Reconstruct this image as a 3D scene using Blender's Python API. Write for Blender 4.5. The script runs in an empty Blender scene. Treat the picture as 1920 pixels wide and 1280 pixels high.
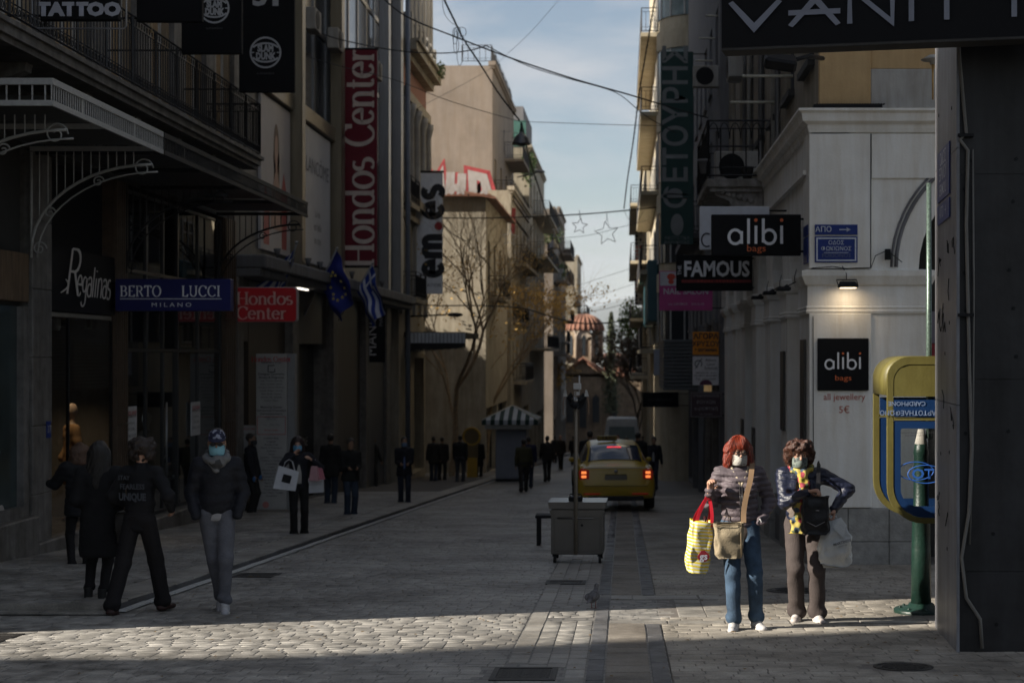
import bpy,math,random
import numpy as np
from mathutils import Vector,Matrix

random.seed(7)
SC=bpy.context.scene
COL=SC.collection
PI=math.pi
R=math.radians

# ------------------------------------------------------------------ camera
FPX=3000.0
VX,VY=1168.0,667.0
CAMZ=1.68
SL=0.0503 
cam_d=bpy.data.cameras.new('camera')
cam=bpy.data.objects.new('camera',cam_d)
COL.objects.link(cam)
cam.location=(0,0,CAMZ)
cam.rotation_euler=(PI/2,0,0)
cam_d.sensor_width=36.0
cam_d.lens=36.0*FPX/1920.0
cam_d.shift_x=-(VX-960)/1920.0
cam_d.shift_y=(VY-640)/1920.0
cam_d.clip_start=0.1
cam_d.clip_end=12000
cam_d.dof.use_dof=True
cam_d.dof.focus_distance=14.2
cam_d.dof.aperture_fstop=2.5
SC.camera=cam

# ------------------------------------------------------------------ sky and sun
SUN_EL=R(28.0)
SUN_A=R(19.0)  
W=bpy.data.worlds.new('World')
SC.world=W
W.use_nodes=True
nt=W.node_tree
for n in list(nt.nodes):
 nt.nodes.remove(n)
out=nt.nodes.new('ShaderNodeOutputWorld')
bg=nt.nodes.new('ShaderNodeBackground')
sky=nt.nodes.new('ShaderNodeTexSky')
sky.sky_type='NISHITA'
sky.sun_disc=False
sky.sun_elevation=SUN_EL
sky.sun_rotation=R(-90)-SUN_A
sky.air_density=1.0
sky.dust_density=1.0
tc=nt.nodes.new('ShaderNodeTexCoord')
mp=nt.nodes.new('ShaderNodeMapping')
mp.inputs['Scale'].default_value=(1.0,1.0,3.2)
mp.inputs['Location'].default_value=(0.35,0.0,0.1)
nz=nt.nodes.new('ShaderNodeTexNoise')
nz.inputs['Scale'].default_value=6.5
nz.inputs['Detail'].default_value=6
nz.inputs['Roughness'].default_value=0.55
nz.inputs['Distortion'].default_value=0.25
cr=nt.nodes.new('ShaderNodeValToRGB')
cr.color_ramp.elements[0].position=0.42
cr.color_ramp.elements[0].color=(0.10,0.10,0.10,1)
cr.color_ramp.elements[1].position=0.70
cr.color_ramp.elements[1].color=(1,1,1,1)
mx=nt.nodes.new('ShaderNodeMix')
mx.data_type='RGBA'
mx.inputs['B'].default_value=(5.2,5.4,5.8,1)  
nt.links.new(tc.outputs['Generated'],mp.inputs['Vector'])
nt.links.new(mp.outputs['Vector'],nz.inputs['Vector'])
nt.links.new(nz.outputs['Fac'],cr.inputs['Fac'])
nt.links.new(cr.outputs['Color'],mx.inputs['Factor'])
nt.links.new(sky.outputs['Color'],mx.inputs['A'])
nt.links.new(mx.outputs['Result'],bg.inputs['Color'])
bg.inputs['Strength'].default_value=0.050
nt.links.new(bg.outputs['Background'],out.inputs['Surface'])
sun_d=bpy.data.lights.new('sun','SUN')
sun_d.energy=5.0
sun_d.angle=R(0.55)
sun_d.color=(1.0,0.92,0.80)
sun=bpy.data.objects.new('sun',sun_d)
COL.objects.link(sun)
ld=Vector((math.cos(SUN_EL)*math.cos(SUN_A),math.cos(SUN_EL)*math.sin(SUN_A),-math.sin(SUN_EL)))
sun.rotation_euler=ld.to_track_quat('-Z','Y').to_euler()
SC.view_settings.view_transform='Standard'
SC.view_settings.look='None'
SC.view_settings.gamma=1.0
SC.view_settings.exposure=1.12
SC.view_settings.use_curve_mapping=False
SC.cycles.max_bounces=6
SC.cycles.transparent_max_bounces=16
SC.cycles.sample_clamp_indirect=4.0
SC.cycles.caustics_reflective=False
SC.cycles.caustics_refractive=False

# ------------------------------------------------------------------ layout helpers (metres from pixels, by depth)
def gz(y):
 return-SL*min(max(y,-60),200.0)
def XZ(px,py,Y):  
 return((px-VX)*Y/FPX,CAMZ-(py-VY)*Y/FPX)
def YX(px,X):  
 return FPX*X/(px-VX)
def ZY(py,Y):
 return CAMZ-(py-VY)*Y/FPX

# ------------------------------------------------------------------ materials
MATS={}
def M(name,col,rough=0.7,metal=0.0,var=0.12,vs=4.0,bump=0.0,bs=40.0,streak=0.0,emis=None,es=0.0,spec=0.4,col2=None,alpha=None,sheen=0.0,stretch=None):
 if name in MATS:
  return MATS[name]
 m=bpy.data.materials.new(name)
 m.use_nodes=True
 t=m.node_tree
 b=t.nodes['Principled BSDF']
 b.inputs['Roughness'].default_value=rough
 b.inputs['Metallic'].default_value=metal
 b.inputs['Specular IOR Level'].default_value=spec
 c=t.nodes.new('ShaderNodeTexCoord')
 src=c.outputs['Object']
 if stretch:
  mpn=t.nodes.new('ShaderNodeMapping')
  mpn.inputs['Scale'].default_value=stretch
  t.links.new(src,mpn.inputs['Vector'])
  src=mpn.outputs['Vector']
 n=t.nodes.new('ShaderNodeTexNoise')
 n.inputs['Scale'].default_value=vs
 n.inputs['Detail'].default_value=6
 n.inputs['Roughness'].default_value=0.65
 t.links.new(src,n.inputs['Vector'])
 r=t.nodes.new('ShaderNodeValToRGB')
 r.color_ramp.elements[0].position=0.32
 r.color_ramp.elements[1].position=0.68
 c2=col2 or tuple(min(1,x*(1+var))for x in col)
 c1=tuple(x*(1-var)for x in col)
 r.color_ramp.elements[0].color=(*c1,1)
 r.color_ramp.elements[1].color=(*c2,1)
 t.links.new(n.outputs['Fac'],r.inputs['Fac'])
 last=r.outputs['Color']
 if streak:
  m2=t.nodes.new('ShaderNodeMapping')
  m2.inputs['Scale'].default_value=(2.2,2.2,0.22)
  n2=t.nodes.new('ShaderNodeTexNoise')
  n2.inputs['Scale'].default_value=1.7
  n2.inputs['Detail'].default_value=8
  n2.inputs['Roughness'].default_value=0.7
  t.links.new(c.outputs['Object'],m2.inputs['Vector'])
  t.links.new(m2.outputs['Vector'],n2.inputs['Vector'])
  r2=t.nodes.new('ShaderNodeValToRGB')
  r2.color_ramp.elements[0].position=0.38
  r2.color_ramp.elements[1].position=0.60
  k=1-streak
  r2.color_ramp.elements[0].color=(k,k*0.96,k*0.9,1)
  r2.color_ramp.elements[1].color=(1,1,1,1)
  t.links.new(n2.outputs['Fac'],r2.inputs['Fac'])
  mm=t.nodes.new('ShaderNodeMix');mm.data_type='RGBA';mm.blend_type='MULTIPLY'
  mm.inputs['Factor'].default_value=1.0
  t.links.new(last,mm.inputs['A']);t.links.new(r2.outputs['Color'],mm.inputs['B'])
  last=mm.outputs['Result']
 t.links.new(last,b.inputs['Base Color'])
 if bump:
  nb=t.nodes.new('ShaderNodeTexNoise')
  nb.inputs['Scale'].default_value=bs
  nb.inputs['Detail'].default_value=5
  bp=t.nodes.new('ShaderNodeBump')
  bp.inputs['Strength'].default_value=bump
  bp.inputs['Distance'].default_value=0.02
  t.links.new(src,nb.inputs['Vector'])
  t.links.new(nb.outputs['Fac'],bp.inputs['Height'])
  t.links.new(bp.outputs['Normal'],b.inputs['Normal'])
 if emis:
  b.inputs['Emission Color'].default_value=(*emis,1)
  b.inputs['Emission Strength'].default_value=es
 if sheen:
  b.inputs['Sheen Weight'].default_value=sheen
 MATS[name]=m
 return m

def glassm(name,tint=(0.75,0.8,0.8),refl=0.09,rough=0.02):
 if name in MATS:
  return MATS[name]
 m=bpy.data.materials.new(name);m.use_nodes=True
 t=m.node_tree;t.nodes.clear()
 o=t.nodes.new('ShaderNodeOutputMaterial')
 a=t.nodes.new('ShaderNodeBsdfTransparent');a.inputs['Color'].default_value=(*tint,1)
 g=t.nodes.new('ShaderNodeBsdfGlossy');g.inputs['Roughness'].default_value=rough
 f=t.nodes.new('ShaderNodeFresnel');f.inputs['IOR'].default_value=1.5
 ad=t.nodes.new('ShaderNodeMath');ad.operation='ADD';ad.inputs[1].default_value=refl;ad.use_clamp=True
 mxs=t.nodes.new('ShaderNodeMixShader')
 t.links.new(f.outputs['Fac'],ad.inputs[0]);t.links.new(ad.outputs[0],mxs.inputs['Fac'])
 t.links.new(a.outputs[0],mxs.inputs[1]);t.links.new(g.outputs[0],mxs.inputs[2])
 t.links.new(mxs.outputs[0],o.inputs['Surface'])
 MATS[name]=m
 return m

def stripem(name,ca,cb,scale,axis='X',rough=0.6,dist=0.0):
 """printed or woven stripes on the object's own coordinates"""
 if name in MATS:
  return MATS[name]
 m=bpy.data.materials.new(name);m.use_nodes=True
 t=m.node_tree;b=t.nodes['Principled BSDF'];b.inputs['Roughness'].default_value=rough
 c=t.nodes.new('ShaderNodeTexCoord');w=t.nodes.new('ShaderNodeTexWave')
 w.bands_direction=axis;w.wave_profile='SIN';w.inputs['Scale'].default_value=scale
 w.inputs['Distortion'].default_value=dist
 r=t.nodes.new('ShaderNodeValToRGB');r.color_ramp.interpolation='CONSTANT'
 r.color_ramp.elements[0].color=(*ca,1);r.color_ramp.elements[1].position=0.5;r.color_ramp.elements[1].color=(*cb,1)
 t.links.new(c.outputs['Object'],w.inputs['Vector']);t.links.new(w.outputs['Fac'],r.inputs['Fac'])
 t.links.new(r.outputs['Color'],b.inputs['Base Color'])
 MATS[name]=m
 return m

def patchm(name,cols,scale,rough=0.8,sheen=0.0):
 """a printed fabric of irregular patches"""
 if name in MATS:
  return MATS[name]
 m=bpy.data.materials.new(name);m.use_nodes=True
 t=m.node_tree;b=t.nodes['Principled BSDF'];b.inputs['Roughness'].default_value=rough
 c=t.nodes.new('ShaderNodeTexCoord');w=t.nodes.new('ShaderNodeTexVoronoi');w.inputs['Scale'].default_value=scale
 s=t.nodes.new('ShaderNodeSeparateColor')
 r=t.nodes.new('ShaderNodeValToRGB');r.color_ramp.interpolation='CONSTANT'
 els=r.color_ramp.elements
 while len(els)<len(cols):
  els.new(0.5)
 for i,cc in enumerate(cols):
  els[i].position=i/len(cols);els[i].color=(*cc,1)
 t.links.new(c.outputs['Object'],w.inputs['Vector']);t.links.new(w.outputs['Color'],s.inputs[0])
 t.links.new(s.outputs[0],r.inputs['Fac']);t.links.new(r.outputs['Color'],b.inputs['Base Color'])
 MATS[name]=m
 return m

# ------------------------------------------------------------------ objects
def wloc(o):
 v=Vector((0,0,0))
 while o is not None:
  v+=o.location
  o=o.parent
 return v

def tag(o,label=None,cat=None,group=None,kind=None):
 if label:o['label']=label
 if cat:o['category']=cat
 if group:o['group']=group
 if kind:o['kind']=kind
 return o

def thing(name,label,cat,loc=(0,0,0),rotz=0.0,group=None):
 o=bpy.data.objects.new(name,None)
 o.empty_display_size=0.2
 COL.objects.link(o)
 o.location=loc
 o.rotation_euler=(0,0,rotz)
 return tag(o,label,cat,group)

def link(name,me,parent=None,loc=(0,0,0)):
 o=bpy.data.objects.new(name,me)
 COL.objects.link(o)
 o.parent=parent
 o.location=loc
 return o

def dup(root,loc=None,rotz=None,label=None,parent=None):
 r=root.copy();COL.objects.link(r);r.parent=parent
 if loc is not None:r.location=loc
 if rotz is not None:r.rotation_euler=(0,0,rotz)
 if label:r['label']=label
 for ch in list(root.children):
  dup(ch,parent=r)
 return r

class MB:
 """collects shapes and links them as one mesh object"""
 def __init__(s):
  s.v=[];s.f=[];s.sm=[]
 def add(s,vs,fs,smooth=False):
  k=len(s.v)
  s.v.extend([tuple(p)for p in vs])
  for f in fs:
   s.f.append([i+k for i in f]);s.sm.append(smooth)
  return s
 def box(s,x0,x1,y0,y1,z0,z1):
  if x0>x1:x0,x1=x1,x0
  if y0>y1:y0,y1=y1,y0
  if z0>z1:z0,z1=z1,z0
  return s.add([(x0,y0,z0),(x1,y0,z0),(x1,y1,z0),(x0,y1,z0),(x0,y0,z1),(x1,y0,z1),(x1,y1,z1),(x0,y1,z1)],
     [(3,2,1,0),(4,5,6,7),(0,1,5,4),(1,2,6,5),(2,3,7,6),(3,0,4,7)])
 def bev(s,x0,x1,y0,y1,z0,z1,b=0.01):
  """box with chamfered edges"""
  if x0>x1:x0,x1=x1,x0
  if y0>y1:y0,y1=y1,y0
  if z0>z1:z0,z1=z1,z0
  b=min(b,(x1-x0)*.45,(y1-y0)*.45,(z1-z0)*.45)
  v=[]
  for sx in(0,1):
   for sy in(0,1):
    for sz in(0,1):
     X,Y,Z=(x0,x1)[sx],(y0,y1)[sy],(z0,z1)[sz]
     dx,dy,dz=(b,-b)[sx],(b,-b)[sy],(b,-b)[sz]
     v+=[(X,Y+dy,Z+dz),(X+dx,Y,Z+dz),(X+dx,Y+dy,Z)]
  def I(sx,sy,sz,a):return(sx*4+sy*2+sz)*3+a
  f=[]
  for a,q in((0,[(0,0),(1,0),(1,1),(0,1)]),(1,[(0,0),(1,0),(1,1),(0,1)]),(2,[(0,0),(1,0),(1,1),(0,1)])):
   for e in(0,1):
    ids=[]
    for p in q:
     c=list(p);c.insert(a,e)
     ids.append(I(*c,a))
    f.append(ids)
  for sx in(0,1):
   for sy in(0,1):
    f.append([I(sx,sy,0,0),I(sx,sy,1,0),I(sx,sy,1,1),I(sx,sy,0,1)])
  for sx in(0,1):
   for sz in(0,1):
    f.append([I(sx,0,sz,0),I(sx,1,sz,0),I(sx,1,sz,2),I(sx,0,sz,2)])
  for sy in(0,1):
   for sz in(0,1):
    f.append([I(0,sy,sz,1),I(1,sy,sz,1),I(1,sy,sz,2),I(0,sy,sz,2)])
  for sx in(0,1):
   for sy in(0,1):
    for sz in(0,1):
     f.append([I(sx,sy,sz,0),I(sx,sy,sz,1),I(sx,sy,sz,2)])
  return s.add(v,f)
 def tube(s,pts,r,n=6,smooth=True,cap=True):
  pts=[Vector(p)for p in pts]
  if len(pts)<2:return s
  rr=r if isinstance(r,(list,tuple))else[r]*len(pts)
  vs=[];fs=[]
  up=None
  for i,p in enumerate(pts):
   d=(pts[min(i+1,len(pts)-1)]-pts[max(i-1,0)])
   if d.length<1e-9:d=Vector((0,0,1))
   d.normalize()
   if up is None:
    up=Vector((0,0,1))if abs(d.z)<.9 else Vector((1,0,0))
   a=d.cross(up)
   if a.length<1e-6:a=d.orthogonal()
   a.normalize();b=a.cross(d).normalized();up=b
   for j in range(n):
    t=2*PI*j/n
    vs.append(p+(a*math.cos(t)+b*math.sin(t))*rr[i])
  for i in range(len(pts)-1):
   for j in range(n):
    fs.append([i*n+j,i*n+(j+1)%n,(i+1)*n+(j+1)%n,(i+1)*n+j])
  if cap:
   fs.append(list(range(n))[::-1]);fs.append([(len(pts)-1)*n+j for j in range(n)])
  return s.add(vs,fs,smooth)
 def rev(s,prof,c=(0,0,0),n=16,smooth=True,axis='z'):
  """surface of revolution: prof = [(r, z)...]"""
  vs=[];fs=[]
  for(r,z)in prof:
   for j in range(n):
    t=2*PI*j/n
    p=(r*math.cos(t),r*math.sin(t),z)
    if axis=='y':p=(p[0],p[2],p[1])
    if axis=='x':p=(p[2],p[0],p[1])
    vs.append((p[0]+c[0],p[1]+c[1],p[2]+c[2]))
  for i in range(len(prof)-1):
   for j in range(n):
    fs.append([i*n+j,i*n+(j+1)%n,(i+1)*n+(j+1)%n,(i+1)*n+j])
  if prof[0][0]>1e-4:fs.append(list(range(n))[::-1])
  if prof[-1][0]>1e-4:fs.append([(len(prof)-1)*n+j for j in range(n)])
  return s.add(vs,fs,smooth)
 def sph(s,c,r,n=10,m=7):
  rx,ry,rz=r if isinstance(r,(list,tuple))else(r,r,r)
  vs=[];fs=[]
  for i in range(m+1):
   ph=-PI/2+PI*i/m
   for j in range(n):
    t=2*PI*j/n
    vs.append((c[0]+rx*math.cos(ph)*math.cos(t),c[1]+ry*math.cos(ph)*math.sin(t),c[2]+rz*math.sin(ph)))
  for i in range(m):
   for j in range(n):
    fs.append([i*n+j,i*n+(j+1)%n,(i+1)*n+(j+1)%n,(i+1)*n+j])
  return s.add(vs,fs,True)
 def prism(s,poly,o,u,v,n,d0=0.0,d1=0.1):
  """extrude the 2-D outline poly in frame o,u,v along n"""
  o,u,v,n=Vector(o),Vector(u),Vector(v),Vector(n)
  k=len(poly)
  vs=[o+u*a+v*b+n*d0 for a,b in poly]+[o+u*a+v*b+n*d1 for a,b in poly]
  fs=[list(range(k))[::-1],[k+i for i in range(k)]]
  for i in range(k):
   fs.append([i,(i+1)%k,k+(i+1)%k,k+i])
  return s.add(vs,fs)
 def fbox(s,fr,u0,u1,v0,v1,n0,n1):
  """box in a facade frame fr=(o,u,v,n)"""
  o,u,v,n=fr
  return s.prism([(u0,v0),(u1,v0),(u1,v1),(u0,v1)],o,u,v,n,n0,n1)
 def obj(s,name,mat,parent=None,local=False,loc=(0,0,0)):
  off=Vector((0,0,0))if local else(wloc(parent)if parent else Vector((0,0,0)))
  lv=Vector(loc)
  off=off+lv if not local else lv*0
  me=bpy.data.meshes.new(name)
  me.from_pydata([(p[0]-off[0],p[1]-off[1],p[2]-off[2])for p in s.v],[],s.f)
  me.polygons.foreach_set('use_smooth',s.sm)
  me.update()
  if mat:me.materials.append(mat)
  return link(name,me,parent,lv if(local or parent or loc!=(0,0,0))else(0,0,0))
 def mesh(s,name,mat):
  me=bpy.data.meshes.new(name)
  me.from_pydata(s.v,[],s.f)
  me.polygons.foreach_set('use_smooth',s.sm)
  me.update();me.materials.append(mat)
  return me

def V(*a):return Vector(a)
def frame_left(X,Y0,z0):return(V(X,Y0,z0),V(0,1,0),V(0,0,1),V(1,0,0))  
def frame_right(X,Y0,z0):return(V(X,Y0,z0),V(0,1,0),V(0,0,1),V(-1,0,0))  
def frame_cam(X0,Y,z0):return(V(X0,Y,z0),V(1,0,0),V(0,0,1),V(0,-1,0))  

def holed(mb,fr,U,H,holes,depth=0.2):
 """wall sheet U x H with rectangular openings and their reveals"""
 o,u,v,n=fr
 us=sorted(set([0,U]+[h[0]for h in holes]+[h[1]for h in holes]))
 vs=sorted(set([0,H]+[h[2]for h in holes]+[h[3]for h in holes]))
 us=[a for a in us if-1e-6<=a<=U+1e-6];vs=[a for a in vs if-1e-6<=a<=H+1e-6]
 for i in range(len(us)-1):
  for j in range(len(vs)-1):
   cu,cv=(us[i]+us[i+1])/2,(vs[j]+vs[j+1])/2
   if any(h[0]<cu<h[1]and h[2]<cv<h[3]for h in holes):continue
   mb.add([o+u*us[i]+v*vs[j],o+u*us[i+1]+v*vs[j],o+u*us[i+1]+v*vs[j+1],o+u*us[i]+v*vs[j+1]],[(0,1,2,3)])
 for(a,b,c,d)in holes:
  P=[o+u*a+v*c,o+u*b+v*c,o+u*b+v*d,o+u*a+v*d]
  Q=[p-n*depth for p in P]
  mb.add(P+Q,[(0,1,5,4),(1,2,6,5),(2,3,7,6),(3,0,4,7)])

def arc(cx,cy,rx,ry,a0,a1,n=10):
 return[(cx+rx*math.cos(R(a0+(a1-a0)*i/n)),cy+ry*math.sin(R(a0+(a1-a0)*i/n)))for i in range(n+1)]

# ------------------------------------------------------------------ lettering
FONT_CACHE={}
def text(s,fr,size,mat,parent,name='lettering',lift=0.006,bold=0.0,align='CENTER',rot=0.0,sx=1.0,ext=0.0,spacing=1.0,slant=0.0):
 """flat print in the built-in typeface, laid in frame fr=(o,u,v,n) about o"""
 c=bpy.data.curves.new('t','FONT')
 c.body=s;c.size=size;c.align_x=align;c.align_y='CENTER';c.offset=bold
 c.space_character=spacing;c.resolution_u=2;c.shear=slant
 if ext:c.extrude=ext
 o=bpy.data.objects.new('t',c);COL.objects.link(o)
 dg=bpy.context.evaluated_depsgraph_get()
 me=bpy.data.meshes.new_from_object(o.evaluated_get(dg))
 bpy.data.objects.remove(o);bpy.data.curves.remove(c)
 O,u,v,n=fr
 off=wloc(parent)if parent else Vector((0,0,0))
 ca,sa=math.cos(rot),math.sin(rot)
 for vt in me.vertices:
  x,y,z=vt.co;x*=sx
  x,y=x*ca-y*sa,x*sa+y*ca
  vt.co=O+u*x+v*y+n*(lift+z+ext)-off
 me.materials.clear();me.materials.append(mat)
 return link(name,me,parent)

# stroke letters: each glyph = (advance, [polylines], [serifs (x, y, half width)])
def _g():
 G={}
 G['H']=(.86,[[(.14,0),(.14,1)],[(.70,0),(.70,1)],[(.14,.5),(.70,.5)]],[(.14,0,.14),(.14,1,.14),(.70,0,.14),(.70,1,.14)])
 G['B']=(.72,[[(.16,0),(.16,1)],[(.16,1),(.38,1)]+arc(.38,.76,.2,.24,90,-90,8)+[(.16,.52)],[(.16,.52),(.4,.52)]+arc(.4,.26,.24,.26,90,-90,8)+[(.16,0)]],[(.12,0,.1),(.12,1,.1)])
 G['E']=(.68,[[(.16,0),(.16,1)],[(.1,1),(.58,1),(.58,.84)],[(.16,.52),(.46,.52)],[(.1,0),(.6,0),(.62,.18)]],[(.16,0,.1),(.16,1,.1)])
 G['R']=(.78,[[(.16,0),(.16,1)],[(.16,1),(.38,1)]+arc(.38,.75,.22,.25,90,-90,8)+[(.16,.5)],[(.4,.5),(.68,0)]],[(.16,0,.13),(.12,1,.1),(.7,0,.07)])
 G['T']=(.72,[[(.36,0),(.36,1)],[(.04,.82),(.06,1),(.66,1),(.68,.82)]],[(.36,0,.13)])
 G['O']=(.86,[arc(.43,.5,.37,.52,90,450,24)],[])
 G['L']=(.64,[[(.16,0),(.16,1)],[(.1,0),(.56,0),(.6,.2)]],[(.16,0,.1),(.16,1,.13)])
 G['U']=(.82,[[(.14,1),(.14,.32)]+arc(.41,.32,.27,.33,180,360,10)+[(.68,1)]],[(.14,1,.13),(.68,1,.13)])
 G['C']=(.78,[arc(.44,.5,.38,.52,42,320,20),[(.72,.98),(.72,.72)]],[])
 G['I']=(.36,[[(.17,0),(.17,1)]],[(.17,0,.13),(.17,1,.13)])
 x=.66
 G['o']=(.64,[arc(.32,.33,.26,.35,90,450,20)],[])
 G['n']=(.68,[[(.15,0),(.15,x)],[(.15,.46)]+arc(.34,.43,.19,.24,150,0,8)+[(.53,0)]],[(.15,0,.12),(.11,x,.07),(.53,0,.12)])
 G['d']=(.68,[[(.52,0),(.52,1.03)],arc(.32,.33,.25,.35,40,320,16)],[(.57,0,.07),(.47,1.03,.08)])
 G['s']=(.5,[arc(.25,.49,.17,.175,50,230,9)+arc(.25,.165,.19,.18,60,-140,9)],[])
 G['e']=(.6,[[(.09,.38),(.53,.38)]+arc(.31,.34,.23,.34,10,320,18)],[])
 G['t']=(.42,[[(.18,.9),(.18,.14)]+arc(.29,.13,.11,.13,180,320,6),[(.04,x),(.36,x)]],[])
 G['r']=(.5,[[(.15,0),(.15,x)],[(.15,.44)]+arc(.32,.46,.15,.2,150,50,5)],[(.15,0,.12),(.11,x,.07)])
 G['a']=(.62,[arc(.3,.22,.22,.22,30,390,14),arc(.28,.47,.2,.2,150,10,6)+[(.49,.0)]],[])
 G['g']=(.62,[arc(.3,.4,.2,.25,60,400,14),[(.5,.62),(.5,-.1)]+arc(.28,-.12,.22,.22,0,-160,7)],[])
 G['l']=(.34,[[(.15,0),(.15,1.03)]],[])
 G['i']=(.34,[[(.15,0),(.15,x)],[(.15,.88),(.15,.93)]],[])
 G[' ']=(.42,[],[])
 G['.']=(.3,[[(.12,.0),(.12,.05)]],[])
 return G
SERIF=_g()
ROUND={
 'a':(.80,[arc(.36,.33,.30,.33,30,330,18),[(.66,.60),(.66,0)]],[]),
 'l':(.28,[[(.12,0),(.12,1.2)]],[]),
 'i':(.28,[[(.12,0),(.12,.86)]],[]),
 'b':(.80,[[(.12,1.2),(.12,.06)],arc(.40,.33,.30,.33,-150,150,18)],[]),
 'e':(.86,[[(.14,.38),(.68,.38)]+arc(.41,.36,.27,.33,6,315,18)],[]),
 'm':(1.12,[[(.14,0),(.14,.68)],[(.14,.42)]+arc(.34,.44,.2,.24,160,0,7)+[(.54,0)],[(.54,.42)]+arc(.74,.44,.2,.24,160,0,7)+[(.94,0)]],[]),
 's':(.74,[arc(.36,.53,.2,.17,40,235,9)+arc(.36,.17,.22,.17,60,-145,9)],[]),
 '.':(.08,[],[]),
 'V':(1.12,[[(.06,1),(.54,0),(1.06,1)]],[]),
 'A':(1.12,[[(.06,0),(.56,1),(1.02,0)],[(.02,.5),(1.06,.5)]],[]),
 'N':(1.12,[[(.1,0),(.1,1),(.94,0),(.94,1)]],[]),
 'I':(.28,[[(.1,0),(.1,1)]],[]),
 'T':(1.0,[[(.0,.93),(.96,.93)],[(.48,0),(.48,.93)]],[]),
 'Y':(1.1,[[(.04,1),(.54,.5),(1.04,1)],[(.54,.5),(.54,0)]],[]),
 'X':(1.0,[[(.05,0),(.95,1)],[(.05,1),(.95,0)]],[]),
}
def strokes(mb,s,G,fr,h,thin,thick,track=0.0,slant=0.0,lift=0.006,rot=0.0,sx=1.0,serifs=True,centre=True):
 """letters drawn with a broad nib: 'thick' on uprights, 'thin' on level strokes (fractions of h)"""
 o,u,v,n=fr
 tot=sum(G[c][0]+track for c in s)-track
 pen=-tot/2 if centre else 0.0
 y0=-.5 if centre else 0.0
 ca,sa=math.cos(rot),math.sin(rot)
 k=0
 def put(x,y,l):
  x=(x+slant*y)*sx*h;y=(y+y0)*h
  return o+u*(x*ca-y*sa)+v*(x*sa+y*ca)+n*l
 for c in s:
  adv,sts,sfs=G[c]
  for st in sts:
   k+=1
   l=lift+0.0004*(k%6)
   vs=[];m=len(st)
   closed=m>2 and(Vector(st[0])-Vector(st[-1])).length<1e-4
   for i in range(m):
    a=st[(i-1)%(m-1)]if closed and i==0 else st[max(i-1,0)]
    b=st[(i+1)%(m-1)]if closed and i==m-1 else st[min(i+1,m-1)]
    p=st[i]
    def nrm(q0,q1):
     dx,dy=q1[0]-q0[0],q1[1]-q0[1];L=math.hypot(dx,dy)or 1
     return dx/L,dy/L
    t1=nrm(a,p)if a!=p else nrm(p,b)
    t2=nrm(p,b)if b!=p else t1
    tx,ty=t1[0]+t2[0],t1[1]+t2[1];L=math.hypot(tx,ty)
    if L<.3:tx,ty,L=t2[0],t2[1],1
    tx/=L;ty/=L
    mit=min(1/max(.45,(tx*t2[0]+ty*t2[1])),1.9)
    w=(thin+(thick-thin)*abs(ty))/2*mit
    vs.append(put(pen+p[0]-ty*w/sx,p[1]+tx*w,l));vs.append(put(pen+p[0]+ty*w/sx,p[1]-tx*w,l))
   mb.add(vs,[[2*i,2*i+1,2*i+3,2*i+2]for i in range(m-1)])
  if serifs:
   for(x,y,hw)in sfs:
    l=lift+0.0026
    t=thin*.6
    mb.add([put(pen+x-hw,y-t,l),put(pen+x+hw,y-t,l),put(pen+x+hw,y+t,l),put(pen+x-hw,y+t,l)],[(0,1,2,3)])
  pen+=adv+track
 return mb
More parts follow.
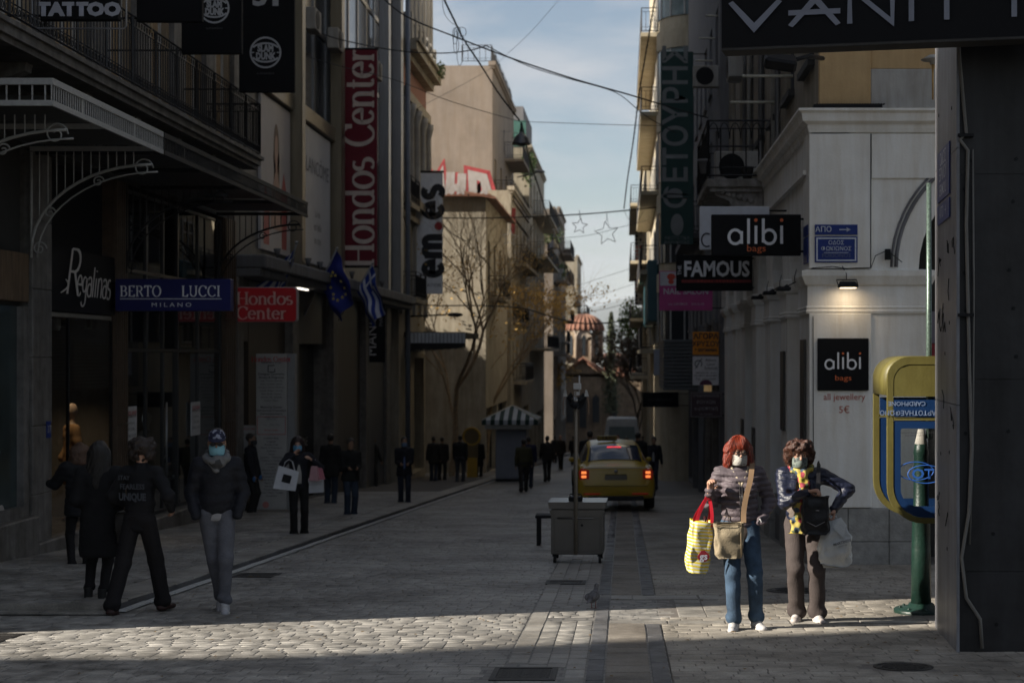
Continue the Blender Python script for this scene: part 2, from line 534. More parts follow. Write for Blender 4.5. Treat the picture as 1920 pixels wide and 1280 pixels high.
# ------------------------------------------------------------------ figures: smooth solids meshed into one skin
class SDF:
 def __init__(s,lo,hi,h):
  s.h=h;s.lo=np.array(lo,float)
  s.n=(np.ceil((np.array(hi,float)-s.lo)/h)+1).astype(int)
  s.F=np.full(tuple(s.n),0.2,np.float32)
  s.ax=[s.lo[i]+h*np.arange(s.n[i])for i in range(3)]
 def _sl(s,lo,hi):
  a=np.clip(np.floor((np.array(lo)-s.lo)/s.h).astype(int),0,s.n-1)
  b=np.clip(np.ceil((np.array(hi)-s.lo)/s.h).astype(int)+1,1,s.n)
  sl=tuple(slice(a[i],b[i])for i in range(3))
  g=[s.ax[i][sl[i]]for i in range(3)]
  return sl,(g[0][:,None,None],g[1][None,:,None],g[2][None,None,:])
 def _put(s,sl,d,k,sub):
  F=s.F[sl]
  if sub:
   d=-d
   h=np.clip(.5-.5*(d-F)/k,0,1)if k else 0
   s.F[sl]=np.maximum(F,d)if not k else F*h+d*(1-h)+k*h*(1-h)
  else:
   h=np.clip(.5+.5*(F-d)/k,0,1)
   s.F[sl]=F*(1-h)+d*h-k*h*(1-h)
 def cone(s,a,b,r1,r2=None,k=.02,fl=None,sub=False):
  r2=r1 if r2 is None else r2
  a=np.array(a,float);b=np.array(b,float)
  pad=max(r1,r2)+k+3*s.h
  sl,(X,Y,Z)=s._sl(np.minimum(a,b)-pad,np.maximum(a,b)+pad)
  px,py,pz=X-a[0],Y-a[1],Z-a[2]
  q=(b-a).copy();sc=1.0
  if fl is not None:
   dv,f=np.array(fl[0],float),fl[1]
   dv/=np.linalg.norm(dv)
   dt=(px*dv[0]+py*dv[1]+pz*dv[2])*(1/f-1)
   px,py,pz=px+dt*dv[0],py+dt*dv[1],pz+dt*dv[2]
   q=q+dv*np.dot(q,dv)*(1/f-1);sc=min(1.0,f*1.15)
  L2=max(np.dot(q,q),1e-9)
  t=np.clip((px*q[0]+py*q[1]+pz*q[2])/L2,0,1)
  d=(np.sqrt((px-t*q[0])**2+(py-t*q[1])**2+(pz-t*q[2])**2)-(r1+(r2-r1)*t))*sc
  s._put(sl,d,k,sub)
  return s
 def ell(s,c,r,k=.02,sub=False):
  c=np.array(c,float);r=np.array(r if hasattr(r,'__len__')else(r,r,r),float)
  pad=k+3*s.h
  sl,(X,Y,Z)=s._sl(c-r-pad,c+r+pad)
  q=np.sqrt(((X-c[0])/r[0])**2+((Y-c[1])/r[1])**2+((Z-c[2])/r[2])**2)
  q2=np.sqrt(((X-c[0])/r[0]**2)**2+((Y-c[1])/r[1]**2)**2+((Z-c[2])/r[2]**2)**2)+1e-6
  s._put(sl,q*(q-1)/q2,k,sub)
  return s
 def disp(s,fn):
  X,Y,Z=s.ax[0][:,None,None],s.ax[1][None,:,None],s.ax[2][None,None,:]
  m=np.abs(s.F)<0.07
  D=np.broadcast_to(fn(X,Y,Z),s.F.shape)
  s.F=np.where(m,s.F+D,s.F).astype(np.float32)
  return s
 def cut(s,p,n):
  """keep only the side the normal n points away from"""
  X,Y,Z=s.ax[0][:,None,None],s.ax[1][None,:,None],s.ax[2][None,None,:]
  s.F=np.maximum(s.F,(X-p[0])*n[0]+(Y-p[1])*n[1]+(Z-p[2])*n[2]).astype(np.float32)
  return s
 def mesh(s,name,mat):
  F=s.F;h=s.h
  F[0],F[-1]=.2,.2;F[:,0],F[:,-1]=.2,.2;F[:,:,0],F[:,:,-1]=.2,.2
  ins=F<0
  c=[ins[a:ins.shape[0]-1+a,b:ins.shape[1]-1+b,d:ins.shape[2]-1+d]for a in(0,1)for b in(0,1)for d in(0,1)]
  allin=c[0];anyin=c[0]
  for q in c[1:]:
   allin=allin&q;anyin=anyin|q
  act=anyin&~allin
  ii=np.argwhere(act)
  if len(ii)==0:return None
  idx=-np.ones(act.shape,np.int32);idx[act]=np.arange(len(ii))
  acc=np.zeros((len(ii),3));cnt=np.zeros(len(ii))
  for axis in range(3):
   o=[0,1,2];o.remove(axis)
   for a in(0,1):
    for b in(0,1):
     p0=ii.copy();p0[:,o[0]]+=a;p0[:,o[1]]+=b
     p1=p0.copy();p1[:,axis]+=1
     f0=F[p0[:,0],p0[:,1],p0[:,2]];f1=F[p1[:,0],p1[:,1],p1[:,2]]
     m=(f0<0)!=(f1<0)
     t=np.where(m,f0/np.where(f0==f1,1,f0-f1),0)
     q=p0.astype(float);q[:,axis]+=t
     acc[m]+=q[m];cnt[m]+=1
  v=acc/np.maximum(cnt,1)[:,None]*h+s.lo
  quads=[]
  for axis in range(3):
   o=[0,1,2];o.remove(axis)
   A=[slice(None)]*3;B=[slice(None)]*3
   A[axis]=slice(0,-1);B[axis]=slice(1,None)
   e=ins[tuple(A)]!=ins[tuple(B)]
   p=np.argwhere(e)
   p=p[(p[:,o[0]]>0)&(p[:,o[1]]>0)&(p[:,o[0]]<idx.shape[o[0]])&(p[:,o[1]]<idx.shape[o[1]])]
   fl=ins[p[:,0],p[:,1],p[:,2]]
   def at(a,b):
    q=p.copy();q[:,o[0]]-=a;q[:,o[1]]-=b
    return idx[q[:,0],q[:,1],q[:,2]]
   Q=np.stack([at(1,1),at(0,1),at(0,0),at(1,0)],1)
   if axis==1:fl=~fl
   Q[~fl]=Q[~fl][:,::-1]
   quads.append(Q)
  Q=np.concatenate(quads);Q=Q[(Q>=0).all(1)]
  me=bpy.data.meshes.new(name)
  me.vertices.add(len(v));me.vertices.foreach_set('co',v.astype(np.float32).ravel())
  me.loops.add(len(Q)*4);me.loops.foreach_set('vertex_index',Q.astype(np.int32).ravel())
  me.polygons.add(len(Q));me.polygons.foreach_set('loop_start',np.arange(0,len(Q)*4,4,dtype=np.int32))
  me.polygons.foreach_set('use_smooth',np.ones(len(Q),bool))
  me.update(calc_edges=True);me.validate()
  if mat:me.materials.append(mat)
  return me
 def obj(s,name,mat,parent,loc=(0,0,0)):
  me=s.mesh(name,mat)
  return link(name,me,parent,loc)if me else None

def ik(a,b,l1,l2,hint):
 a,b=Vector(a),Vector(b)
 d=b-a;L=min(d.length,(l1+l2)*.999)
 if d.length<1e-6:d=Vector((0,0,-1))
 dn=d.normalized();b=a+dn*L
 x=(l1*l1-l2*l2+L*L)/(2*L)
 hgt=math.sqrt(max(l1*l1-x*x,0))
 hv=Vector(hint);hv=hv-dn*hv.dot(dn);hv.normalize()
 return a+dn*x+hv*hgt,b

def hand(S,w,d,nrm,k=.006,curl=1.0,side=1,sc=1.0,spread=.0):
 """palm, four unequal bent fingers and a thumb; d = along the hand, nrm = the way the palm faces"""
 w,d,nrm=Vector(w),Vector(d).normalized(),Vector(nrm)
 nrm=(nrm-d*nrm.dot(d)).normalized();sd=d.cross(nrm)*side
 S.cone(w-d*.02*sc,w+d*.07*sc,.026*sc,.038*sc,k=.015,fl=(nrm,.5))
 for i,(ln,off)in enumerate(((.070,-.030),(.080,-.010),(.074,.010),(.058,.029))):
  p=w+d*(.078-.004*abs(i-1))*sc+sd*off*sc
  ang=.35*curl+.05*i
  for j,f in enumerate((.45,.32,.26)):
   dd=(d*math.cos(ang)+nrm*math.sin(ang)+sd*off*spread*8).normalized()
   q=p+dd*ln*f*sc
   S.cone(p,q,(.0098-.0008*j)*sc,(.0092-.0008*j)*sc,k=k)
   p=q;ang+=.62*curl
 p=w+d*.02*sc-sd*.028*sc+nrm*.006*sc
 dd=(d*.7-sd*.6+nrm*.45*curl).normalized()
 q=p+dd*.042*sc
 S.cone(p,q,.0125*sc,.011*sc,k=.01)
 dd=(d*.8+nrm*.55*curl+sd*.35*curl).normalized()
 S.cone(q,q+dd*.03*sc,.0108*sc,.009*sc,k=k)

FOLD=lambda amp,fx,fz,ph=0.0:(lambda X,Y,Z:amp*(np.sin(fz*Z+fx*X*1.3+ph+2.2*np.sin(7*X+3*Y+ph))*.6+np.sin(fz*1.9*Z-fx*X+5*Y+ph*2)*.4))

def person(px,Y,h,o,label,group=None,name='person'):
 """o: dict of the pose and the clothes"""
 g=lambda k,d=None:o.get(k,d)
 res=g('res',.022);sc=h/1.70
 X=(px-VX)*Y/FPX
 root=thing(name,label,'person',(X,Y,gz(Y)+g('lift',0.0)),g('rot',0.0),group)
 root.scale=(1,1,1)
 wd=g('w',1.0)  
 lean=Vector(g('lean',(0,0,0)))
 hipz=g('hipz',.90)
 hipo=Vector(g('hip',(0,0,0)))
 hips={s:Vector((s*.088*wd,.0,hipz))+hipo for s in(-1,1)}
 feet={-1:Vector(g('fl',(-.11,0,0))),1:Vector(g('fr',(.11,0,0)))}
 kn={};an={}
 for s in(-1,1):
  tgt=feet[s]+Vector((0,.0,.085))
  kn[s],an[s]=ik(hips[s],tgt,.425,.415,(s*g('kout',.05),-1,0))
 chest=Vector((0,0,1.26))+lean*.75+hipo*.6
 neck=Vector((0,.012,1.43))+lean+hipo*.5
 headc=neck+Vector((0,-.02,.145))+Vector(g('head',(0,0,0)))
 sh={s:Vector((s*.175*wd,.015,1.375))+lean+hipo*.5+Vector((0,0,g('shrug',0)*s))for s in(-1,1)}
 hd={-1:g('hl',(-.26,-.03,.80)),1:g('hr',(.26,-.03,.80))}
 eh={-1:g('el',(-.25,.9,-.2)),1:g('er',(.25,.9,-.2))}
 el={};wr={}
 for s in(-1,1):
  el[s],wr[s]=ik(sh[s],hd[s],.285,.255,eh[s])
 lo=(-.75,-.60,-.02);hi=(.75,.70,1.80)
 P=[*hips.values(),*kn.values(),*an.values(),headc,*sh.values(),*el.values(),*wr.values()]
 lo=[min(p[i]for p in P)-.24 for i in range(3)];hi=[max(p[i]for p in P)+.24 for i in range(3)]
 lo[2]=-.03;lo[1]-=.06
 hs=Vector((1,1,1))
 ht=g('turn',0.0)  
 tilt=g('tilt',0.0)  
 Rh=Matrix.Rotation(ht,3,'Z')@Matrix.Rotation(tilt,3,'X')
 def hp(x,y,z):return headc+Rh@Vector((x,y,z))
 def build(S,name,mat):
  ob=S.obj(name,mat,root)
  if ob:ob.scale=(sc,sc,sc)
  return ob
 # ---- body: one skin
 S=SDF(lo,hi,g('bres',res))
 for s in(-1,1):
  S.cone(hips[s],kn[s],.062*wd,.042,k=.03)
  S.cone(kn[s]+Vector((0,.008,0)),an[s],.042,.030,k=.02)
  S.cone(an[s],an[s]+Vector((0,-.045,-.045)),.028,.024,k=.02)
  S.cone(sh[s],el[s],.047,.038,k=.03)
  S.cone(el[s],wr[s],.038,.025,k=.015)
 S.cone((hipo.x,hipo.y,.95),chest,.125*wd,.14*wd,k=.05,fl=((0,1,0),.68))
 S.cone(sh[-1]+Vector((.05,0,-.01)),sh[1]+Vector((-.05,0,-.01)),.055,k=.05)
 S.cone(neck-Vector((0,0,.06)),headc+Vector((0,.02,-.04)),.055,.048,k=.03)
 S.ell(hp(0,.018,.035),(.074,.092,.090),k=.02)
 S.ell(hp(0,-.018,-.035),(.058,.066,.074),k=.03)
 if res<.02:
  S.cone(hp(0,-.086,.012),hp(0,-.104,-.018),.009,.014,k=.012)
  for s in(-1,1):
   S.ell(hp(s*.03,-.098,.016),(.017,.016,.011),k=.012,sub=True)
   S.ell(hp(s*.03,-.080,.014),(.0135,.012,.0115),k=.003)
   S.ell(hp(s*.077,.012,-.004),(.010,.020,.030),k=.006)
   S.ell(hp(s*.028,-.082,.034),(.020,.010,.005),k=.01)
   S.ell(hp(s*.036,-.066,-.02),(.018,.016,.018),k=.02)
  S.ell(hp(0,-.083,-.058),(.024,.010,.006),k=.006)
  S.ell(hp(0,-.080,-.070),(.020,.010,.006),k=.006)
  S.ell(hp(0,-.070,-.095),(.02,.015,.014),k=.02)
 for s,key in((-1,'handl'),(1,'handr')):
  hh=g(key,'relax')
  if hh=='pocket':continue
  d=(wr[s]-el[s]).normalized()
  if isinstance(hh,tuple):
   hand(S,wr[s],hh[0],hh[1],curl=hh[2],side=hh[3]if len(hh)>3 else s,sc=g('hsc',1.0))
  elif res<.03:
   hand(S,wr[s],d,(-s*.8,-.3,.1),curl=.7,side=s)
  else:
   S.ell(wr[s]+d*.06,(.028,.03,.055),k=.02)
 body=build(S,'body',M('skin_'+g('skin','light'),{'light':(.46,.26,.18),'tan':(.28,.16,.10),'dark':(.2,.11,.07)}[g('skin','light')],.5,var=.06,vs=30,spec=.35))
 # ---- trousers
 top=g('top',{});leg=g('leg',{})
 fabric=lambda q,n:M(q.get('name',n+'_%.2f_%.2f_%.2f'%q['col']),q['col'],q.get('rough',.85),var=q.get('var',.18),vs=q.get('vs',9),bump=q.get('bump',.25),bs=q.get('bs',60),sheen=q.get('sheen',.0),spec=q.get('spec',.25))
 if leg:
  S=SDF(lo,hi,res)
  r1,r2,r3=leg.get('r',(.092,.072,.066))
  for s in(-1,1):
   S.cone(hips[s]+Vector((0,.005,0)),kn[s],r1*wd,r2,k=.035)
   e=kn[s].lerp(an[s],leg.get('end',.96))
   S.cone(kn[s],e,r2,r3,k=.02)
   if leg.get('bunch',True):S.cone(e-Vector((.012,0,0)),e+Vector((.012,0,-.01)),r3+.004,k=.015)
  S.ell((hipo.x,hipo.y+.012,.93),(.155*wd,.118*wd,.12),k=.04)
  fa=leg.get('fold',.003);S.disp(lambda X,Y,Z:fa*(np.sin(52*Z+22*X+2.5*np.sin(9*Z+5*X))*.5+np.sin(31*Z-30*X+14*Y+o.get('seed',0))*.5)*(.35+.65*np.exp(-((Z-.47)/.12)**2)+.8*np.exp(-((Z-.13)/.06)**2)))
  build(S,leg.get('kind','trousers'),fabric(leg,'trousers'))
 # ---- shoes
 shoe=g('shoe',{})
 for s in(-1,1):
  a=an[s];tv=Vector((s*g('toe',.12),-1,0)).normalized()
  lf=g('liftl' if s<0 else 'liftr',0.0)  
  heel=Vector((a.x,a.y,a.z-.055))-tv*.045
  toe=heel+tv*.21+Vector((0,0,-lf*.12-.008))
  S=SDF([min(heel[i],toe[i],a[i])-.11 for i in range(3)],[max(heel[i],toe[i],a[i])+.12 for i in range(3)],min(res,.02)*.8)
  S.cone(heel,toe,.040,.036,k=.02,fl=((0,0,1),.75))
  S.cone(a+Vector((0,0,shoe.get('h',.0))),heel+tv*.045,.045,.042,k=.03)
  S.cone(heel+tv*.05+Vector((0,0,.012)),heel+tv*.12,.040,.036,k=.02)
  S.cut((0,0,min(heel.z,toe.z)-.026),(0,0,-1))if lf==0 else None
  ob=build(S,'shoe',M(shoe.get('name','shoe_%.2f'%shoe.get('col',(.03,.03,.03))[0]),shoe.get('col',(.03,.03,.03)),.6,var=.1,vs=20))
  if shoe.get('sole'):
   mb=MB()
   zz=min(heel.z,toe.z)-.031
   pts=[]
   sdv=Vector((-tv.y,tv.x,0))
   for t in range(18):
    an_=2*PI*t/18
    c_=heel+tv*.085+tv*math.cos(an_)*.142+sdv*math.sin(an_)*(.046+.006*math.cos(an_))
    pts.append((c_.x,c_.y))
   mb.prism(pts,(0,0,zz),(1,0,0),(0,1,0),(0,0,1),0,.026)
   so=mb.obj('sole',M('shoe_sole',(.62,.60,.55),.6),ob,local=True)
   if res<.015:
    lc=MB()
    for q in range(5):
     b_=heel+tv*(.075+.018*q)+Vector((0,0,.052-.008*q))
     lc.tube([b_-sdv*.026,b_+Vector((0,0,.008)),b_+sdv*.026],.0032,4)
    lc.obj('laces',M('white_laces',(.5,.5,.48),.8),ob,local=True)
 # ---- upper garment
 if top:
  S=SDF(lo,hi,res)
  hem=top.get('hem',.84);f=top.get('fat',1.0)
  S.cone((hipo.x,hipo.y+.006,hem+.07),(hipo.x*.9+lean.x*.3,hipo.y+.006+lean.y*.3,1.06),.150*wd*f+top.get('flare',0),.147*wd*f,k=.04,fl=((0,1,0),.74))
  S.cone((hipo.x+lean.x*.3,hipo.y+lean.y*.3,1.06),chest+Vector((0,.0,.02)),.148*wd*f,.158*wd*f,k=.05,fl=((0,1,0),.74))
  if g('bust'):
   for s in(-1,1):S.ell(chest+Vector((s*.075,-.085,-.02)),(.07,.055,.07),k=.05)
  S.cone(sh[-1]+Vector((.05,0,-.015)),sh[1]+Vector((-.05,0,-.015)),.072*f,k=.05)
  S.cone(neck+Vector((0,.0,-.05)),neck+Vector((0,.0,top.get('collar',.0))),.078,.068,k=.02)
  ra=top.get('arm',.062)
  for s in(-1,1):
   S.cone(sh[s],el[s],ra*f*1.08,ra,k=.035)
   S.cone(el[s],wr[s]-(wr[s]-el[s]).normalized()*.015,ra,ra*.72,k=.02)
  if hem<.8:
   for s in(-1,1):S.cone((s*.06+hipo.x,hipo.y,.9),(s*.07+hipo.x,hipo.y,hem+.06),.125,.125,k=.06)
  S.cut((0,0,hem),(0,0,-1))if top.get('sharp',True)else None
  # hands must not be swallowed where the hem passes them
  if top.get('puff'):
   pz=top['puff'];am=top.get('pamp',.008)
   S.disp(lambda X,Y,Z:am*(np.abs(np.sin(PI*(Z+.012*np.sin(9*X+2)+.01*np.sin(14*Y))/pz))**.6*-1+.6)+.0022*np.sin(70*X+22*np.sin(9*Z))*np.sin(50*Z+9*X))
  S.disp(FOLD(top.get('fold',.0025),16,38,o.get('seed',0)+1))
  if top.get('open'):
   w_=top['open']
   S.ell((hipo.x+lean.x*.6,-.20,1.02),(w_,.12,.40),k=.01,sub=True)
  build(S,top.get('kind','jacket'),fabric(top,'jacket'))
 if g('inner'):
  q=g('inner')
  S=SDF([-.26,-.24,.70],[.26,.24,1.52],res)
  S.cone((hipo.x,hipo.y,q.get('hem',.86)+.06),(lean.x*.3,lean.y*.3,1.08),.146*wd,.138*wd,k=.04,fl=((0,1,0),.74))
  S.cone((lean.x*.3,lean.y*.3,1.06),chest,.138*wd,.146*wd,k=.04,fl=((0,1,0),.74))
  S.cone(neck+Vector((0,0,-.08)),neck+Vector((0,0,-.0)),.074,.064,k=.02)
  S.cut((0,0,q.get('hem',.86)),(0,0,-1))
  build(S,'shirt',fabric(q,'shirt'))
 # ---- hair
 hr=g('hair',{})
 if hr:
  st=hr.get('style','short');hres=min(res,.02)*(.75 if res<.015 else 1)
  S=SDF([headc[0]-.28,headc[1]-.26,headc[2]-.42],[headc[0]+.28,headc[1]+.30,headc[2]+.28],hres)
  if st=='short':
   S.ell(hp(0,.030,.045),(.082,.096,.095),k=.01)
   S.ell(hp(0,-.115,-.035),(.070,.085,.105),k=.012,sub=True)
   S.ell(hp(0,.0,-.16),(.2,.2,.12),k=.01,sub=True)
  elif st=='bun':
   S.ell(hp(0,.030,.04),(.083,.097,.095),k=.01)
   S.ell(hp(0,-.12,-.03),(.066,.085,.10),k=.012,sub=True)
   S.ell(hp(0,.10,.06),(.045,.045,.045),k=.02)
   S.ell(hp(0,.0,-.17),(.2,.2,.12),k=.01,sub=True)
  elif st=='long':
   S.ell(hp(0,.025,.04),(.088,.102,.098),k=.01)
   ln=hr.get('len',.30)
   for s in(-1,1):
    S.cone(hp(s*.055,.035,.0),hp(s*.085,.06,-ln),.062,.05,k=.04)
   S.cone(hp(0,.06,.02),hp(0,.085,-ln-.04),.075,.06,k=.05)
   S.ell(hp(0,-.125,-.05),(.058,.095,.105),k=.012,sub=True)
   S.disp(lambda X,Y,Z:.0035*np.sin(130*X+8*np.sin(9*Z))+.002*np.sin(170*Y+6*Z))
  elif st=='bob':
   S.ell(hp(0,.020,.040),(.084,.100,.097),k=.01)
   for s in(-1,1):
    S.cone(hp(s*.058,.01,.03),hp(s*.098,.000,-.10),.042,.036,k=.04)
    S.cone(hp(s*.098,.000,-.10),hp(s*.120,-.010,-.165),.034,.012,k=.03)
    S.cone(hp(s*.070,.04,.02),hp(s*.075,.05,-.13),.060,.045,k=.05)
   S.cone(hp(0,.055,.0),hp(0,.07,-.13),.075,.06,k=.05)
   S.ell(hp(.004,-.130,-.052),(.064,.088,.088),k=.010,sub=True)
   S.disp(lambda X,Y,Z:.0042*np.sin(150*X+10*np.sin(10*Z)+60*Y)+.003*np.sin(95*X-40*Y+7*np.sin(13*Z)))
  elif st=='curly':
   S.ell(hp(0,.02,.045),(.112,.110,.092),k=.01)
   for s in(-1,1):S.ell(hp(s*.095,.02,-.03),(.045,.06,.06),k=.03)
   rr=random.Random(5)
   for q in range(90):
    t=rr.uniform(0,2*PI);z=rr.uniform(-.085,.125)
    r_=math.sqrt(max(0.05,1-((z-.03)/.13)**2))
    x_,y_=r_*(.128-.12*max(0,z))*math.sin(t),.015+r_*.110*math.cos(t)
    if y_<-.040 and z<.045:continue
    a_=hp(x_,y_,z);rad=rr.uniform(.016,.028)
    S.ell(a_,(rad,rad,rad*rr.uniform(.7,1.1)),k=.010)
   S.ell(hp(0,-.128,-.035),(.060,.080,.084),k=.010,sub=True)
   S.disp(lambda X,Y,Z:.004*np.sin(140*X+5*np.sin(60*Z))*np.sin(130*Z+4*np.sin(60*Y))+.003*np.sin(160*Y+60*Z))
  build(S,'hair',M(hr.get('name','hair_%.2f_%.2f'%hr['col'][:2]),hr['col'],.42,var=.45,vs=55,bump=.6,bs=160,spec=.5,stretch=(1,1,.18)))
 # ---- mask
 mk=g('mask')
 def hobj(mb,nm,mat):
  ob=mb.obj(nm,mat,root,local=True);ob.scale=(sc,sc,sc);return ob
 if mk:
  mb=MB();nu,nv=14,9;vs=[]
  for j in range(nv+1):
   for i in range(nu+1):
    u=-1+2*i/nu;v=j/nv
    a_=u*R(78)
    z=-.105+v*(.095+(.018*math.exp(-(u/.25)**2)))
    wdt=.064+.006*math.sin(PI*v)
    pr=.092+.016*math.sin(PI*min(v*1.05,1))*math.exp(-(u/.55)**2)+.006*math.sin(v*22)*(.4 if mk.get('pleat')else 0)
    vs.append(hp(wdt*math.sin(a_)*1.08,-.004-pr*math.cos(a_)**.8 if abs(u)<1 else-.004-pr*.05,z))
  fs=[[j*(nu+1)+i,j*(nu+1)+i+1,(j+1)*(nu+1)+i+1,(j+1)*(nu+1)+i]for j in range(nv)for i in range(nu)]
  mb.add(vs,fs,True)
  mm=mk.get('mat')or M('mask_%.2f'%mk['col'][0],mk['col'],.8,var=.08,vs=30)
  mo=hobj(mb,'mask',mm)
  md=mo.modifiers.new('s','SOLIDIFY');md.thickness=.002
  if res<.02:
   lp=MB()
   for s in(-1,1):
    lp.tube([hp(s*.066,-.03,-.02),hp(s*.078,.0,.008),hp(s*.082,.022,-.005)],.0016,4)
    lp.tube([hp(s*.066,-.03,-.085),hp(s*.076,.0,-.045),hp(s*.082,.022,-.012)],.0016,4)
   hobj(lp,'ear_loops',M('white_laces',(.7,.7,.68),.8))
 if res<.02 and not g('sunglasses'):
  ey=MB();ir=MB()
  for s in(-1,1):
   ey.sph(hp(s*.030,-.0875,.012),(.0115,.007,.0055),10,6)
   ir.sph(hp(s*.030,-.0925,.012),(.0052,.0035,.0050),8,6)
   ir.tube([hp(s*.017,-.0955,.016),hp(s*.030,-.0965,.0195),hp(s*.044,-.088,.015)],.0018,4)
  hobj(ey,'eye_whites',M('eye_white',(.28,.26,.25),.3));hobj(ir,'irises',M('iris',(.03,.02,.015),.2))
  br=MB()
  for s in(-1,1):
   br.tube([hp(s*.014,-.099,.032),hp(s*.030,-.099,.039),hp(s*.048,-.086,.034)],[.003,.0036,.002],5)
  hobj(br,'eyebrows',M('brow',(.05,.025,.015),.8))
 if g('glasses')or g('sunglasses'):
  gm=MB();ln=MB();dk=bool(g('sunglasses'))
  for s in(-1,1):
   pts=[hp(s*.033+.024*math.cos(t),-.106+.008*abs(math.cos(t))*(1 if math.cos(t)*s>0 else 0),.008+.017*math.sin(t))for t in[2*PI*q/14 for q in range(15)]]
   gm.tube(pts,.0026,5)
   gm.tube([hp(s*.056,-.100,.014),hp(s*.074,-.06,.014),hp(s*.080,.01,.008)],.0024,4)
   ln.add([pts[q]for q in range(14)],[list(range(14))])
  gm.tube([hp(-.010,-.107,.012),hp(.010,-.107,.012)],.0025,4)
  hobj(gm,'glasses_frame',M('black_plastic',(.012,.012,.012),.3))
  hobj(ln,'lenses',M('dark_lens',(.012,.010,.010),.08,spec=.8)if dk else glassm('clear_lens',(.85,.85,.85),.02))
 root['_']=1;del root['_']
 root_info=dict(root=root,sc=sc,hp=hp,wr=wr,el=el,sh=sh,neck=neck,chest=chest,hobj=hobj,res=res,headc=headc)
 return root_info

def wp(info,p):
 """local point of a figure in world space"""
 r=info['root'];q=Matrix.Rotation(r.rotation_euler.z,3,'Z')@(Vector(p)*info['sc'])
 return Vector(r.location)+q

def bag_mesh(w,d,h,taper=.85,puff=.25,n=10,seed=0,amp=.006,open_top=True):
 """soft bag: hangs with its top centre at the origin"""
 mb=MB();rr=random.Random(seed);vs=[];ring=28;rows=n
 ph=[rr.uniform(0,6)for _ in range(6)]
 for j in range(rows+1):
  t=j/rows
  z=-h*t
  e=(1-(1-taper)*(1-t))*(1 if t<.93 else 1-.25*((t-.93)/.07)**2)
  b=1+puff*math.sin(PI*min(1,t*1.1))
  for i in range(ring):
   a=2*PI*i/ring;c,s_=math.cos(a),math.sin(a)
   x=w/2*e*math.copysign(abs(c)**.45,c);y=d/2*b*math.copysign(abs(s_)**.55,s_)
   q=amp*(math.sin(5*a+ph[0]+9*t)+math.sin(9*a+ph[1]-6*t)+math.sin(14*t+ph[2]+2*a))
   vs.append((x+q*c,y+q*s_*1.4,z+amp*math.sin(3*a+ph[3])*(1 if t<.1 else .3)))
 fs=[[j*ring+i,j*ring+(i+1)%ring,(j+1)*ring+(i+1)%ring,(j+1)*ring+i]for j in range(rows)for i in range(ring)]
 fs.append([rows*ring+i for i in range(ring)][::-1])
 if not open_top:fs.append(list(range(ring)))
 return mb.add(vs,fs,True)
# ------------------------------------------------------------------ ground, road, pavements
def stone_rings(rr,bev=.07):
 """unit stone: 13 vertices"""
 v=[]
 for(q,z)in((.5,-.02),(.488,-.0014)):
  v+=[(-q,-q,z),(q,-q,z),(q,q,z),(-q,q,z)]
 q=.5-bev
 for sx,sy in((-1,-1),(1,-1),(1,1),(-1,1)):
  v.append((sx*(q+rr.uniform(-.02,.012)),sy*(q+rr.uniform(-.035,.015)),rr.uniform(-.0010,.0004)))
 v.append((rr.uniform(-.1,.1),rr.uniform(-.1,.1),rr.uniform(.0001,.0010)))
 return v
STONE_F=[(0,1,5,4),(1,2,6,5),(2,3,7,6),(3,0,4,7),(4,5,9,8),(5,6,10,9),(6,7,11,10),(7,4,8,11),(8,9,12),(9,10,12),(10,11,12),(11,8,12)]
TILT=-math.atan(SL)

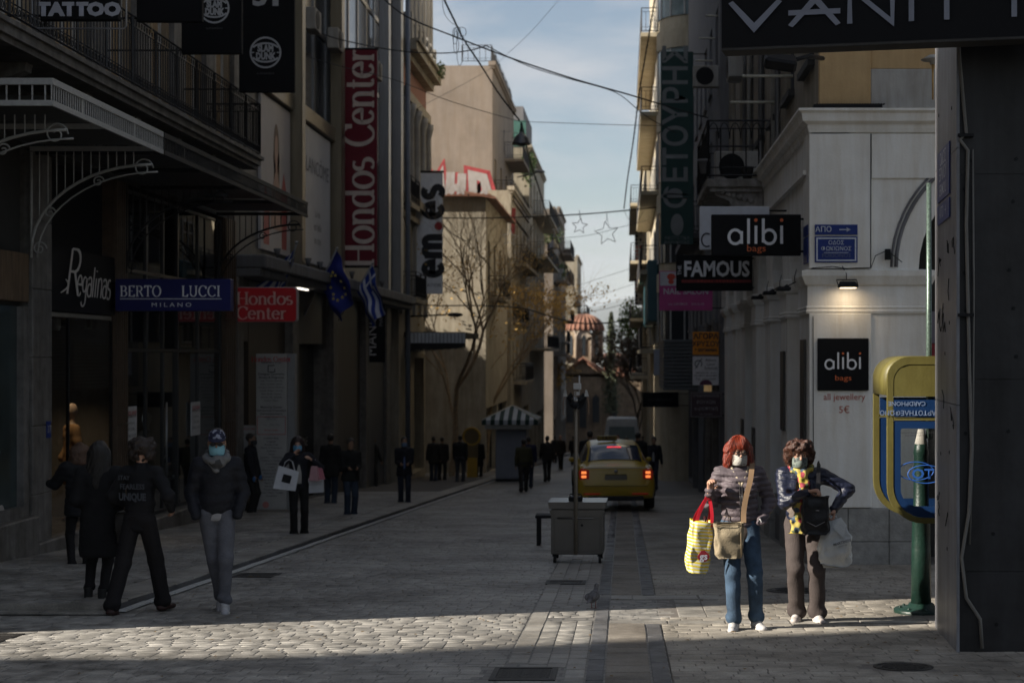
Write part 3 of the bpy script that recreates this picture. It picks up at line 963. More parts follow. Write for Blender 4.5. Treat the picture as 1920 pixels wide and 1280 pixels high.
def stone_mat(name,c,var,rough,spec=.2,bump=.35,ribs=False):
 m=bpy.data.materials.new(name);m.use_nodes=True
 t=m.node_tree;b=t.nodes['Principled BSDF']
 b.inputs['Specular IOR Level'].default_value=spec
 g=t.nodes.new('ShaderNodeNewGeometry')
 n1=t.nodes.new('ShaderNodeTexNoise');n1.inputs['Scale'].default_value=5.5;n1.inputs['Detail'].default_value=2
 n2=t.nodes.new('ShaderNodeTexNoise');n2.inputs['Scale'].default_value=60;n2.inputs['Detail'].default_value=6;n2.inputs['Roughness'].default_value=.7
 n3=t.nodes.new('ShaderNodeTexNoise');n3.inputs['Scale'].default_value=.8;n3.inputs['Detail'].default_value=9;n3.inputs['Roughness'].default_value=.7
 for n in(n1,n2,n3):t.links.new(g.outputs['Position'],n.inputs['Vector'])
 def ramp(src,p0,p1,a,bb):
  r=t.nodes.new('ShaderNodeValToRGB');r.color_ramp.elements[0].position=p0;r.color_ramp.elements[1].position=p1
  r.color_ramp.elements[0].color=(*a,1);r.color_ramp.elements[1].color=(*bb,1);t.links.new(src,r.inputs['Fac']);return r.outputs['Color']
 A=ramp(n1.outputs['Fac'],.3,.7,tuple(x*(1-var)for x in c),tuple(x*(1+var)for x in c))
 B=ramp(n2.outputs['Fac'],.36,.62,(.78,.78,.78),(1.1,1.09,1.07))
 C=ramp(n3.outputs['Fac'],.38,.60,(.58,.57,.56),(1.12,1.12,1.12))
 def mul(a,bb):
  q=t.nodes.new('ShaderNodeMix');q.data_type='RGBA';q.blend_type='MULTIPLY';q.inputs['Factor'].default_value=1
  t.links.new(a,q.inputs['A']);t.links.new(bb,q.inputs['B']);return q.outputs['Result']
 t.links.new(mul(mul(A,B),C),b.inputs['Base Color'])
 rr=t.nodes.new('ShaderNodeMapRange');rr.inputs['From Min'].default_value=.35;rr.inputs['From Max'].default_value=.65
 rr.inputs['To Min'].default_value=rough-.14;rr.inputs['To Max'].default_value=rough+.12
 t.links.new(n1.outputs['Fac'],rr.inputs['Value']);t.links.new(rr.outputs['Result'],b.inputs['Roughness'])
 bp=t.nodes.new('ShaderNodeBump');bp.inputs['Strength'].default_value=bump;bp.inputs['Distance'].default_value=.012
 if ribs:
  w=t.nodes.new('ShaderNodeTexWave');w.inputs['Scale'].default_value=14;w.bands_direction='Y'
  t.links.new(g.outputs['Position'],w.inputs['Vector']);t.links.new(w.outputs['Fac'],bp.inputs['Height'])
 else:
  t.links.new(n2.outputs['Fac'],bp.inputs['Height'])
 t.links.new(bp.outputs['Normal'],b.inputs['Normal'])
 return m

M_COB=stone_mat('cobble_stone',(.29,.278,.258),.34,.52,spec=.32)
M_PAV=stone_mat('paver_stone',(.325,.30,.262),.22,.62,spec=.18)
M_SLAB=stone_mat('slab_stone',(.31,.295,.27),.18,.50)
M_DARKSLAB=stone_mat('dark_slab_stone',(.13,.13,.135),.22,.55)
M_RIB=stone_mat('ribbed_slab_stone',(.255,.23,.20),.12,.65,bump=.6,ribs=True)
M_JOINT=M('joint_sand',(.11,.10,.09),.95,vs=9,bump=.4)

def brick_ground():
 m=bpy.data.materials.new('far_paving');m.use_nodes=True
 t=m.node_tree;b=t.nodes['Principled BSDF'];b.inputs['Roughness'].default_value=.55
 g=t.nodes.new('ShaderNodeNewGeometry');br=t.nodes.new('ShaderNodeTexBrick')
 br.inputs['Scale'].default_value=1.0;br.inputs['Brick Width'].default_value=.22;br.inputs['Row Height'].default_value=.15
 br.inputs['Mortar Size'].default_value=.012;br.inputs['Color1'].default_value=(.17,.16,.15,1);br.inputs['Color2'].default_value=(.23,.22,.20,1)
 br.inputs['Mortar'].default_value=(.09,.085,.08,1)
 n=t.nodes.new('ShaderNodeTexNoise');n.inputs['Scale'].default_value=.7;n.inputs['Detail'].default_value=5
 t.links.new(g.outputs['Position'],br.inputs['Vector']);t.links.new(g.outputs['Position'],n.inputs['Vector'])
 r=t.nodes.new('ShaderNodeValToRGB');r.color_ramp.elements[0].position=.35;r.color_ramp.elements[0].color=(.7,.7,.7,1);r.color_ramp.elements[1].position=.65;r.color_ramp.elements[1].color=(1,1,1,1)
 t.links.new(n.outputs['Fac'],r.inputs['Fac'])
 q=t.nodes.new('ShaderNodeMix');q.data_type='RGBA';q.blend_type='MULTIPLY';q.inputs['Factor'].default_value=1
 t.links.new(br.outputs['Color'],q.inputs['A']);t.links.new(r.outputs['Color'],q.inputs['B']);t.links.new(q.outputs['Result'],b.inputs['Base Color'])
 return m

def sheet(name,x0,x1,y0,y1,dz,mat,parent=None,kind='structure'):
 ys=[y0]+[y for y in(-60,200)if y0<y<y1]+[y1]
 mb=MB()
 vs=[];
 for y in ys:vs+=[(x0,y,gz(y)+dz),(x1,y,gz(y)+dz)]
 mb.add(vs,[[2*i,2*i+1,2*i+3,2*i+2]for i in range(len(ys)-1)])
 o=mb.obj(name,mat,parent)
 if kind:o['kind']=kind
 return o
sheet('ground',-3000,3000,-300,6400,-.05,M('earth',(.16,.14,.11),.95,vs=.02))
KX=-4.78 
road=sheet('road',-9.5,.34,-20,200,-.0045,brick_ground())
pav_r=sheet('pavement',.345,14,-20,200,-.004,MATS.get('far2')or M('far_pavement',(.15,.135,.12),.65,vs=3,bump=.3))
pav_l=sheet('pavement',-9.2,KX-.06,15.22,200,.075,M('joint_sand',(.1,.1,.1)))
for nm in('a',):
 mb=MB();mb.prism([(15.22,gz(15.22)-.03),(200,gz(200)-.03),(200,gz(200)+.072),(15.22,gz(15.22)+.072)],(KX-.07,0,0),(0,1,0),(0,0,1),(-1,0,0),0,.5)
 mb.obj('kerb_core',M_DARKSLAB,pav_l)

# individual stones first, the rest of each kind joined
rs=random.Random(3)
def lay(parent,name,label,boxes,mat,n_ind,lift=0.0,bev=.035,variants=8,jit=.0012):
 """boxes: (cx, cy, lx, ly)"""
 boxes=sorted(boxes,key=lambda b:b[1])
 def infr(b):
  px=VX+FPX*b[0]/b[1]
  return b[1]>10.6 and-40<px<1960
 ind=[];rest=[]
 for b in boxes:
  (ind if len(ind)<n_ind and infr(b)else rest).append(b)
 meshes=[]
 for k in range(variants):
  mb=MB();mb.add(stone_rings(rs,bev),STONE_F);meshes.append(mb.mesh(name,mat))
 for(cx,cy,lx,ly)in ind:
  o=link(name,rs.choice(meshes),parent,(cx,cy,gz(cy)+lift+rs.uniform(-jit,jit)))
  o.scale=(lx,ly,1);o.rotation_euler=(TILT+rs.uniform(-.009,.009),rs.uniform(-.008,.008),rs.uniform(-.012,.012))
 if rest:
  A=np.array([stone_rings(rs,bev)for _ in range(24)])
  B=np.array(rest);n=len(B)
  idx=np.random.RandomState(2).randint(0,24,n)
  rv=np.random.RandomState(4)
  P=A[idx].copy()
  P[:,:,0]=P[:,:,0]*B[:,2:3]+B[:,0:1]
  yy=P[:,:,1]*B[:,3:4]
  P[:,:,2]+=-SL*(B[:,1:2]+yy)+lift+rv.uniform(-jit,jit,(n,1))+yy*rv.uniform(-.009,.009,(n,1))
  P[:,:,1]=yy+B[:,1:2]
  me=bpy.data.meshes.new(name)
  F=np.array([list(f)+[f[0]]if len(f)==3 else f for f in STONE_F])
  quads=[f for f in STONE_F if len(f)==4];tris=[f for f in STONE_F if len(f)==3]
  off=(np.arange(n)*13)[:,None,None]
  q=(np.array(quads)[None]+off).reshape(-1,4);tr=(np.array(tris)[None]+off).reshape(-1,3)
  me.vertices.add(n*13);me.vertices.foreach_set('co',P.astype(np.float32).ravel())
  me.loops.add(q.size+tr.size);me.loops.foreach_set('vertex_index',np.concatenate([q.ravel(),tr.ravel()]).astype(np.int32))
  me.polygons.add(len(q)+len(tr))
  me.polygons.foreach_set('loop_start',np.concatenate([np.arange(len(q))*4,len(q)*4+np.arange(len(tr))*3]).astype(np.int32))
  me.update(calc_edges=True)
  me.materials.append(mat)
  o=link(name+'s',me,parent);o['kind']='stuff'

def rows(x0,x1,y0,y1,ry,lx,gap=.006,jl=.35,skip=None,along='x',bow=.0):
 out=[];y=y0
 a0,a1,c0,c1=(x0,x1,y0,y1)if along=='x' else(y0,y1,x0,x1)
 c=c0
 nr=max(1,round((c1-c0)/ry));w=(c1-c0)/nr
 for k in range(nr):
  c=c0+k*w
  a=a0-rs.uniform(0,lx)*.9
  while a<a1:
   L=lx*rs.uniform(1-jl,1+jl)
   b0,b1=max(a,a0),min(a+L,a1)
   if b1-b0>lx*.25:
    ca,cc=(b0+b1)/2,c+w/2
    wob=.004*math.sin(ca*2.3+c*.7)*bow
    bx=(ca,cc+wob,b1-b0-gap*rs.uniform(.6,1.5),w-gap*rs.uniform(.5,1.6))if along=='x' else(cc,ca,w-gap,b1-b0-gap)
    if not(skip and skip(bx[0],bx[1])):out.append(bx)
   a+=L
 return out

GR=[(-.70,11.35,.46,.62),(-.66,18.45,.46,.5),(-4.45,19.4,.5,.6),(-5.35,13.1,.5,1.1)]  
def in_gr(x,y):
 return any(abs(x-a)<w/2+.05 and abs(y-b)<d/2+.05 for a,b,w,d in GR)
YE=52
cob=rows(KX+.02,-.87,15.2,YE,.125,.185,skip=in_gr,bow=1)+rows(-6.6,-.87,10.2,15.19,.125,.185,skip=in_gr,bow=1)
cob+=rows(-.70,-.27,10.2,14.62,.142,.24,skip=in_gr,along='y')+rows(-.70,-.27,15.95,40,.142,.24,skip=in_gr,along='y')+rows(-.70,-.27,14.9,15.94,.125,.17)
lay(road,'cobble',None,cob,M_COB,290)
slb=rows(-.86,-.705,10.2,60,.155,.48,jl=.15,along='y',skip=in_gr)
lay(road,'border_slab',None,slb,M_SLAB,40,lift=.002,bev=.02,jit=.002)
kr=rows(KX-.5,KX-.05,15.22,75,.45,.82,jl=.1,along='y')
lay(pav_l,'kerb_slab',None,kr,M_SLAB,60,lift=.098,bev=.02,jit=.002)
lpv=rows(-8.02,KX-.51,15.22,46,.125,.21)
lay(pav_l,'paver',None,lpv,M_COB,200,lift=.098,jit=.0015)
gut=rows(KX-.045,KX+.03,15.3,90,.075,.9,gap=.004,jl=.05,along='y')
lay(road,'gutter_strip',None,gut,M('pale_marble',(.55,.55,.54),.35,vs=20),30,lift=.03,bev=.01,jit=.001)
mb=MB();mb.box(-9.4,KX-.05,15.2,15.225,gz(15.2)-.06,gz(15.2)+.093);mb.obj('kerb_face',M_SLAB,pav_l)
hl=rows(-9.4,KX-.05,15.03,15.2,.17,.8,jl=.1)
lay(pav_l,'kerb_slab',None,hl,M_SLAB,10,lift=.03,bev=.02,jit=.001)
# ribbed guide strip with its dark borders
rib=rows(-.128,.198,10.2,14.35,.32,.34,gap=.005,jl=.02,along='y')+rows(-.128,.198,16.95,70,.32,.42,gap=.005,jl=.02,along='y')
lay(pav_r,'guide_slab',None,rib,M_RIB,60,lift=.006,bev=.012,jit=.001)
bor=rows(-.262,-.135,10.2,16.6,.127,.5,jl=.12,along='y')+rows(-.262,-.135,16.95,70,.127,.5,jl=.12,along='y')+rows(.205,.335,10.2,14.35,.13,.5,jl=.12,along='y')+rows(.205,.335,16.95,70,.13,.5,jl=.12,along='y')
lay(pav_r,'border_slab',None,bor,M_DARKSLAB,60,lift=.004,bev=.02,jit=.003)
cross=rows(-.128,3.6,14.4,14.62,.2,.55,jl=.2)+rows(-.128,1.6,16.5,16.92,.40,.6,jl=.2)+rows(.52,1.05,14.9,16.45,.26,.55,along='y')
lay(pav_r,'cross_slab',None,cross,M_SLAB,50,lift=.004,bev=.02,jit=.002)
inr=rows(-.128,.5,14.66,16.46,.13,.19)
lay(pav_r,'cobble',None,inr,M_COB,60,lift=-.004)
def sk(x,y):return(x<1.07 and 14.9<y<16.46)or(x<1.62 and 16.47<y<16.95)
MH=[(1.9,17.5,.33),(2.05,11.7,.22)]
def in_mh(x,y):return any(math.hypot(x-a,y-b)<r+.04 for a,b,r in MH)
pv=rows(.345,3.2,10.2,14.38,.125,.235,skip=in_mh)+rows(.345,9.0,14.64,21.0,.125,.235,skip=lambda x,y:sk(x,y)or in_mh(x,y))+rows(.345,2.44,21.0,46,.13,.235)
lay(pav_r,'paver',None,pv,M_PAV,290,lift=.0,jit=.0012)

iron=M('cast_iron',(.045,.042,.04),.55,metal=.6,vs=30,bump=.3)
for k,(x,y,w,d)in enumerate(GR):
 t=thing('drain_grate',('slotted iron drain grate in the cobbles at the bottom edge, left of the ribbed strip','slotted iron drain grate in the cobbles just in front of the steel cart',
  'slotted iron drain grate by the left kerb behind the man in the cap','long iron drain grate across the cobbles near the left edge')[k],'drain grate',(x,y,gz(y)),group='drain grates in the street')
 mb=MB()
 for(a,b,c,e)in((-w/2,w/2,-d/2,-d/2+.05),(-w/2,w/2,d/2-.05,d/2),(-w/2,-w/2+.04,-d/2+.051,d/2-.051),(w/2-.04,w/2,-d/2+.051,d/2-.051)):
  mb.add([(a,c,-SL*c-.015),(b,c,-SL*c-.015),(b,e,-SL*e-.015),(a,e,-SL*e-.015),(a,c,-SL*c+.004),(b,c,-SL*c+.004),(b,e,-SL*e+.004),(a,e,-SL*e+.004)],
      [(3,2,1,0),(4,5,6,7),(0,1,5,4),(1,2,6,5),(2,3,7,6),(3,0,4,7)])
 mb.obj('frame',iron,t,local=True)
 n=int((d-.12)/.05);b1=MB();b1.box(-w/2+.045,w/2-.045,-.013,.013,-.012,.001);me=b1.mesh('bar',iron)
 for q in range(n):
  yy=-d/2+.075+q*.05
  o=link('bar',me,t,(0,yy,-SL*yy))
for k,(x,y,r)in enumerate(MH):
 t=thing('manhole_cover',('round iron manhole cover in the pavers behind the curly haired woman','small iron cover set in the shaded pavers near the dark pillar')[k],'manhole cover',(x,y,gz(y)))
 mb=MB();mb.rev([(r,-.02),(r,.003),(r-.03,.004),(r-.035,-.004),(r-.06,-.003),(0,-.002)],n=28,smooth=False)
 o=mb.obj('cover',iron,t,local=True);o.rotation_euler=(TILT,0,0)
 mb=MB()
 for q in range(-3,4):mb.box(-r*.7*math.cos(q*.3),r*.7*math.cos(q*.3),q*r*.2-.01,q*r*.2+.01,-.002,.004)
 o=mb.obj('ribs',iron,t,local=True);o.rotation_euler=(TILT,0,0)

# distant hill behind the street
hm=MB();hv=[];NH=60
for i in range(NH+1):
 x=-2600+5200*i/NH
 hgt=150+55*math.sin(i*.21+1)+22*math.sin(i*.6)+8*math.sin(i*1.7)
 hv+=[(x,3600,-10),(x,4300,-10+hgt*.7),(x,4900,-10+hgt),(x,6200,-10)]
hm.add(hv,[[4*i+j,4*i+4+j,4*i+5+j,4*i+1+j]for i in range(NH)for j in range(3)],True)
hm.obj('hills',M('hill_scrub',(.07,.08,.07),.95,vs=.01))['kind']='structure'
# ------------------------------------------------------------------ building helpers
m_pane_dark=M('far_pane',(.03,.035,.04),.12,vs=2,spec=.6)
m_black=M('black_paint',(.010,.010,.011),.6,vs=12,bump=.05,spec=.2)
m_iron=M('wrought_iron',(.018,.018,.02),.5,metal=.3,vs=30)
m_alu=M('aluminium',(.28,.28,.29),.38,metal=.7,vs=6,stretch=(4,4,.3))
m_white=M('white_frame',(.45,.44,.42),.5,vs=8)
WIN={}
def window(parent,fr,u,v,w,h,mf=None,mp=None,style='cross',dep=.16,name='window'):
 o,U,Vv,n=fr
 mf=mf or m_white;mp=mp or m_pane_dark
 key=(round(w,2),round(h,2),style,tuple(round(c)for c in n),mf.name,mp.name)
 if key not in WIN:
  z=V(0,0,0);f=(z,U,Vv,n);mb=MB();t=min(.07,w*.09)
  mb.fbox(f,0,w,0,t,0,.05);mb.fbox(f,0,w,h-t,h,0,.05)
  mb.fbox(f,0,t,t,h-t,0,.05);mb.fbox(f,w-t,w,t,h-t,0,.05)
  if style in('cross','double','shutter'):
   mb.fbox(f,w/2-t*.45,w/2+t*.45,t,h-t,0,.045)
  if style=='cross' and h>1.2:mb.fbox(f,t,w-t,h*.72,h*.72+t*.8,.0,.04)
  if style=='shutter':
   k=max(4,int(h/.09))
   for i in range(k):
    a=t+(h-2*t)*i/k
    for(p,q)in((t,w/2-t*.45),(w/2+t*.45,w-t)):
     mb.prism([(0,0),(.03,.012),(.03,.022),(0,.01+(h-2*t)/k*.7)],f[0]+U*p+Vv*a,n,Vv,U,0,q-p)
  pm=MB();pm.add([z+U*t+Vv*t+n*.012,z+U*(w-t)+Vv*t+n*.012,z+U*(w-t)+Vv*(h-t)+n*.012,z+U*t+Vv*(h-t)+n*.012],[(0,1,2,3)])
  WIN[key]=(mb.mesh('window',mf),pm.mesh('pane',mp))
 a,b=WIN[key]
 loc=o+U*u+Vv*v-n*dep-wloc(parent)
 ob=link(name,a,parent,loc)
 link('pane',b,ob)
 return ob

def rail(mb,pts,z0,hgt,sp=.12,r=.009,scroll=False):
 """railing along the points at height z0"""
 for i in range(len(pts)-1):
  a,b=Vector((*pts[i],z0)),Vector((*pts[i+1],z0));L=(b-a).length;d=(b-a)/L
  up=V(0,0,1)
  for z in(.06,hgt):mb.tube([a+up*z,b+up*z],.018,4,False)
  mb.tube([a+up*(hgt-.14),b+up*(hgt-.14)],.010,4,False)
  mb.tube([a+up*.2,b+up*.2],.010,4,False)
  n=max(2,int(L/sp))
  for k in range(n+1):
   p=a+d*(L*k/n);mb.tube([p+up*.06,p+up*(hgt if k%9==0 else hgt-.14)],r*(2.2 if k%9==0 else 1),4,False,False)
   if scroll and k<n:
    c=p+d*(L/n/2)+up*(hgt-.07)
    mb.tube([c+d*(.03*math.cos(t*PI/3))+up*(.045*math.sin(t*PI/3))for t in range(7)],.006,3,False,False)
    c=p+d*(L/n/2)+up*.13
    mb.tube([c+d*(.03*math.cos(t*PI/3))+up*(.045*math.sin(t*PI/3))for t in range(7)],.006,3,False,False)

def balcony(parent,fr,u0,u1,v,d,ms,hgt=.95,name='balcony',solid=None):
 o,U,Vv,n=fr
 mb=MB();mb.fbox(fr,u0,u1,v-.16,v,0.002,d)
 b=mb.obj(name,ms,parent)
 mb=MB()
 P=[o+U*u0,o+U*u0+n*d*.96,o+U*u1+n*d*.96,o+U*u1]
 if solid:
  mb.fbox(fr,u0,u1,v,v+hgt*.85,d-.06,d-.003)
  mb.fbox(fr,u0,u0+.06,v,v+hgt*.85,.01,d-.061)
  mb.obj('parapet',solid,b)
 else:
  rail(mb,[(p.x,p.y)for p in P],(o+Vv*v).z,hgt,sp=.14,r=.010)
  q=mb.obj('railing',m_iron,b);q['kind']='stuff'
 return b

def mass(mb,x0,x1,y0,y1,z0,z1):return mb.box(x0,x1,y0,y1,z0,z1)

def side_block(name,label,cat,side,X,Y0,Y1,z1,mat,depth=9,floors=(),bays=4,ww=1.1,wh=1.5,z0=None,cam_holes=(),style='cross',mf=None,mp=None,balc=None,balc_mat=None,shop=True,shopmat=None,parapet=.5):
 """building flanking the street: facade on plane X with real openings, solid body behind"""
 z0=gz(Y1)-.3 if z0 is None else z0
 r=thing(name,label,cat,(X,Y0,gz(Y0)))
 rev=.16
 fr=frame_left(X,Y0,z0)if side<0 else frame_right(X,Y0,z0)
 s=-1 if side<0 else 1
 L=Y1-Y0
 holes=[]
 for f in floors:
  for k in range(bays):
   uc=L*(k+.5)/bays
   holes.append((uc-ww/2,uc+ww/2,f-z0,f-z0+wh))
 if shop:
  g0=gz(Y0)-z0
  nb=max(1,int(L/4.5))
  sh=[(L*k/nb+.35,L*(k+1)/nb-.35,.02+gz(Y0+L*(k+1)/nb)-z0+.15,gz(Y0)-z0+2.9)for k in range(nb)]
 else:sh=[]
 mb=MB()
 holed(mb,fr,L,z1-z0,holes+sh,.35)
 mb.box(X+s*.351,X+s*depth,Y0+.36,Y1-.001,z0,z1-.01)
 # near wall and roof
 fc=frame_cam(min(X,X+s*depth),Y0,z0)
 cw=[]
 for(a,b,c,d)in cam_holes:
  ax,bx=sorted((a-fc[0].x,b-fc[0].x));cw.append((ax,bx,c-z0,d-z0))
 holed(mb,fc,depth,z1-z0,cw,.35)
 mb.add([(X,Y0,z1),(X+s*depth,Y0,z1),(X+s*depth,Y1,z1),(X,Y1,z1)],[(0,1,2,3)])
 mb.add([(X,Y1,z0),(X+s*depth,Y1,z0),(X+s*depth,Y1,z1),(X,Y1,z1)],[(0,1,2,3)])
 w=mb.obj('wall',mat,r)
 if parapet:
  mb=MB();mb.box(X-s*.18,X+s*.2,Y0-.1,Y1,z1+.002,z1+.22);mb.box(X-s*.10,X+s*.15,Y0-.04,Y1,z1-.14,z1)
  mb.obj('cornice',mat,r)
 for(a,b,c,d)in holes:
  window(r,fr,a,c,b-a,d-c,mf,mp,style,dep=.2)
  sl=MB();sl.fbox(fr,a-.06,b+.06,c-.07,c-.002,-.05,.07);sl.obj('sill',mat,r)
 for(a,b,c,d)in cw:
  window(r,fc,a,c,b-a,d-c,mf,mp,style,dep=.2)
 for(a,b,c,d)in sh:
  window(r,fr,a,c,b-a,d-c,m_black,shopmat or m_pane_dark,'double',dep=.3,name='shop_window')
 if balc:
  for(f,u0,u1,d)in balc:
   balcony(r,fr,u0,u1,f-z0,d,balc_mat or mat)
 return r,fr

# ------------------------------------------------------------------ wall materials
m_beige=M('render_beige',(.27,.235,.18),.85,vs=3,bump=.15,bs=25,streak=.3)
m_party=M('render_party_wall',(.235,.20,.17),.9,var=.2,vs=.35,bump=.1,bs=12,streak=.12)
m_cream=M('render_cream',(.36,.32,.25),.85,var=.2,vs=1,bump=.12,bs=20,streak=.3)
m_grey=M('render_grey',(.17,.17,.18),.85,vs=2,bump=.12,bs=20,streak=.25)
m_pale=M('render_pale',(.40,.385,.36),.85,vs=2,bump=.12,bs=20,streak=.25)
m_marble=M('weathered_marble',(.17,.16,.15),.55,var=.3,vs=5,bump=.15,bs=30,streak=.4,spec=.25)
m_brst=M('brown_marble',(.09,.06,.04),.45,var=.3,vs=5,bump=.1,streak=.3)
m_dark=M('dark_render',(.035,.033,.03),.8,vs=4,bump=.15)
m_wood=M('old_wood',(.13,.085,.05),.75,var=.4,vs=7,bump=.4,bs=40,stretch=(3,3,.3))
m_gold=M('bronze_aluminium',(.22,.185,.13),.38,metal=.6,vs=3,stretch=(3,3,.3))
m_terra=M('roof_tile',(.19,.085,.055),.85,var=.35,vs=14,bump=.2)
m_int=M('shop_interior',(.22,.20,.17),.8,vs=3)
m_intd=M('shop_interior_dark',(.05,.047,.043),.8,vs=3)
m_glass=glassm('shop_glass',(.80,.82,.82),.05,.01)
m_glassd=glassm('smoked_shop_glass',(.30,.32,.32),.05,.01)

# ================================================================== L1: the near left building with the balcony and the canopy
XL=-8.0
L1=thing('corner_building','near left building with iron balcony, glass canopy and dark ground floor shops','building',(XL,12.8,gz(12.8)))
up=[]
fr1=frame_left(XL,12.8,5.32)
for k in range(9):
 u=1.0+k*2.18;up.append((u,u+1.15,.08,2.75));up.append((u,u+1.15,3.7,6.1))
mb=MB();holed(mb,fr1,20.15,18.68,up,.3)
mb.box(-20,XL-.301,12.8,32.95,5.0,24.0)
mb.box(-20,-9.9,12.8,32.95,gz(33)-.2,5.0)
mb.add([(-20,12.8,5),(XL,12.8,5),(XL,12.8,24.0),(-20,12.8,24.0)],[(0,1,2,3)])
mb.add([(-9.9,12.8,gz(12.8)-.2),(XL,12.8,gz(12.8)-.2),(XL,12.8,5),(-9.9,12.8,5)],[(0,1,2,3)])
mb.add([(XL,12.8,24.0),(XL,32.95,24.0),(-8.4,32.95,24.0),(-8.4,12.8,24.0)],[(0,1,2,3)])
mb.add([(XL,32.95,4.4),(-9.9,32.95,4.4),(-9.9,32.95,24.0),(XL,32.95,24.0)],[(0,1,2,3)])
mb.obj('wall',M('render_near_beige',(.32,.25,.17),.8,vs=3,bump=.15,streak=.3),L1)
m_shut=M('beige_shutter',(.38,.27,.15),.6,vs=8)
for i,(a,b,c,d)in enumerate(up):
 window(L1,fr1,a,c,b-a,d-c,m_white,m_shut if i%4<3 else m_pane_dark,'double',dep=.14)
for k in range(10):
 u=.12+k*2.18;mb=MB();mb.fbox(fr1,u,u+.62,0.02,3.3,0.002,.10);mb.fbox(fr1,u-.05,u+.67,3.3,3.5,.002,.16)
 mb.obj('pilaster',m_marble,L1)
mb=MB();mb.fbox(fr1,0,20.15,3.502,3.66,.002,.22);mb.obj('cornice',m_marble,L1)
# beam over the shops, balcony slab, brackets
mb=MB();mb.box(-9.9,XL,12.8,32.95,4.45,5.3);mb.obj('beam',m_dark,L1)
XB=-6.9
mb=MB();mb.box(XL+.002,XB,14.5,30.5,5.29,5.40);mb.box(XL+.002,XB-.06,14.5,30.44,5.22,5.289);mb.box(XL+.002,XB+.05,14.5,30.56,5.401,5.46)
bal=mb.obj('balcony',m_marble,L1)
mb=MB();rail(mb,[(XB,14.6),(XB,30.4),(XL,30.4)],5.46,1.0,sp=.125,r=.010,scroll=True)
q=mb.obj('railing',m_iron,bal);q['kind']='stuff'
for y in[15,17.2,19.4,21.6,23.8,26,28.2,30.2]:
 mb=MB()
 pr=[(0,0),(0,-.62),(.10,-.60),(.16,-.42),(.34,-.34),(.46,-.20),(.62,-.16),(.78,-.10),(.80,0)]
 mb.prism([(a,b)for a,b in pr],(XL+.003,y-.11,5.218),(1,0,0),(0,0,1),(0,1,0),0,.22)
 mb.obj('bracket',m_marble,bal)
for y in(23.4,25.2):
 mb=MB();mb.tube([(XB,y,6.4),(XB,y,6.55)],.02,6);mb.sph((XB,y,6.60),.055,10,7);mb.obj('finial',M('pale_gold',(.5,.4,.25),.4),bal)
# canopy: white near part, dark far part
XC=-6.2
m_cw=M('white_iron',(.36,.355,.34),.5,vs=18,bump=.1)
def canopy(y0,y1,mat,nm):
 mb=MB()
 mb.box(XC-.03,XC,y0,y1,4.63,4.70);mb.box(XC-.03,XC,y0,y1,4.40,4.46)
 mb.box(XL+.01,XC-.031,y0,y0+.05,4.63,4.70);mb.box(XL+.01,XC-.031,y0,y0+.05,4.40,4.46)
 k=int((y1-y0)/2.1)
 for i in range(1,k+1):mb.box(XL+.01,XC-.031,y0+(y1-y0)*i/k-.05,y0+(y1-y0)*i/k,4.44,4.50)
 c=mb.obj(nm,mat,L1)
 mb=MB();n=int((y1-y0)/.075)
 for i in range(n+1):
  y=y0+(y1-y0)*i/n
  mb.box(XC-.022,XC-.012,y,y+(.05 if i%26==13 else .018),4.46,4.63)
 for i in range(int((XC-XL)/.14)):mb.box(XC-.1-i*.14,XC-.085-i*.14,y0+.02,y0+.035,4.46,4.63)
 q=mb.obj('bars',mat,c);q['kind']='stuff'
 mb=MB()
 for i in range(k):
  a,b=y0+(y1-y0)*i/k+.01,y0+(y1-y0)*(i+1)/k-.06
  mb.add([(XL+.02,a,4.53),(XC-.04,a,4.51),(XC-.04,b,4.51),(XL+.02,b,4.53)],[(0,1,2,3)])
 mb.obj('roof_glass',M('grimy_glass',(.05,.05,.047),.5,vs=5),c)
 return c
cw=canopy(17.4,21.6,m_cw,'canopy')
cd=canopy(21.65,31.5,m_iron,'canopy')
def scroll_bracket(par,y,mat,nm='bracket'):
 mb=MB()
 A=[(XL+.05+1.62*(1-math.cos(t)),y,3.10+1.15*math.sin(t))for t in[R(90)*i/12 for i in range(13)]]
 mb.tube(A,.022,5)
 mb.tube([(p[0]+.08,p[1],p[2]-.10)for p in A],.012,4)
 mb.tube([(XL+.05,y,3.0),(XL+.05,y,4.42)],.02,5)
 for(cx,cz,r)in((XL+1.55,4.20,.14),(XL+.16,3.12,.10),(XL+.30,3.60,.08),(XL+.95,4.02,.08)):
  mb.tube([(cx+r*(1-i/26)*math.cos(i*.42),y,cz+r*(1-i/26)*math.sin(i*.42))for i in range(22)],.011,4)
 mb.obj(nm,mat,par)
 mb=MB()
 for i in range(12):
  x=XL+.16+i*.115;t=min(1,(x-XL-.05)/1.62);za=3.10+1.15*math.sqrt(max(0,1-(1-t)**2))
  mb.tube([(x,y,za),(x,y,4.42)],.008,4,False)
 q=mb.obj('bracket_bars',mat,par);q['kind']='stuff'
scroll_bracket(cw,18.2,m_cw);scroll_bracket(cw,21.5,m_cw);scroll_bracket(cd,25.6,m_iron);scroll_bracket(cd,31.3,m_iron)
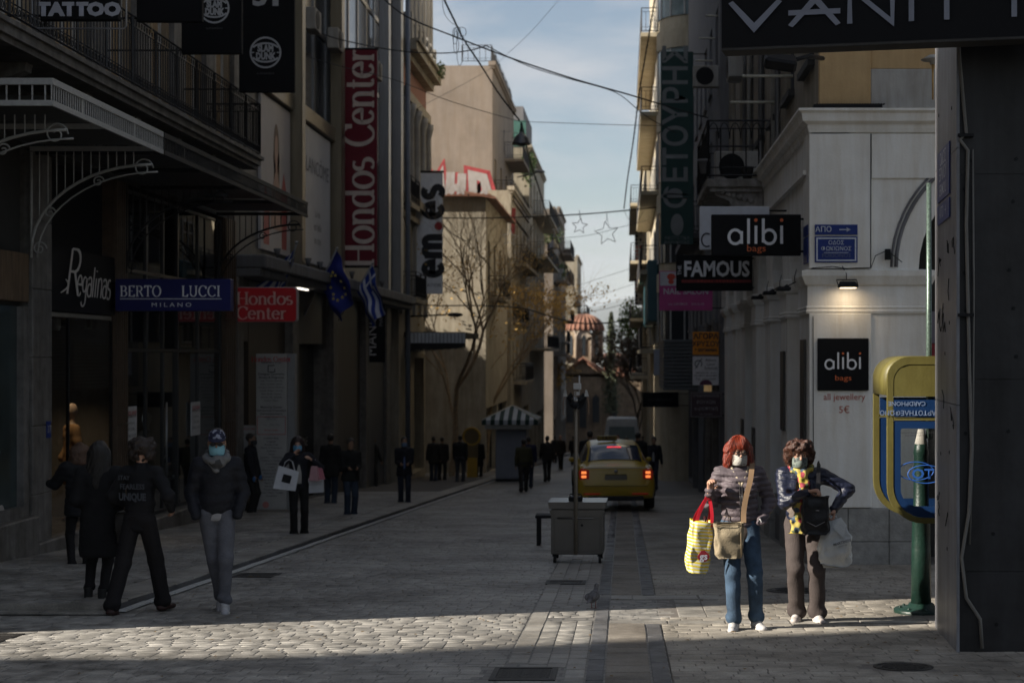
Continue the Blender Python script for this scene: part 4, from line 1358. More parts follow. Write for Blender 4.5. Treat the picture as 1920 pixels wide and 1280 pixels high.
# piers of the ground floor, built of stone blocks
def pier(y0,y1,x1,z1,mat,par,flutes=0,blocks=5,nm='pier'):
 zb=gz(y0)-.05;mb=MB()
 mb.box(-9.9,x1-.02,y0+.01,y1-.01,gz(y1)-.2,z1);p=mb.obj(nm,mat,par)
 h=(z1-zb)/blocks
 for i in range(blocks):
  mb=MB()
  if flutes:
   mb.bev(x1-.08,x1,y0,y1,zb+i*h+.004,zb+(i+1)*h-.004,.006)
   for k in range(flutes):
    a=y0+.04+(y1-y0-.08)*k/flutes;mb.box(x1+.001,x1+.018,a,a+(y1-y0-.08)/flutes*.5,zb+i*h+.01,zb+(i+1)*h-.01)
  else:
   mb.bev(x1-.08,x1,y0,y1,zb+i*h+.004,zb+(i+1)*h-.004,.01)
  mb.obj('stone_block',mat,p)
 return p
pier(12.8,14.0,XL,4.45,m_marble,L1)
pier(21.55,22.28,XL+.05,4.45,m_marble,L1,blocks=6)
pier(25.2,25.75,XL+.04,4.45,m_brst,L1,flutes=5,blocks=3)
pier(32.05,32.95,XL+.04,4.45,m_brst,L1,flutes=5,blocks=3)
# plinth steps
for(a,b)in((14.0,21.5),(21.5,25.2),(25.75,32.05)):
 mb=MB();mb.bev(-9.9,XL+.16,a,b,gz(b)-.2,gz(a)+.24-(a-14)*.0,.02);mb.obj('step',m_marble,L1)
# near shop: dark poster window, wooden fascia
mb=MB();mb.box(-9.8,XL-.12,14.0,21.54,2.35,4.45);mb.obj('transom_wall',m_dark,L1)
frw=frame_left(XL-.1,14.0,0)
mb=MB();mb.fbox(frw,.0,7.5,gz(16)+.3,gz(16)+.48,0,.12);mb.fbox(frw,7.3,7.5,gz(16)+.48,2.34,0,.12);mb.fbox(frw,4.2,4.4,gz(16)+.48,2.34,0,.12)
mb.obj('window_frame',m_marble,L1)
mb=MB();mb.fbox(frw,0,7.3,gz(16)+.48,2.34,0,.03);mb.obj('poster_window',M('dark_poster',(.035,.05,.05),.15,var=.5,vs=1.3,spec=.6),L1)
for(u,v,s,col)in((6.62,-.10,.8,'w'),(6.7,.42,.8,'w'),(6.55,-.32,1,'w')):
 text('*' if s<1 else 'NEW',(frw[0]+frw[1]*u+V(0,0,v)+frw[3]*.03,frw[1]*-1 if False else frw[1],frw[2],frw[3]),.12*s,m_white,L1,name='window_print')
mb=MB();mb.rev([(0,.0),(.10,.0),(.10,.004)],(XL-.066,20.75,-.35),20,False,'x');mb.obj('window_sticker',M('sticker',(.4,.36,.33),.6),L1)
mb=MB()
for i in range(6):
 y=18.1+i*.57;b=MB();b.bev(XL-.10,XL+.02,y,y+.56,2.40,3.05+.0,.012);b.obj('fascia_board',m_wood,L1)
# house number plate
t=MB();t.box(XL+.051,XL+.062,22.05,22.2,.55,.78);hn=t.obj('number_plate',M('enamel_blue',(.01,.03,.18),.35),L1)
text('37',(V(XL+.062,22.125,.665),V(0,1,0),V(0,0,1),V(1,0,0)),.14,m_white,hn)

# shop 1: window with the lit mannequin
mb=MB();mb.box(-9.85,XL-.001,22.3,25.19,2.32,3.22);fas=mb.obj('shop_fascia',m_black,L1)
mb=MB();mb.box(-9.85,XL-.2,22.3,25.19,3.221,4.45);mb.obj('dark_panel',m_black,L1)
fs=frame_left(XL+.0,23.75,2.80)
mb=MB();strokes(mb,'R',SERIF,(fs[0]-fs[1]*.62+fs[2]*.10,fs[1],fs[2],fs[3]),.66,.05,.12,slant=.28,serifs=False,lift=.035,sx=1.3)
strokes(mb,'egalinas',SERIF,(fs[0]+fs[1]*.32-fs[2]*.02,fs[1],fs[2],fs[3]),.44,.05,.12,slant=.3,serifs=False,track=-.08,lift=.035,sx=.95)
mb.tube([fs[0]+V(.03,-1.05+.3*math.sin(i*.4),-.22+.08*i*.4)for i in range(7)],.012,5)
mb.obj('lettering',M('pale_letter',(.62,.58,.54),.5),fas)
mb=MB();mb.add([(-9.8,22.3,gz(22)),(-9.8,25.19,gz(22)),(-9.8,25.19,2.3),(-9.8,22.3,2.3)],[(0,1,2,3)])
mb.box(-9.8,XL-.05,25.12,25.18,gz(25)+.1,2.3);mb.box(-9.8,XL-.05,22.29,22.33,gz(25)+.1,2.3);mb.box(-9.8,XL-.05,22.34,25.1,2.24,2.3);mb.box(-9.8,XL-.05,22.34,25.1,gz(22.3)+.245,gz(22.3)+.28)
mb.obj('shop_room',m_int,L1)
mb=MB();mb.add([(XL-.03,22.35,gz(22.3)+.28),(XL-.03,25.1,gz(22.3)+.28),(XL-.03,25.1,2.23),(XL-.03,22.35,2.23)],[(0,1,2,3)]);mb.obj('shop_glass',glassm('shop_glass_clear',(.62,.64,.62),.03,.01),L1)
for y in(23.15,25.08):
 mb=MB();mb.box(XL-.06,XL-.02,y,y+.04,gz(22.3)+.28,2.23);mb.obj('mullion',m_black,L1)
mb=MB();mb.rev([(.055,0),(.07,.16),(.045,.17)],(-8.5,24.0,2.06),14);sp=mb.obj('spotlight',m_white,L1)
mb=MB();mb.rev([(0,0),(.05,0)],(-8.5,24.0,2.062),14);mb.obj('bulb',M('warm_bulb',(1,.9,.7),.5,emis=(1,.72,.42),es=6),sp)
ld_=bpy.data.lights.new('shop_spot','SPOT');ld_.energy=22;ld_.color=(1,.74,.48);ld_.spot_size=R(95);ld_.spot_blend=.8;ld_.shadow_soft_size=.05
lo_=bpy.data.objects.new('shop_spot',ld_);COL.objects.link(lo_);lo_.parent=L1;lo_.location=V(-8.5,24.0,2.03)-L1.location

# shop 2: glass shopfront with the door
zt=4.4
mb=MB();mb.box(-9.85,XL-.4,25.76,32.04,3.0,3.12);mb.add([(-9.82,25.76,-1.6),(-9.82,32.04,-1.6),(-9.82,32.04,4.4),(-9.82,25.76,4.4)],[(0,1,2,3)])
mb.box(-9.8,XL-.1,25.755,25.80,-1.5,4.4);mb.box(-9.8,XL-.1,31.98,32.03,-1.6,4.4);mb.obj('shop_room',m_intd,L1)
zb=gz(25.75)+.26
mb=MB()
for y in(25.78,27.0,28.0,28.9,30.3,31.98):mb.box(XL-.10,XL-.04,y,y+.06,zb,zt)
for z in(zb,1.75,3.05,zt-.06):mb.box(XL-.101,XL-.041,25.841,31.979,z,z+.05)
sf=mb.obj('shopfront_frame',M('dark_alu',(.05,.05,.052),.35,metal=.5),L1)
for(a,b)in((25.85,26.99),(27.07,27.99),(28.97,30.29),(30.37,31.97)):
 for(z0,z1)in((zb+.05,1.74),(1.81,3.04),(3.11,zt-.07)):
  mb=MB();mb.add([(XL-.07,a,z0),(XL-.07,b,z0),(XL-.07,b,z1),(XL-.07,a,z1)],[(0,1,2,3)]);mb.obj('shop_glass',m_glassd,L1)
mb=MB();mb.add([(XL-.09,28.07,zb+.05),(XL-.09,28.89,zb+.05),(XL-.09,28.89,1.74),(XL-.09,28.07,1.74)],[(0,1,2,3)]);dr=mb.obj('glass_door',m_glass,L1)
mb=MB();mb.tube([(XL-.03,28.16,zb+.6),(XL-.03,28.16,zb+1.9)],.018,8);mb.obj('handle',m_alu,dr)
# lit back room seen through the door
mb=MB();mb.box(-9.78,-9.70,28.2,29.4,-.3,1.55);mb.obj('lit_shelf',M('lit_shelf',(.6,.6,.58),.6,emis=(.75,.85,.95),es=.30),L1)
for k in range(3):
 mb=MB();mb.box(-9.69,-9.5,28.2,29.4,.0+k*.42,.03+k*.42);mb.obj('shelf',m_black,L1)
# white bench in the window
t=thing('display_bench','low white display bench behind the glass of the second left shop','bench',(-8.55,29.6,zb))
mb=MB();mb.bev(-8.75,-8.35,29.3,30.4,zb+.42,zb+.46,.004);mb.obj('top',m_white,t)
for y in(29.3,30.34):
 for x in(-8.75,-8.4):
  mb=MB();mb.box(x,x+.05,y,y+.06,zb,zb+.42);mb.obj('leg',m_white,t)
t=thing('handbag','pale handbag displayed on the white bench in the shop window','handbag',(-8.5,29.75,zb+.46))
mb=bag_mesh(.3,.12,.26,.75,.3,seed=3,open_top=False);o=mb.obj('body',M('pale_leather',(.5,.46,.4),.5),t,local=True,loc=(0,0,.26));o.rotation_euler=(0,0,1.3)
mb=MB();mb.tube([(.0,.1*math.cos(a),.25+.16*math.sin(a))for a in[PI*i/10 for i in range(11)]],.008,5);mb.obj('handle',M('pale_leather',(.5,.46,.4)),t,local=True)
# mannequins
def mannequin(x,y,z,label,coat,skin,head_only=False,rz=0):
 r=thing('mannequin',label,'mannequin',(x,y,z),rz)
 S=SDF((-.35,-.3,-.02),(.35,.3,1.85),.02)
 S.ell((0,0,1.68),(.075,.09,.115),k=.02);S.cone((0,0,1.4),(0,0,1.6),.05,.042,k=.03)
 S.cone((0,0,.95),(0,0,1.32),.12,.15,k=.05,fl=((0,1,0),.65));S.cone((-.13,0,1.4),(.13,0,1.4),.05,k=.05)
 for s in(-1,1):
  S.cone((s*.17,0,1.38),(s*.24,.02,1.1),.042,.035,k=.03);S.cone((s*.24,.02,1.1),(s*.16,-.12,.92),.035,.022,k=.02)
  S.cone((s*.08,0,.92),(s*.09,0,.08),.08,.035,k=.03);S.cone((s*.09,0,.05),(s*.09,-.1,.03),.035,.025,k=.02)
 S.obj('body',skin,r)
 S=SDF((-.4,-.32,.4),(.4,.32,1.6),.02)
 S.cone((0,0,.62),(0,0,1.0),.22,.16,k=.05,fl=((0,1,0),.7));S.cone((0,0,1.0),(0,0,1.3),.16,.175,k=.05,fl=((0,1,0),.72));S.cone((-.14,0,1.4),(.14,0,1.4),.075,k=.05)
 for s in(-1,1):S.cone((s*.17,0,1.38),(s*.25,.02,1.1),.072,.065,k=.03);S.cone((s*.25,.02,1.1),(s*.18,-.1,.95),.065,.055,k=.02)
 S.cut((0,0,.55),(0,0,-1));S.ell((0,-.2,1.15),(.05,.15,.35),k=.02,sub=True)
 S.disp(FOLD(.006,12,25));S.obj('coat',coat,r)
 return r
mk_s=M('mannequin_skin',(.55,.42,.32),.4);mk_w=M('mannequin_white',(.5,.5,.5),.35)
mannequin(-8.42,24.45,gz(22.3)+.29,'pale mannequin in a camel coat in the warm lit first shop window',M('camel_coat',(.42,.25,.12),.9,bump=.3),mk_s,rz=-.9)
mannequin(-8.6,26.35,zb-.25,'dark dressed mannequin behind the first click away sign',M('dark_coat',(.03,.03,.035),.9),mk_w,rz=-.9)
mannequin(-8.6,28.9,zb-.1,'white headed mannequin in black beside the glass shop door',M('dark_coat2',(.02,.02,.022),.9),mk_w,rz=-.9)
# clothes rack in shop 1
t=thing('clothes_rack','brown clothes hanging on a rack at the left of the first shop window','clothes rack',(-9.2,22.9,gz(22.3)+.29))
mb=MB();mb.tube([(-9.2,22.5,.35),(-9.2,22.5,1.45-.9),(-9.2,23.4,.55),(-9.2,23.4,-.8)],.015,6);mb.tube([(-9.2,22.5,-.8),(-9.2,22.5,.55)],.015,6);mb.obj('frame',m_alu,t)
for i in range(5):
 mb=MB();y=22.62+i*.15;mb.sph((-9.2,y,.1),(.22,.05,.42),10,7);mb.obj('garment',M('garment_%d'%(i%3),[(.25,.12,.06),(.35,.22,.12),(.12,.07,.05)][i%3],.9),t)
# two "click away" notices on the glass
for i,(px0,px1,py0,py1)in enumerate(((237,267,763,835),(361,384,754,817))):
 Y=-(XL)*FPX/(VX-px0);Yb=YX(px1,XL)
 zt_,zb_=ZY(py0,Y),ZY(py1,Y)
 t=thing('shop_notice',('white click away notice on the glass behind the woman in the black sweatshirt','white click away notice on the glass left of the fluted pier')[i],'notice',(XL,Y,zb_),group='click away notices')
 mb=MB();mb.box(XL-.035,XL-.02,Y,Y+.62,zb_,zt_);mb.obj('board',M('notice_paper',(.55,.55,.56),.6),t)
 f=(V(XL-.02,Y+.31,0),V(0,1,0),V(0,0,1),V(1,0,0));hh=zt_-zb_
 text('CLICK AWAY',(f[0]+V(0,0,zt_-.10*hh/.55),*f[1:]),.105,M('red_print',(.45,.02,.03),.6),t,bold=.002,sx=.85)
 for k,s in enumerate(('ΗΛΕΚΤΡΟΝΙΚΕΣ ΑΓΟΡΕΣ','www.bertolucci.gr','ΤΗΛ. 210 3230801','ΚΕΝΤΡΙΚΑ: ΣΤΟΑ ΟΔΟΥ')):
  text(s,(f[0]+V(0,0,zt_-(.26+.17*k)*hh),*f[1:]),.062,M('ink',(.04,.04,.05),.6),t,sx=.75)

# ================================================================== L2: the department store with bronze fins
ZS=3.45
L2=thing('department_store','department store with bronze fins, poster panels and a grey ledge over dark doorways','building',(XL,33.05,gz(33)))
z02=ZS;fr2=frame_left(XL-.05,33.05,ZS);LL=24.0
hl2=[]
for(a,b)in((33.6,38.4),(39.0,44.3),(46.2,56.2)):
 hl2.append((a-33.05,b-33.05,8.0-z02,15.5-z02))
mb=MB();holed(mb,fr2,LL,22-z02,hl2,.3);mb.box(-21,XL-.36,33.05,57.04,ZS,22);mb.box(-21,-9.6,33.05,57.04,gz(57)-.3,ZS)
mb.add([(XL-.05,33.05,4),(-21,33.05,4),(-21,33.05,22),(XL-.05,33.05,22)],[(0,1,2,3)]);mb.add([(XL-.05,57.05,z02),(-21,57.05,z02),(-21,57.05,22),(XL-.05,57.05,22)],[(0,1,2,3)])
mb.add([(XL-.05,33.05,22),(-21,33.05,22),(-21,57.05,22),(XL-.05,57.05,22)],[(0,1,2,3)])
mb.obj('wall',M('store_cladding',(.16,.155,.15),.5,vs=2,streak=.2),L2)
for(a,b)in((33.6,38.4),(39.0,44.3),(46.2,56.2)):
 n=max(2,round((b-a)/1.7));w=(b-a)/n
 for k in range(n):
  for(z0,z1)in((8.0,10.4),(10.4,12.9),(12.9,15.5)):
   window(L2,(V(XL-.05,a+k*w,z0),V(0,1,0),V(0,0,1),V(1,0,0)),0,0,w,z1-z0,m_alu,M('store_pane',(.07,.075,.085),.15,var=.5,vs=.8,spec=.7),'plain',dep=.2)
for(x,w)in((545,.42),(622,.5),(713,.5),(737,.6)):
 y=YX(x,XL+.0);mb=MB();mb.bev(XL-.049,XL+.28,y,y+w,ZS+.36,16.5,.02);mb.obj('fin',m_gold if x<700 else m_alu,L2)
for(a,b)in((33.6,38.4),(39.0,44.3)):
 mb=MB();mb.bev(XL-.049,XL+.1,a,b,7.55,7.95,.03);mb.obj('band',m_gold,L2)
# poster panels
def poster(px0,px1,z0,z1,nm,lab):
 a,b=YX(px0,XL),YX(px1,XL)
 t=thing('poster',lab,'poster',(XL,a,z0))
 mb=MB();mb.box(XL-.045,XL+.015,a,b,z0,z1);mb.obj('panel',nm,t)
 return t,(V(XL+.015,(a+b)/2,(z0+z1)/2),V(0,1,0),V(0,0,1),V(1,0,0)),b-a,z1-z0
pm=M('poster_woman',(.55,.51,.50),.5,var=.05,vs=1.2)
t,f,w,h=poster(488,543,4.05,7.5,pm,'tall beauty poster with a long haired woman beside the first bronze fin')
mb=MB()
mb.prism([(.0+.28*math.cos(a)*(1+.2*(math.sin(a)<0)),.62+.62*math.sin(a))for a in[2*PI*i/20 for i in range(20)]],*f,.002,.006);mb.prism([(-.30,-.9),(.34,-.9),(.30,.6),(-.2,.62)],*f,.002,.006);mb.obj('printed_hair',M('print_brown',(.12,.06,.04),.5),t)
mb=MB();mb.prism([(-.02+.17*math.cos(a),.62+.36*math.sin(a))for a in[2*PI*i/18 for i in range(18)]],*f,.008,.010);mb.prism([(-.10,.1),(.08,.1),(.1,.35),(-.12,.35)],*f,.0075,.0095);mb.prism([(-.6,-1.2),(.6,-1.2),(.45,-.4),(.1,.12),(-.12,.12),(-.5,-.4)],*f,.0078,.0098);mb.obj('printed_face',M('print_skin',(.5,.30,.23),.5),t)
mb=MB();mb.prism([(.6,-1.6),(1.1,-1.6),(1.2,-.4),(.8,.2),(.55,-.3)],*f,.002,.0045);mb.prism([(-1.3,-1.6),(-.75,-1.6),(-.7,-.7),(-1.2,-.2)],*f,.002,.0045);mb.obj('printed_red',M('print_red',(.45,.10,.09),.5),t)
t,f,w,h=poster(568,618,4.05,7.5,M('poster_grey',(.60,.61,.64),.5,var=.06,vs=1),'pale grey cosmetics poster with fine dark lettering left of the tall red banner')
ink=M('ink',(.04,.04,.05))
text('LANCÔME',(f[0]+V(0,0,.75),*f[1:]),.55,M('grey_ink',(.16,.17,.20),.6),t,sx=1.2)
for k,s in enumerate(('La vie','est belle','en rose')):text(s,(f[0]+V(0,0,-.4-.35*k),*f[1:]),.3,M('grey_ink',(.2,.2,.2)),t)
# ledge over the ground floor and its lights
mb=MB();mb.bev(XL-.04,XL+.62,33.1,57.0,ZS+.05,ZS+.33,.03);mb.bev(XL-.04,XL+.5,33.1,57.0,ZS-.12,ZS+.045,.02);lg=mb.obj('ledge',m_grey,L2)
for i,x in enumerate((520,578,600,660,700,716)):
 y=YX(x,XL+.4);t_=MB();t_.rev([(.03,0),(.085,.18),(.075,.19),(.03,.05)],(XL+.4,y,ZS+.40),12);t_.tube([(XL+.4,y,ZS+.33),(XL+.4,y,ZS+.42)],.02,6)
 t_.obj('spotlight',m_grey,lg)
mb=MB();mb.box(XL+.12,XL+.2,38.6,39.7,ZS-.15,ZS-.125);mb.obj('strip_light',M('strip_light',(1,1,1),.5,emis=(1,.9,.75),es=1.6),lg)
# ground floor: dark bays between piers
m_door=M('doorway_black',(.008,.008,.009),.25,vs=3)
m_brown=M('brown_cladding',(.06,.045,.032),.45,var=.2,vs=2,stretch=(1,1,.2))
for(x0,x1,kind)in((440,452,'p'),(452,478,'d'),(478,545,'b'),(545,556,'p'),(556,568,'b'),(568,622,'d'),(622,630,'p'),(630,683,'b'),(683,688,'p'),(688,722,'g'),(722,729,'p'),(729,742,'d')):
 a,b=YX(x0,XL),YX(x1,XL)
 mb=MB()
 if kind=='p':mb.bev(-9.5,XL+.06,a,b,gz(b)-.1,ZS-.121,.02);mb.obj('pier',m_marble,L2)
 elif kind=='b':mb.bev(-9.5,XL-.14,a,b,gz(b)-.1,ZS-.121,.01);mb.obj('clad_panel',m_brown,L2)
 elif kind=='g':mb.bev(-9.5,XL-.05,a,b,gz(b)-.1,ZS-.121,.01);mb.obj('clad_panel',M('grey_cladding',(.06,.06,.063),.4,vs=2),L2)
 else:
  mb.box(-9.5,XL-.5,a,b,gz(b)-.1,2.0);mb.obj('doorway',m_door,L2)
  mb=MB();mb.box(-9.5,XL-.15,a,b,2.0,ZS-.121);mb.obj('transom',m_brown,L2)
text('JO MALONE',(V(XL-.495,YX(595,XL),-.62),V(0,1,0),V(0,0,1),V(1,0,0)),.34,M('faint_letter',(.25,.24,.22),.6),L2,name='door_lettering',sx=1.3)
text('LONDON',(V(XL-.495,YX(595,XL),-.92),V(0,1,0),V(0,0,1),V(1,0,0)),.14,M('faint_letter',(.25,.24,.22),.6),L2,name='door_lettering',sx=1.3)
# the tall white directory board
Yd=33.9;x0,zt_=XZ(480,663,Yd);x1,zb_=XZ(552,955,Yd)
t=thing('directory_board','tall white list board of departments standing in front of the store pier','sign board',(x0,Yd,zb_))
mb=MB();mb.bev(x0,x1-.16,Yd,Yd+.10,zb_,zt_,.01);mb.obj('board',M('board_white',(.42,.41,.395),.5,vs=2),t)
mb=MB();mb.bev(x1-.155,x1,Yd+.02,Yd+.30,zb_,zt_+.0,.01);mb.obj('side_post',M('board_grey',(.28,.28,.28),.5),t)
f=(V((x0+x1-.16)/2,Yd,0),V(1,0,0),V(0,0,1),V(0,-1,0));red=M('red_print',(.45,.02,.03))
def py(y):return ZY(y,Yd)
mb=MB();strokes(mb,'Hondos Center',SERIF,(f[0]+V(0,0,py(673)),*f[1:]),.105,.05,.15);mb.obj('lettering',red,t)
text('DEPARTMENT STORE',(f[0]+V(0,0,py(680)),*f[1:]),.045,ink,t)
mb=MB()
for q in(((-.07,-.07),(.07,-.07)),((.07,-.07),(.07,.0)),((-.07,.07),(.07,.07)),((-.07,-.07),(-.07,.07))):
 a,b=q;p=f[0]+V(0,0,py(691));mb.tube([p+V(a[0],-.003,a[1]),p+V(b[0],-.003,b[1])],.008,4,False)
mb.obj('emblem',ink,t)
rows_=['Designer Cosmetics','Beauty & Fragrance','Dior  Chanel  Guerlain','Estee  Clinique  Lauder','Lancome  Kenzo  Givenchy','Cartier  Bvlgari  Hermes','Boss  Prada  Versace','Armani  YSL  Shiseido','Swatch  Tissot','','Make-Up Center','Self-Service Cosmetics','Dermocosmetics','Health Corner']
yy=701
for k,s in enumerate(rows_):
 if s:text(s,(f[0]+V(0,0,py(yy)),*f[1:]),.068 if k in(0,1,10,11,12)else .05,ink,t,bold=.001 if k in(0,1,10,11,12)else 0)
 yy+=6.2
mb=MB();c0,c1,d0,d1=x0+.03,x1-.19,py(781),py(814)
for a,b in(((c0,d0),(c1,d0)),((c1,d0),(c1,d1)),((c1,d1),(c0,d1)),((c0,d1),(c0,d0))):mb.tube([(a[0],Yd-.004,a[1]),(b[0],Yd-.004,b[1])],.005,4,False)
mb.obj('red_border',red,t)
for k,s in enumerate(('SERVICES','Hair - Nails - Spa','Beauty Center')):text(s,(f[0]+V(0,0,py(786+k*10)),*f[1:]),.05,M('grey_ink',(.2,.2,.2))if k<2 else red,t)
yy=821
for s in('Leather Bags','Luggage','Accessories','Men\'s & Women\'s','Fashion','Shoes','Jewelry - Watches','Children\'s Fashion','Costumes','Linen','Hosiery & Socks','Bathing Suits','Houseware - Gifts','Kids Accessories','Men\'s Wear','Sportswear','Home Decor','Swim Wear - Linen','Souvenirs'):
 text(s,(f[0]+V(0,0,py(yy)),*f[1:]),.062,ink,t);yy+=6.0
mb=MB();mb.rev([(.0,0),(.07,0),(.07,.003)],(f[0].x-.12,Yd-.004,py(946)),16,False,'y');mb.obj('round_seal',M('faded_red',(.5,.2,.18),.6),t)
# a low white notice by the door
t=thing('wall_notice','small white notice with red print left of the directory board','notice',(XL,33.3,0))
mb=MB();xa,za=XZ(452,797,34.2);xb,zb2=XZ(479,850,34.2);mb.box(xa,xb,34.2,34.22,zb2,za);mb.obj('board',M('board_white',(.5,.5,.5)),t)
text('WELCOME',(V((xa+xb)/2,34.2,za-.08),V(1,0,0),V(0,0,1),V(0,-1,0)),.06,red,t)
text('GR.KOSMA',(V((xa+xb)/2,34.2,za-.2),V(1,0,0),V(0,0,1),V(0,-1,0)),.06,ink,t)

# ================================================================== L3: neoclassical house with columns
X3=-8.0
L3=thing('neoclassical_house','neoclassical house with white columns, red frieze and stone balustrade on the roof','building',(X3,57.1,gz(57)))
z03=gz(66)-.3;fr3=frame_left(X3,57.1,z03);LW=7.6
wn=[]
for k in range(4):
 u=.62+k*1.78
 wn+=[(u,u+1.0,8.0-z03,10.9-z03),(u,u+1.0,3.9-z03,6.3-z03)]
mb=MB();holed(mb,fr3,LW,13.2-z03,wn+[(.5,LW-.4,gz(60)-z03+.2,1.6-z03)],.35)
mb.box(-20,X3-.36,57.15,57.1+LW-.01,z03,13.1);mb.add([(-20,57.1+LW,z03),(X3,57.1+LW,z03),(X3,57.1+LW,13.2),(-20,57.1+LW,13.2)],[(0,1,2,3)])
mb.add([(-20,57.1,z03),(X3,57.1,z03),(X3,57.1,13.2),(-20,57.1,13.2)],[(0,1,2,3)])
mb.add([(-20,57.1,13.2),(X3,57.1,13.2),(X3,57.1+LW,13.2),(-20,57.1+LW,13.2)],[(0,1,2,3)])
mb.obj('wall',m_cream,L3)
for(a,b,c,d)in wn:window(L3,fr3,a,c,b-a,d-c,m_white,m_pane_dark,'cross',dep=.2)
mb=MB();mb.fbox(fr3,0,LW,11.35-z03,12.35-z03,.003,.04);mb.obj('frieze',M('red_frieze',(.24,.09,.055),.8,vs=3),L3)
mb=MB();mb.fbox(fr3,-.1,LW+.1,12.36-z03,12.6-z03,.003,.35);mb.fbox(fr3,-.1,LW+.1,12.601-z03,12.9-z03,.003,.65);mb.fbox(fr3,-.1,LW+.1,12.901-z03,13.0-z03,.003,.75);mb.fbox(fr3,0,LW,11.0-z03,11.34-z03,.003,.25);mb.obj('cornice',m_cream,L3)
for k in range(5):
 u=.3+k*1.78;mb=MB();c=(X3+.16,57.1+u,0)
 mb.rev([(.17,7.5),(.17,7.65),(.13,7.7),(.135,8.0),(.11,10.4),(.13,10.5),(.2,10.75),(.22,10.98)],c,12);mb.obj('column',m_pale,L3)
 mb=MB();mb.fbox(fr3,u-.18,u+.18,3.2-z03,6.6-z03,.003,.12);mb.obj('pilaster',m_pale,L3)
mb=MB();mb.fbox(fr3,0,LW,7.2-z03,7.5-z03,.003,.4);mb.fbox(fr3,0,LW,6.7-z03,6.9-z03,.003,.2);mb.obj('string_course',m_cream,L3)
for(a,b)in((1.9,4.6),):
 balcony(L3,fr3,.3,2.6,6.0-z03+1.2,.42,m_cream);
balcony(L3,fr3,.3,3.2,3.75-z03,.6,m_cream)
for k in range(7):
 mb=MB();u=.2+k*1.18;mb.fbox(fr3,u,u+.4,13.01-z03,14.0-z03,.1,.45)
 mb.obj('parapet_pier',m_pale,L3)
 if k<6:
  mb=MB();mb.fbox(fr3,u+.401,u+1.179,13.75-z03,13.9-z03,.2,.4)
  for q in range(4):mb.rev([(.05,13.01),(.08,13.25),(.04,24.0),(.06,13.75)],(X3+.3,57.1+u+.5+q*.18,0),6)
  q=mb.obj('balusters',m_pale,L3);q['kind']='stuff'
# corner pipe and the pier beside it
mb=MB();mb.tube([(X3+.35,56.9,gz(57)),(X3+.35,56.9,17)],.09,10);mb.obj('downpipe',M('blue_grey_paint',(.15,.17,.21),.5),L2)
# the canopy over its ground floor
mb=MB();mb.bev(X3+.01,-5.75,58.4,63.8,2.35,2.55,.02);cn=mb.obj('canopy',m_black,L3)
mb=MB();mb.box(X3+.2,-5.75,58.37,58.399,2.0+.15,2.52);mb.obj('fascia',M('canopy_white',(.5,.52,.55),.5),cn)
mb=MB();
for i in range(16):mb.box(-7.9+i*.135,-7.88+i*.135,58.36,58.369,2.16,2.5)
mb.obj('bars',m_iron,cn)['kind']='stuff'
mb=MB()
for i in range(26):
 x=X3+.05+i*.085;mb.add([(x,58.42,2.35),(x+.085,58.42,2.35),(x+.085,58.42,1.9+.02*(i%3)),(x+.042,58.42,1.72+.3*(i/26)),(x,58.42,1.9+.02*(i%3))],[(0,1,2,3,4)])
mb.obj('valance',M('dark_fabric',(.02,.02,.02),.9),cn)

# ================================================================== L4: low house with tiled eaves, tall house with painted party wall
side_block('low_house','low cream house with tiled eaves and brown shutters behind the bare tree','building',-1,-6.0,70,83,8.6,m_cream,8,floors=(4.6,),bays=4,ww=1.2,wh=2.2,style='shutter',mf=M('brown_shutter',(.13,.06,.035),.7),parapet=0,balc=[(4.3,1.5,5.5,.7)])
lh=bpy.data.objects['low_house']
mb=MB()
for i in range(34):
 x=-14.2+i*.25;mb.prism([(0,0),(.24,0),(.2,.09),(.12,.12),(.04,.09)],(x,69.6,8.62),(1,0,0),(0,0,1),(0,1,0),0,1.1)
for i in range(54):
 y=69.6+i*.25;mb.prism([(0,0),(.24,0),(.2,.09),(.12,.12),(.04,.09)],(-6.9,y,8.75),(0,1,0),(-.1,0,1),(1,0,-.18),.0,1.35)
ro=mb.obj('roof_tiles',m_terra,lh);ro['kind']='stuff'
mb=MB();mb.add([(-14.2,70.7,8.74),(-6.9,70.7,8.80),(-6.9,82.9,8.80),(-14.2,82.9,9.6)],[(0,1,2,3)]);mb.obj('roof',m_terra,lh)
r4,f4=side_block('tall_house','tall beige house with red and white painted letters on its blank side wall','building',-1,-6.9,84.5,101,17.0,m_party,9,floors=(4,7.2,10.4,24.0),bays=4,ww=1.3,wh=1.9,balc=[(3.6,1,15,1.1),(10.1,1,15,1.1),(6.9,9,15,1.1),(13.2,9,15,1.1)])
mb=MB();mb.box(-6.9,-5.9,84.6,101,9.0,9.2);mb.obj('terrace',m_party,r4)
side_block('narrow_house','pale house with small windows standing out in front of the painted wall house','building',-1,-5.9,84.3,100.5,10.4,m_cream,1.2,floors=(.6,3.8,7),bays=5,ww=1.1,wh=1.9,balc=[(.3,2,9,.7),(6.7,2,14,.7)],style='shutter',mf=M('grey_shutter',(.12,.13,.12),.7))
mb=MB();rail(mb,[(-8.5,84.6),(-6.95,84.6),(-6.95,100)],17.2,.9,sp=.3,r=.015);mb.obj('roof_railing',m_iron,r4)['kind']='stuff'
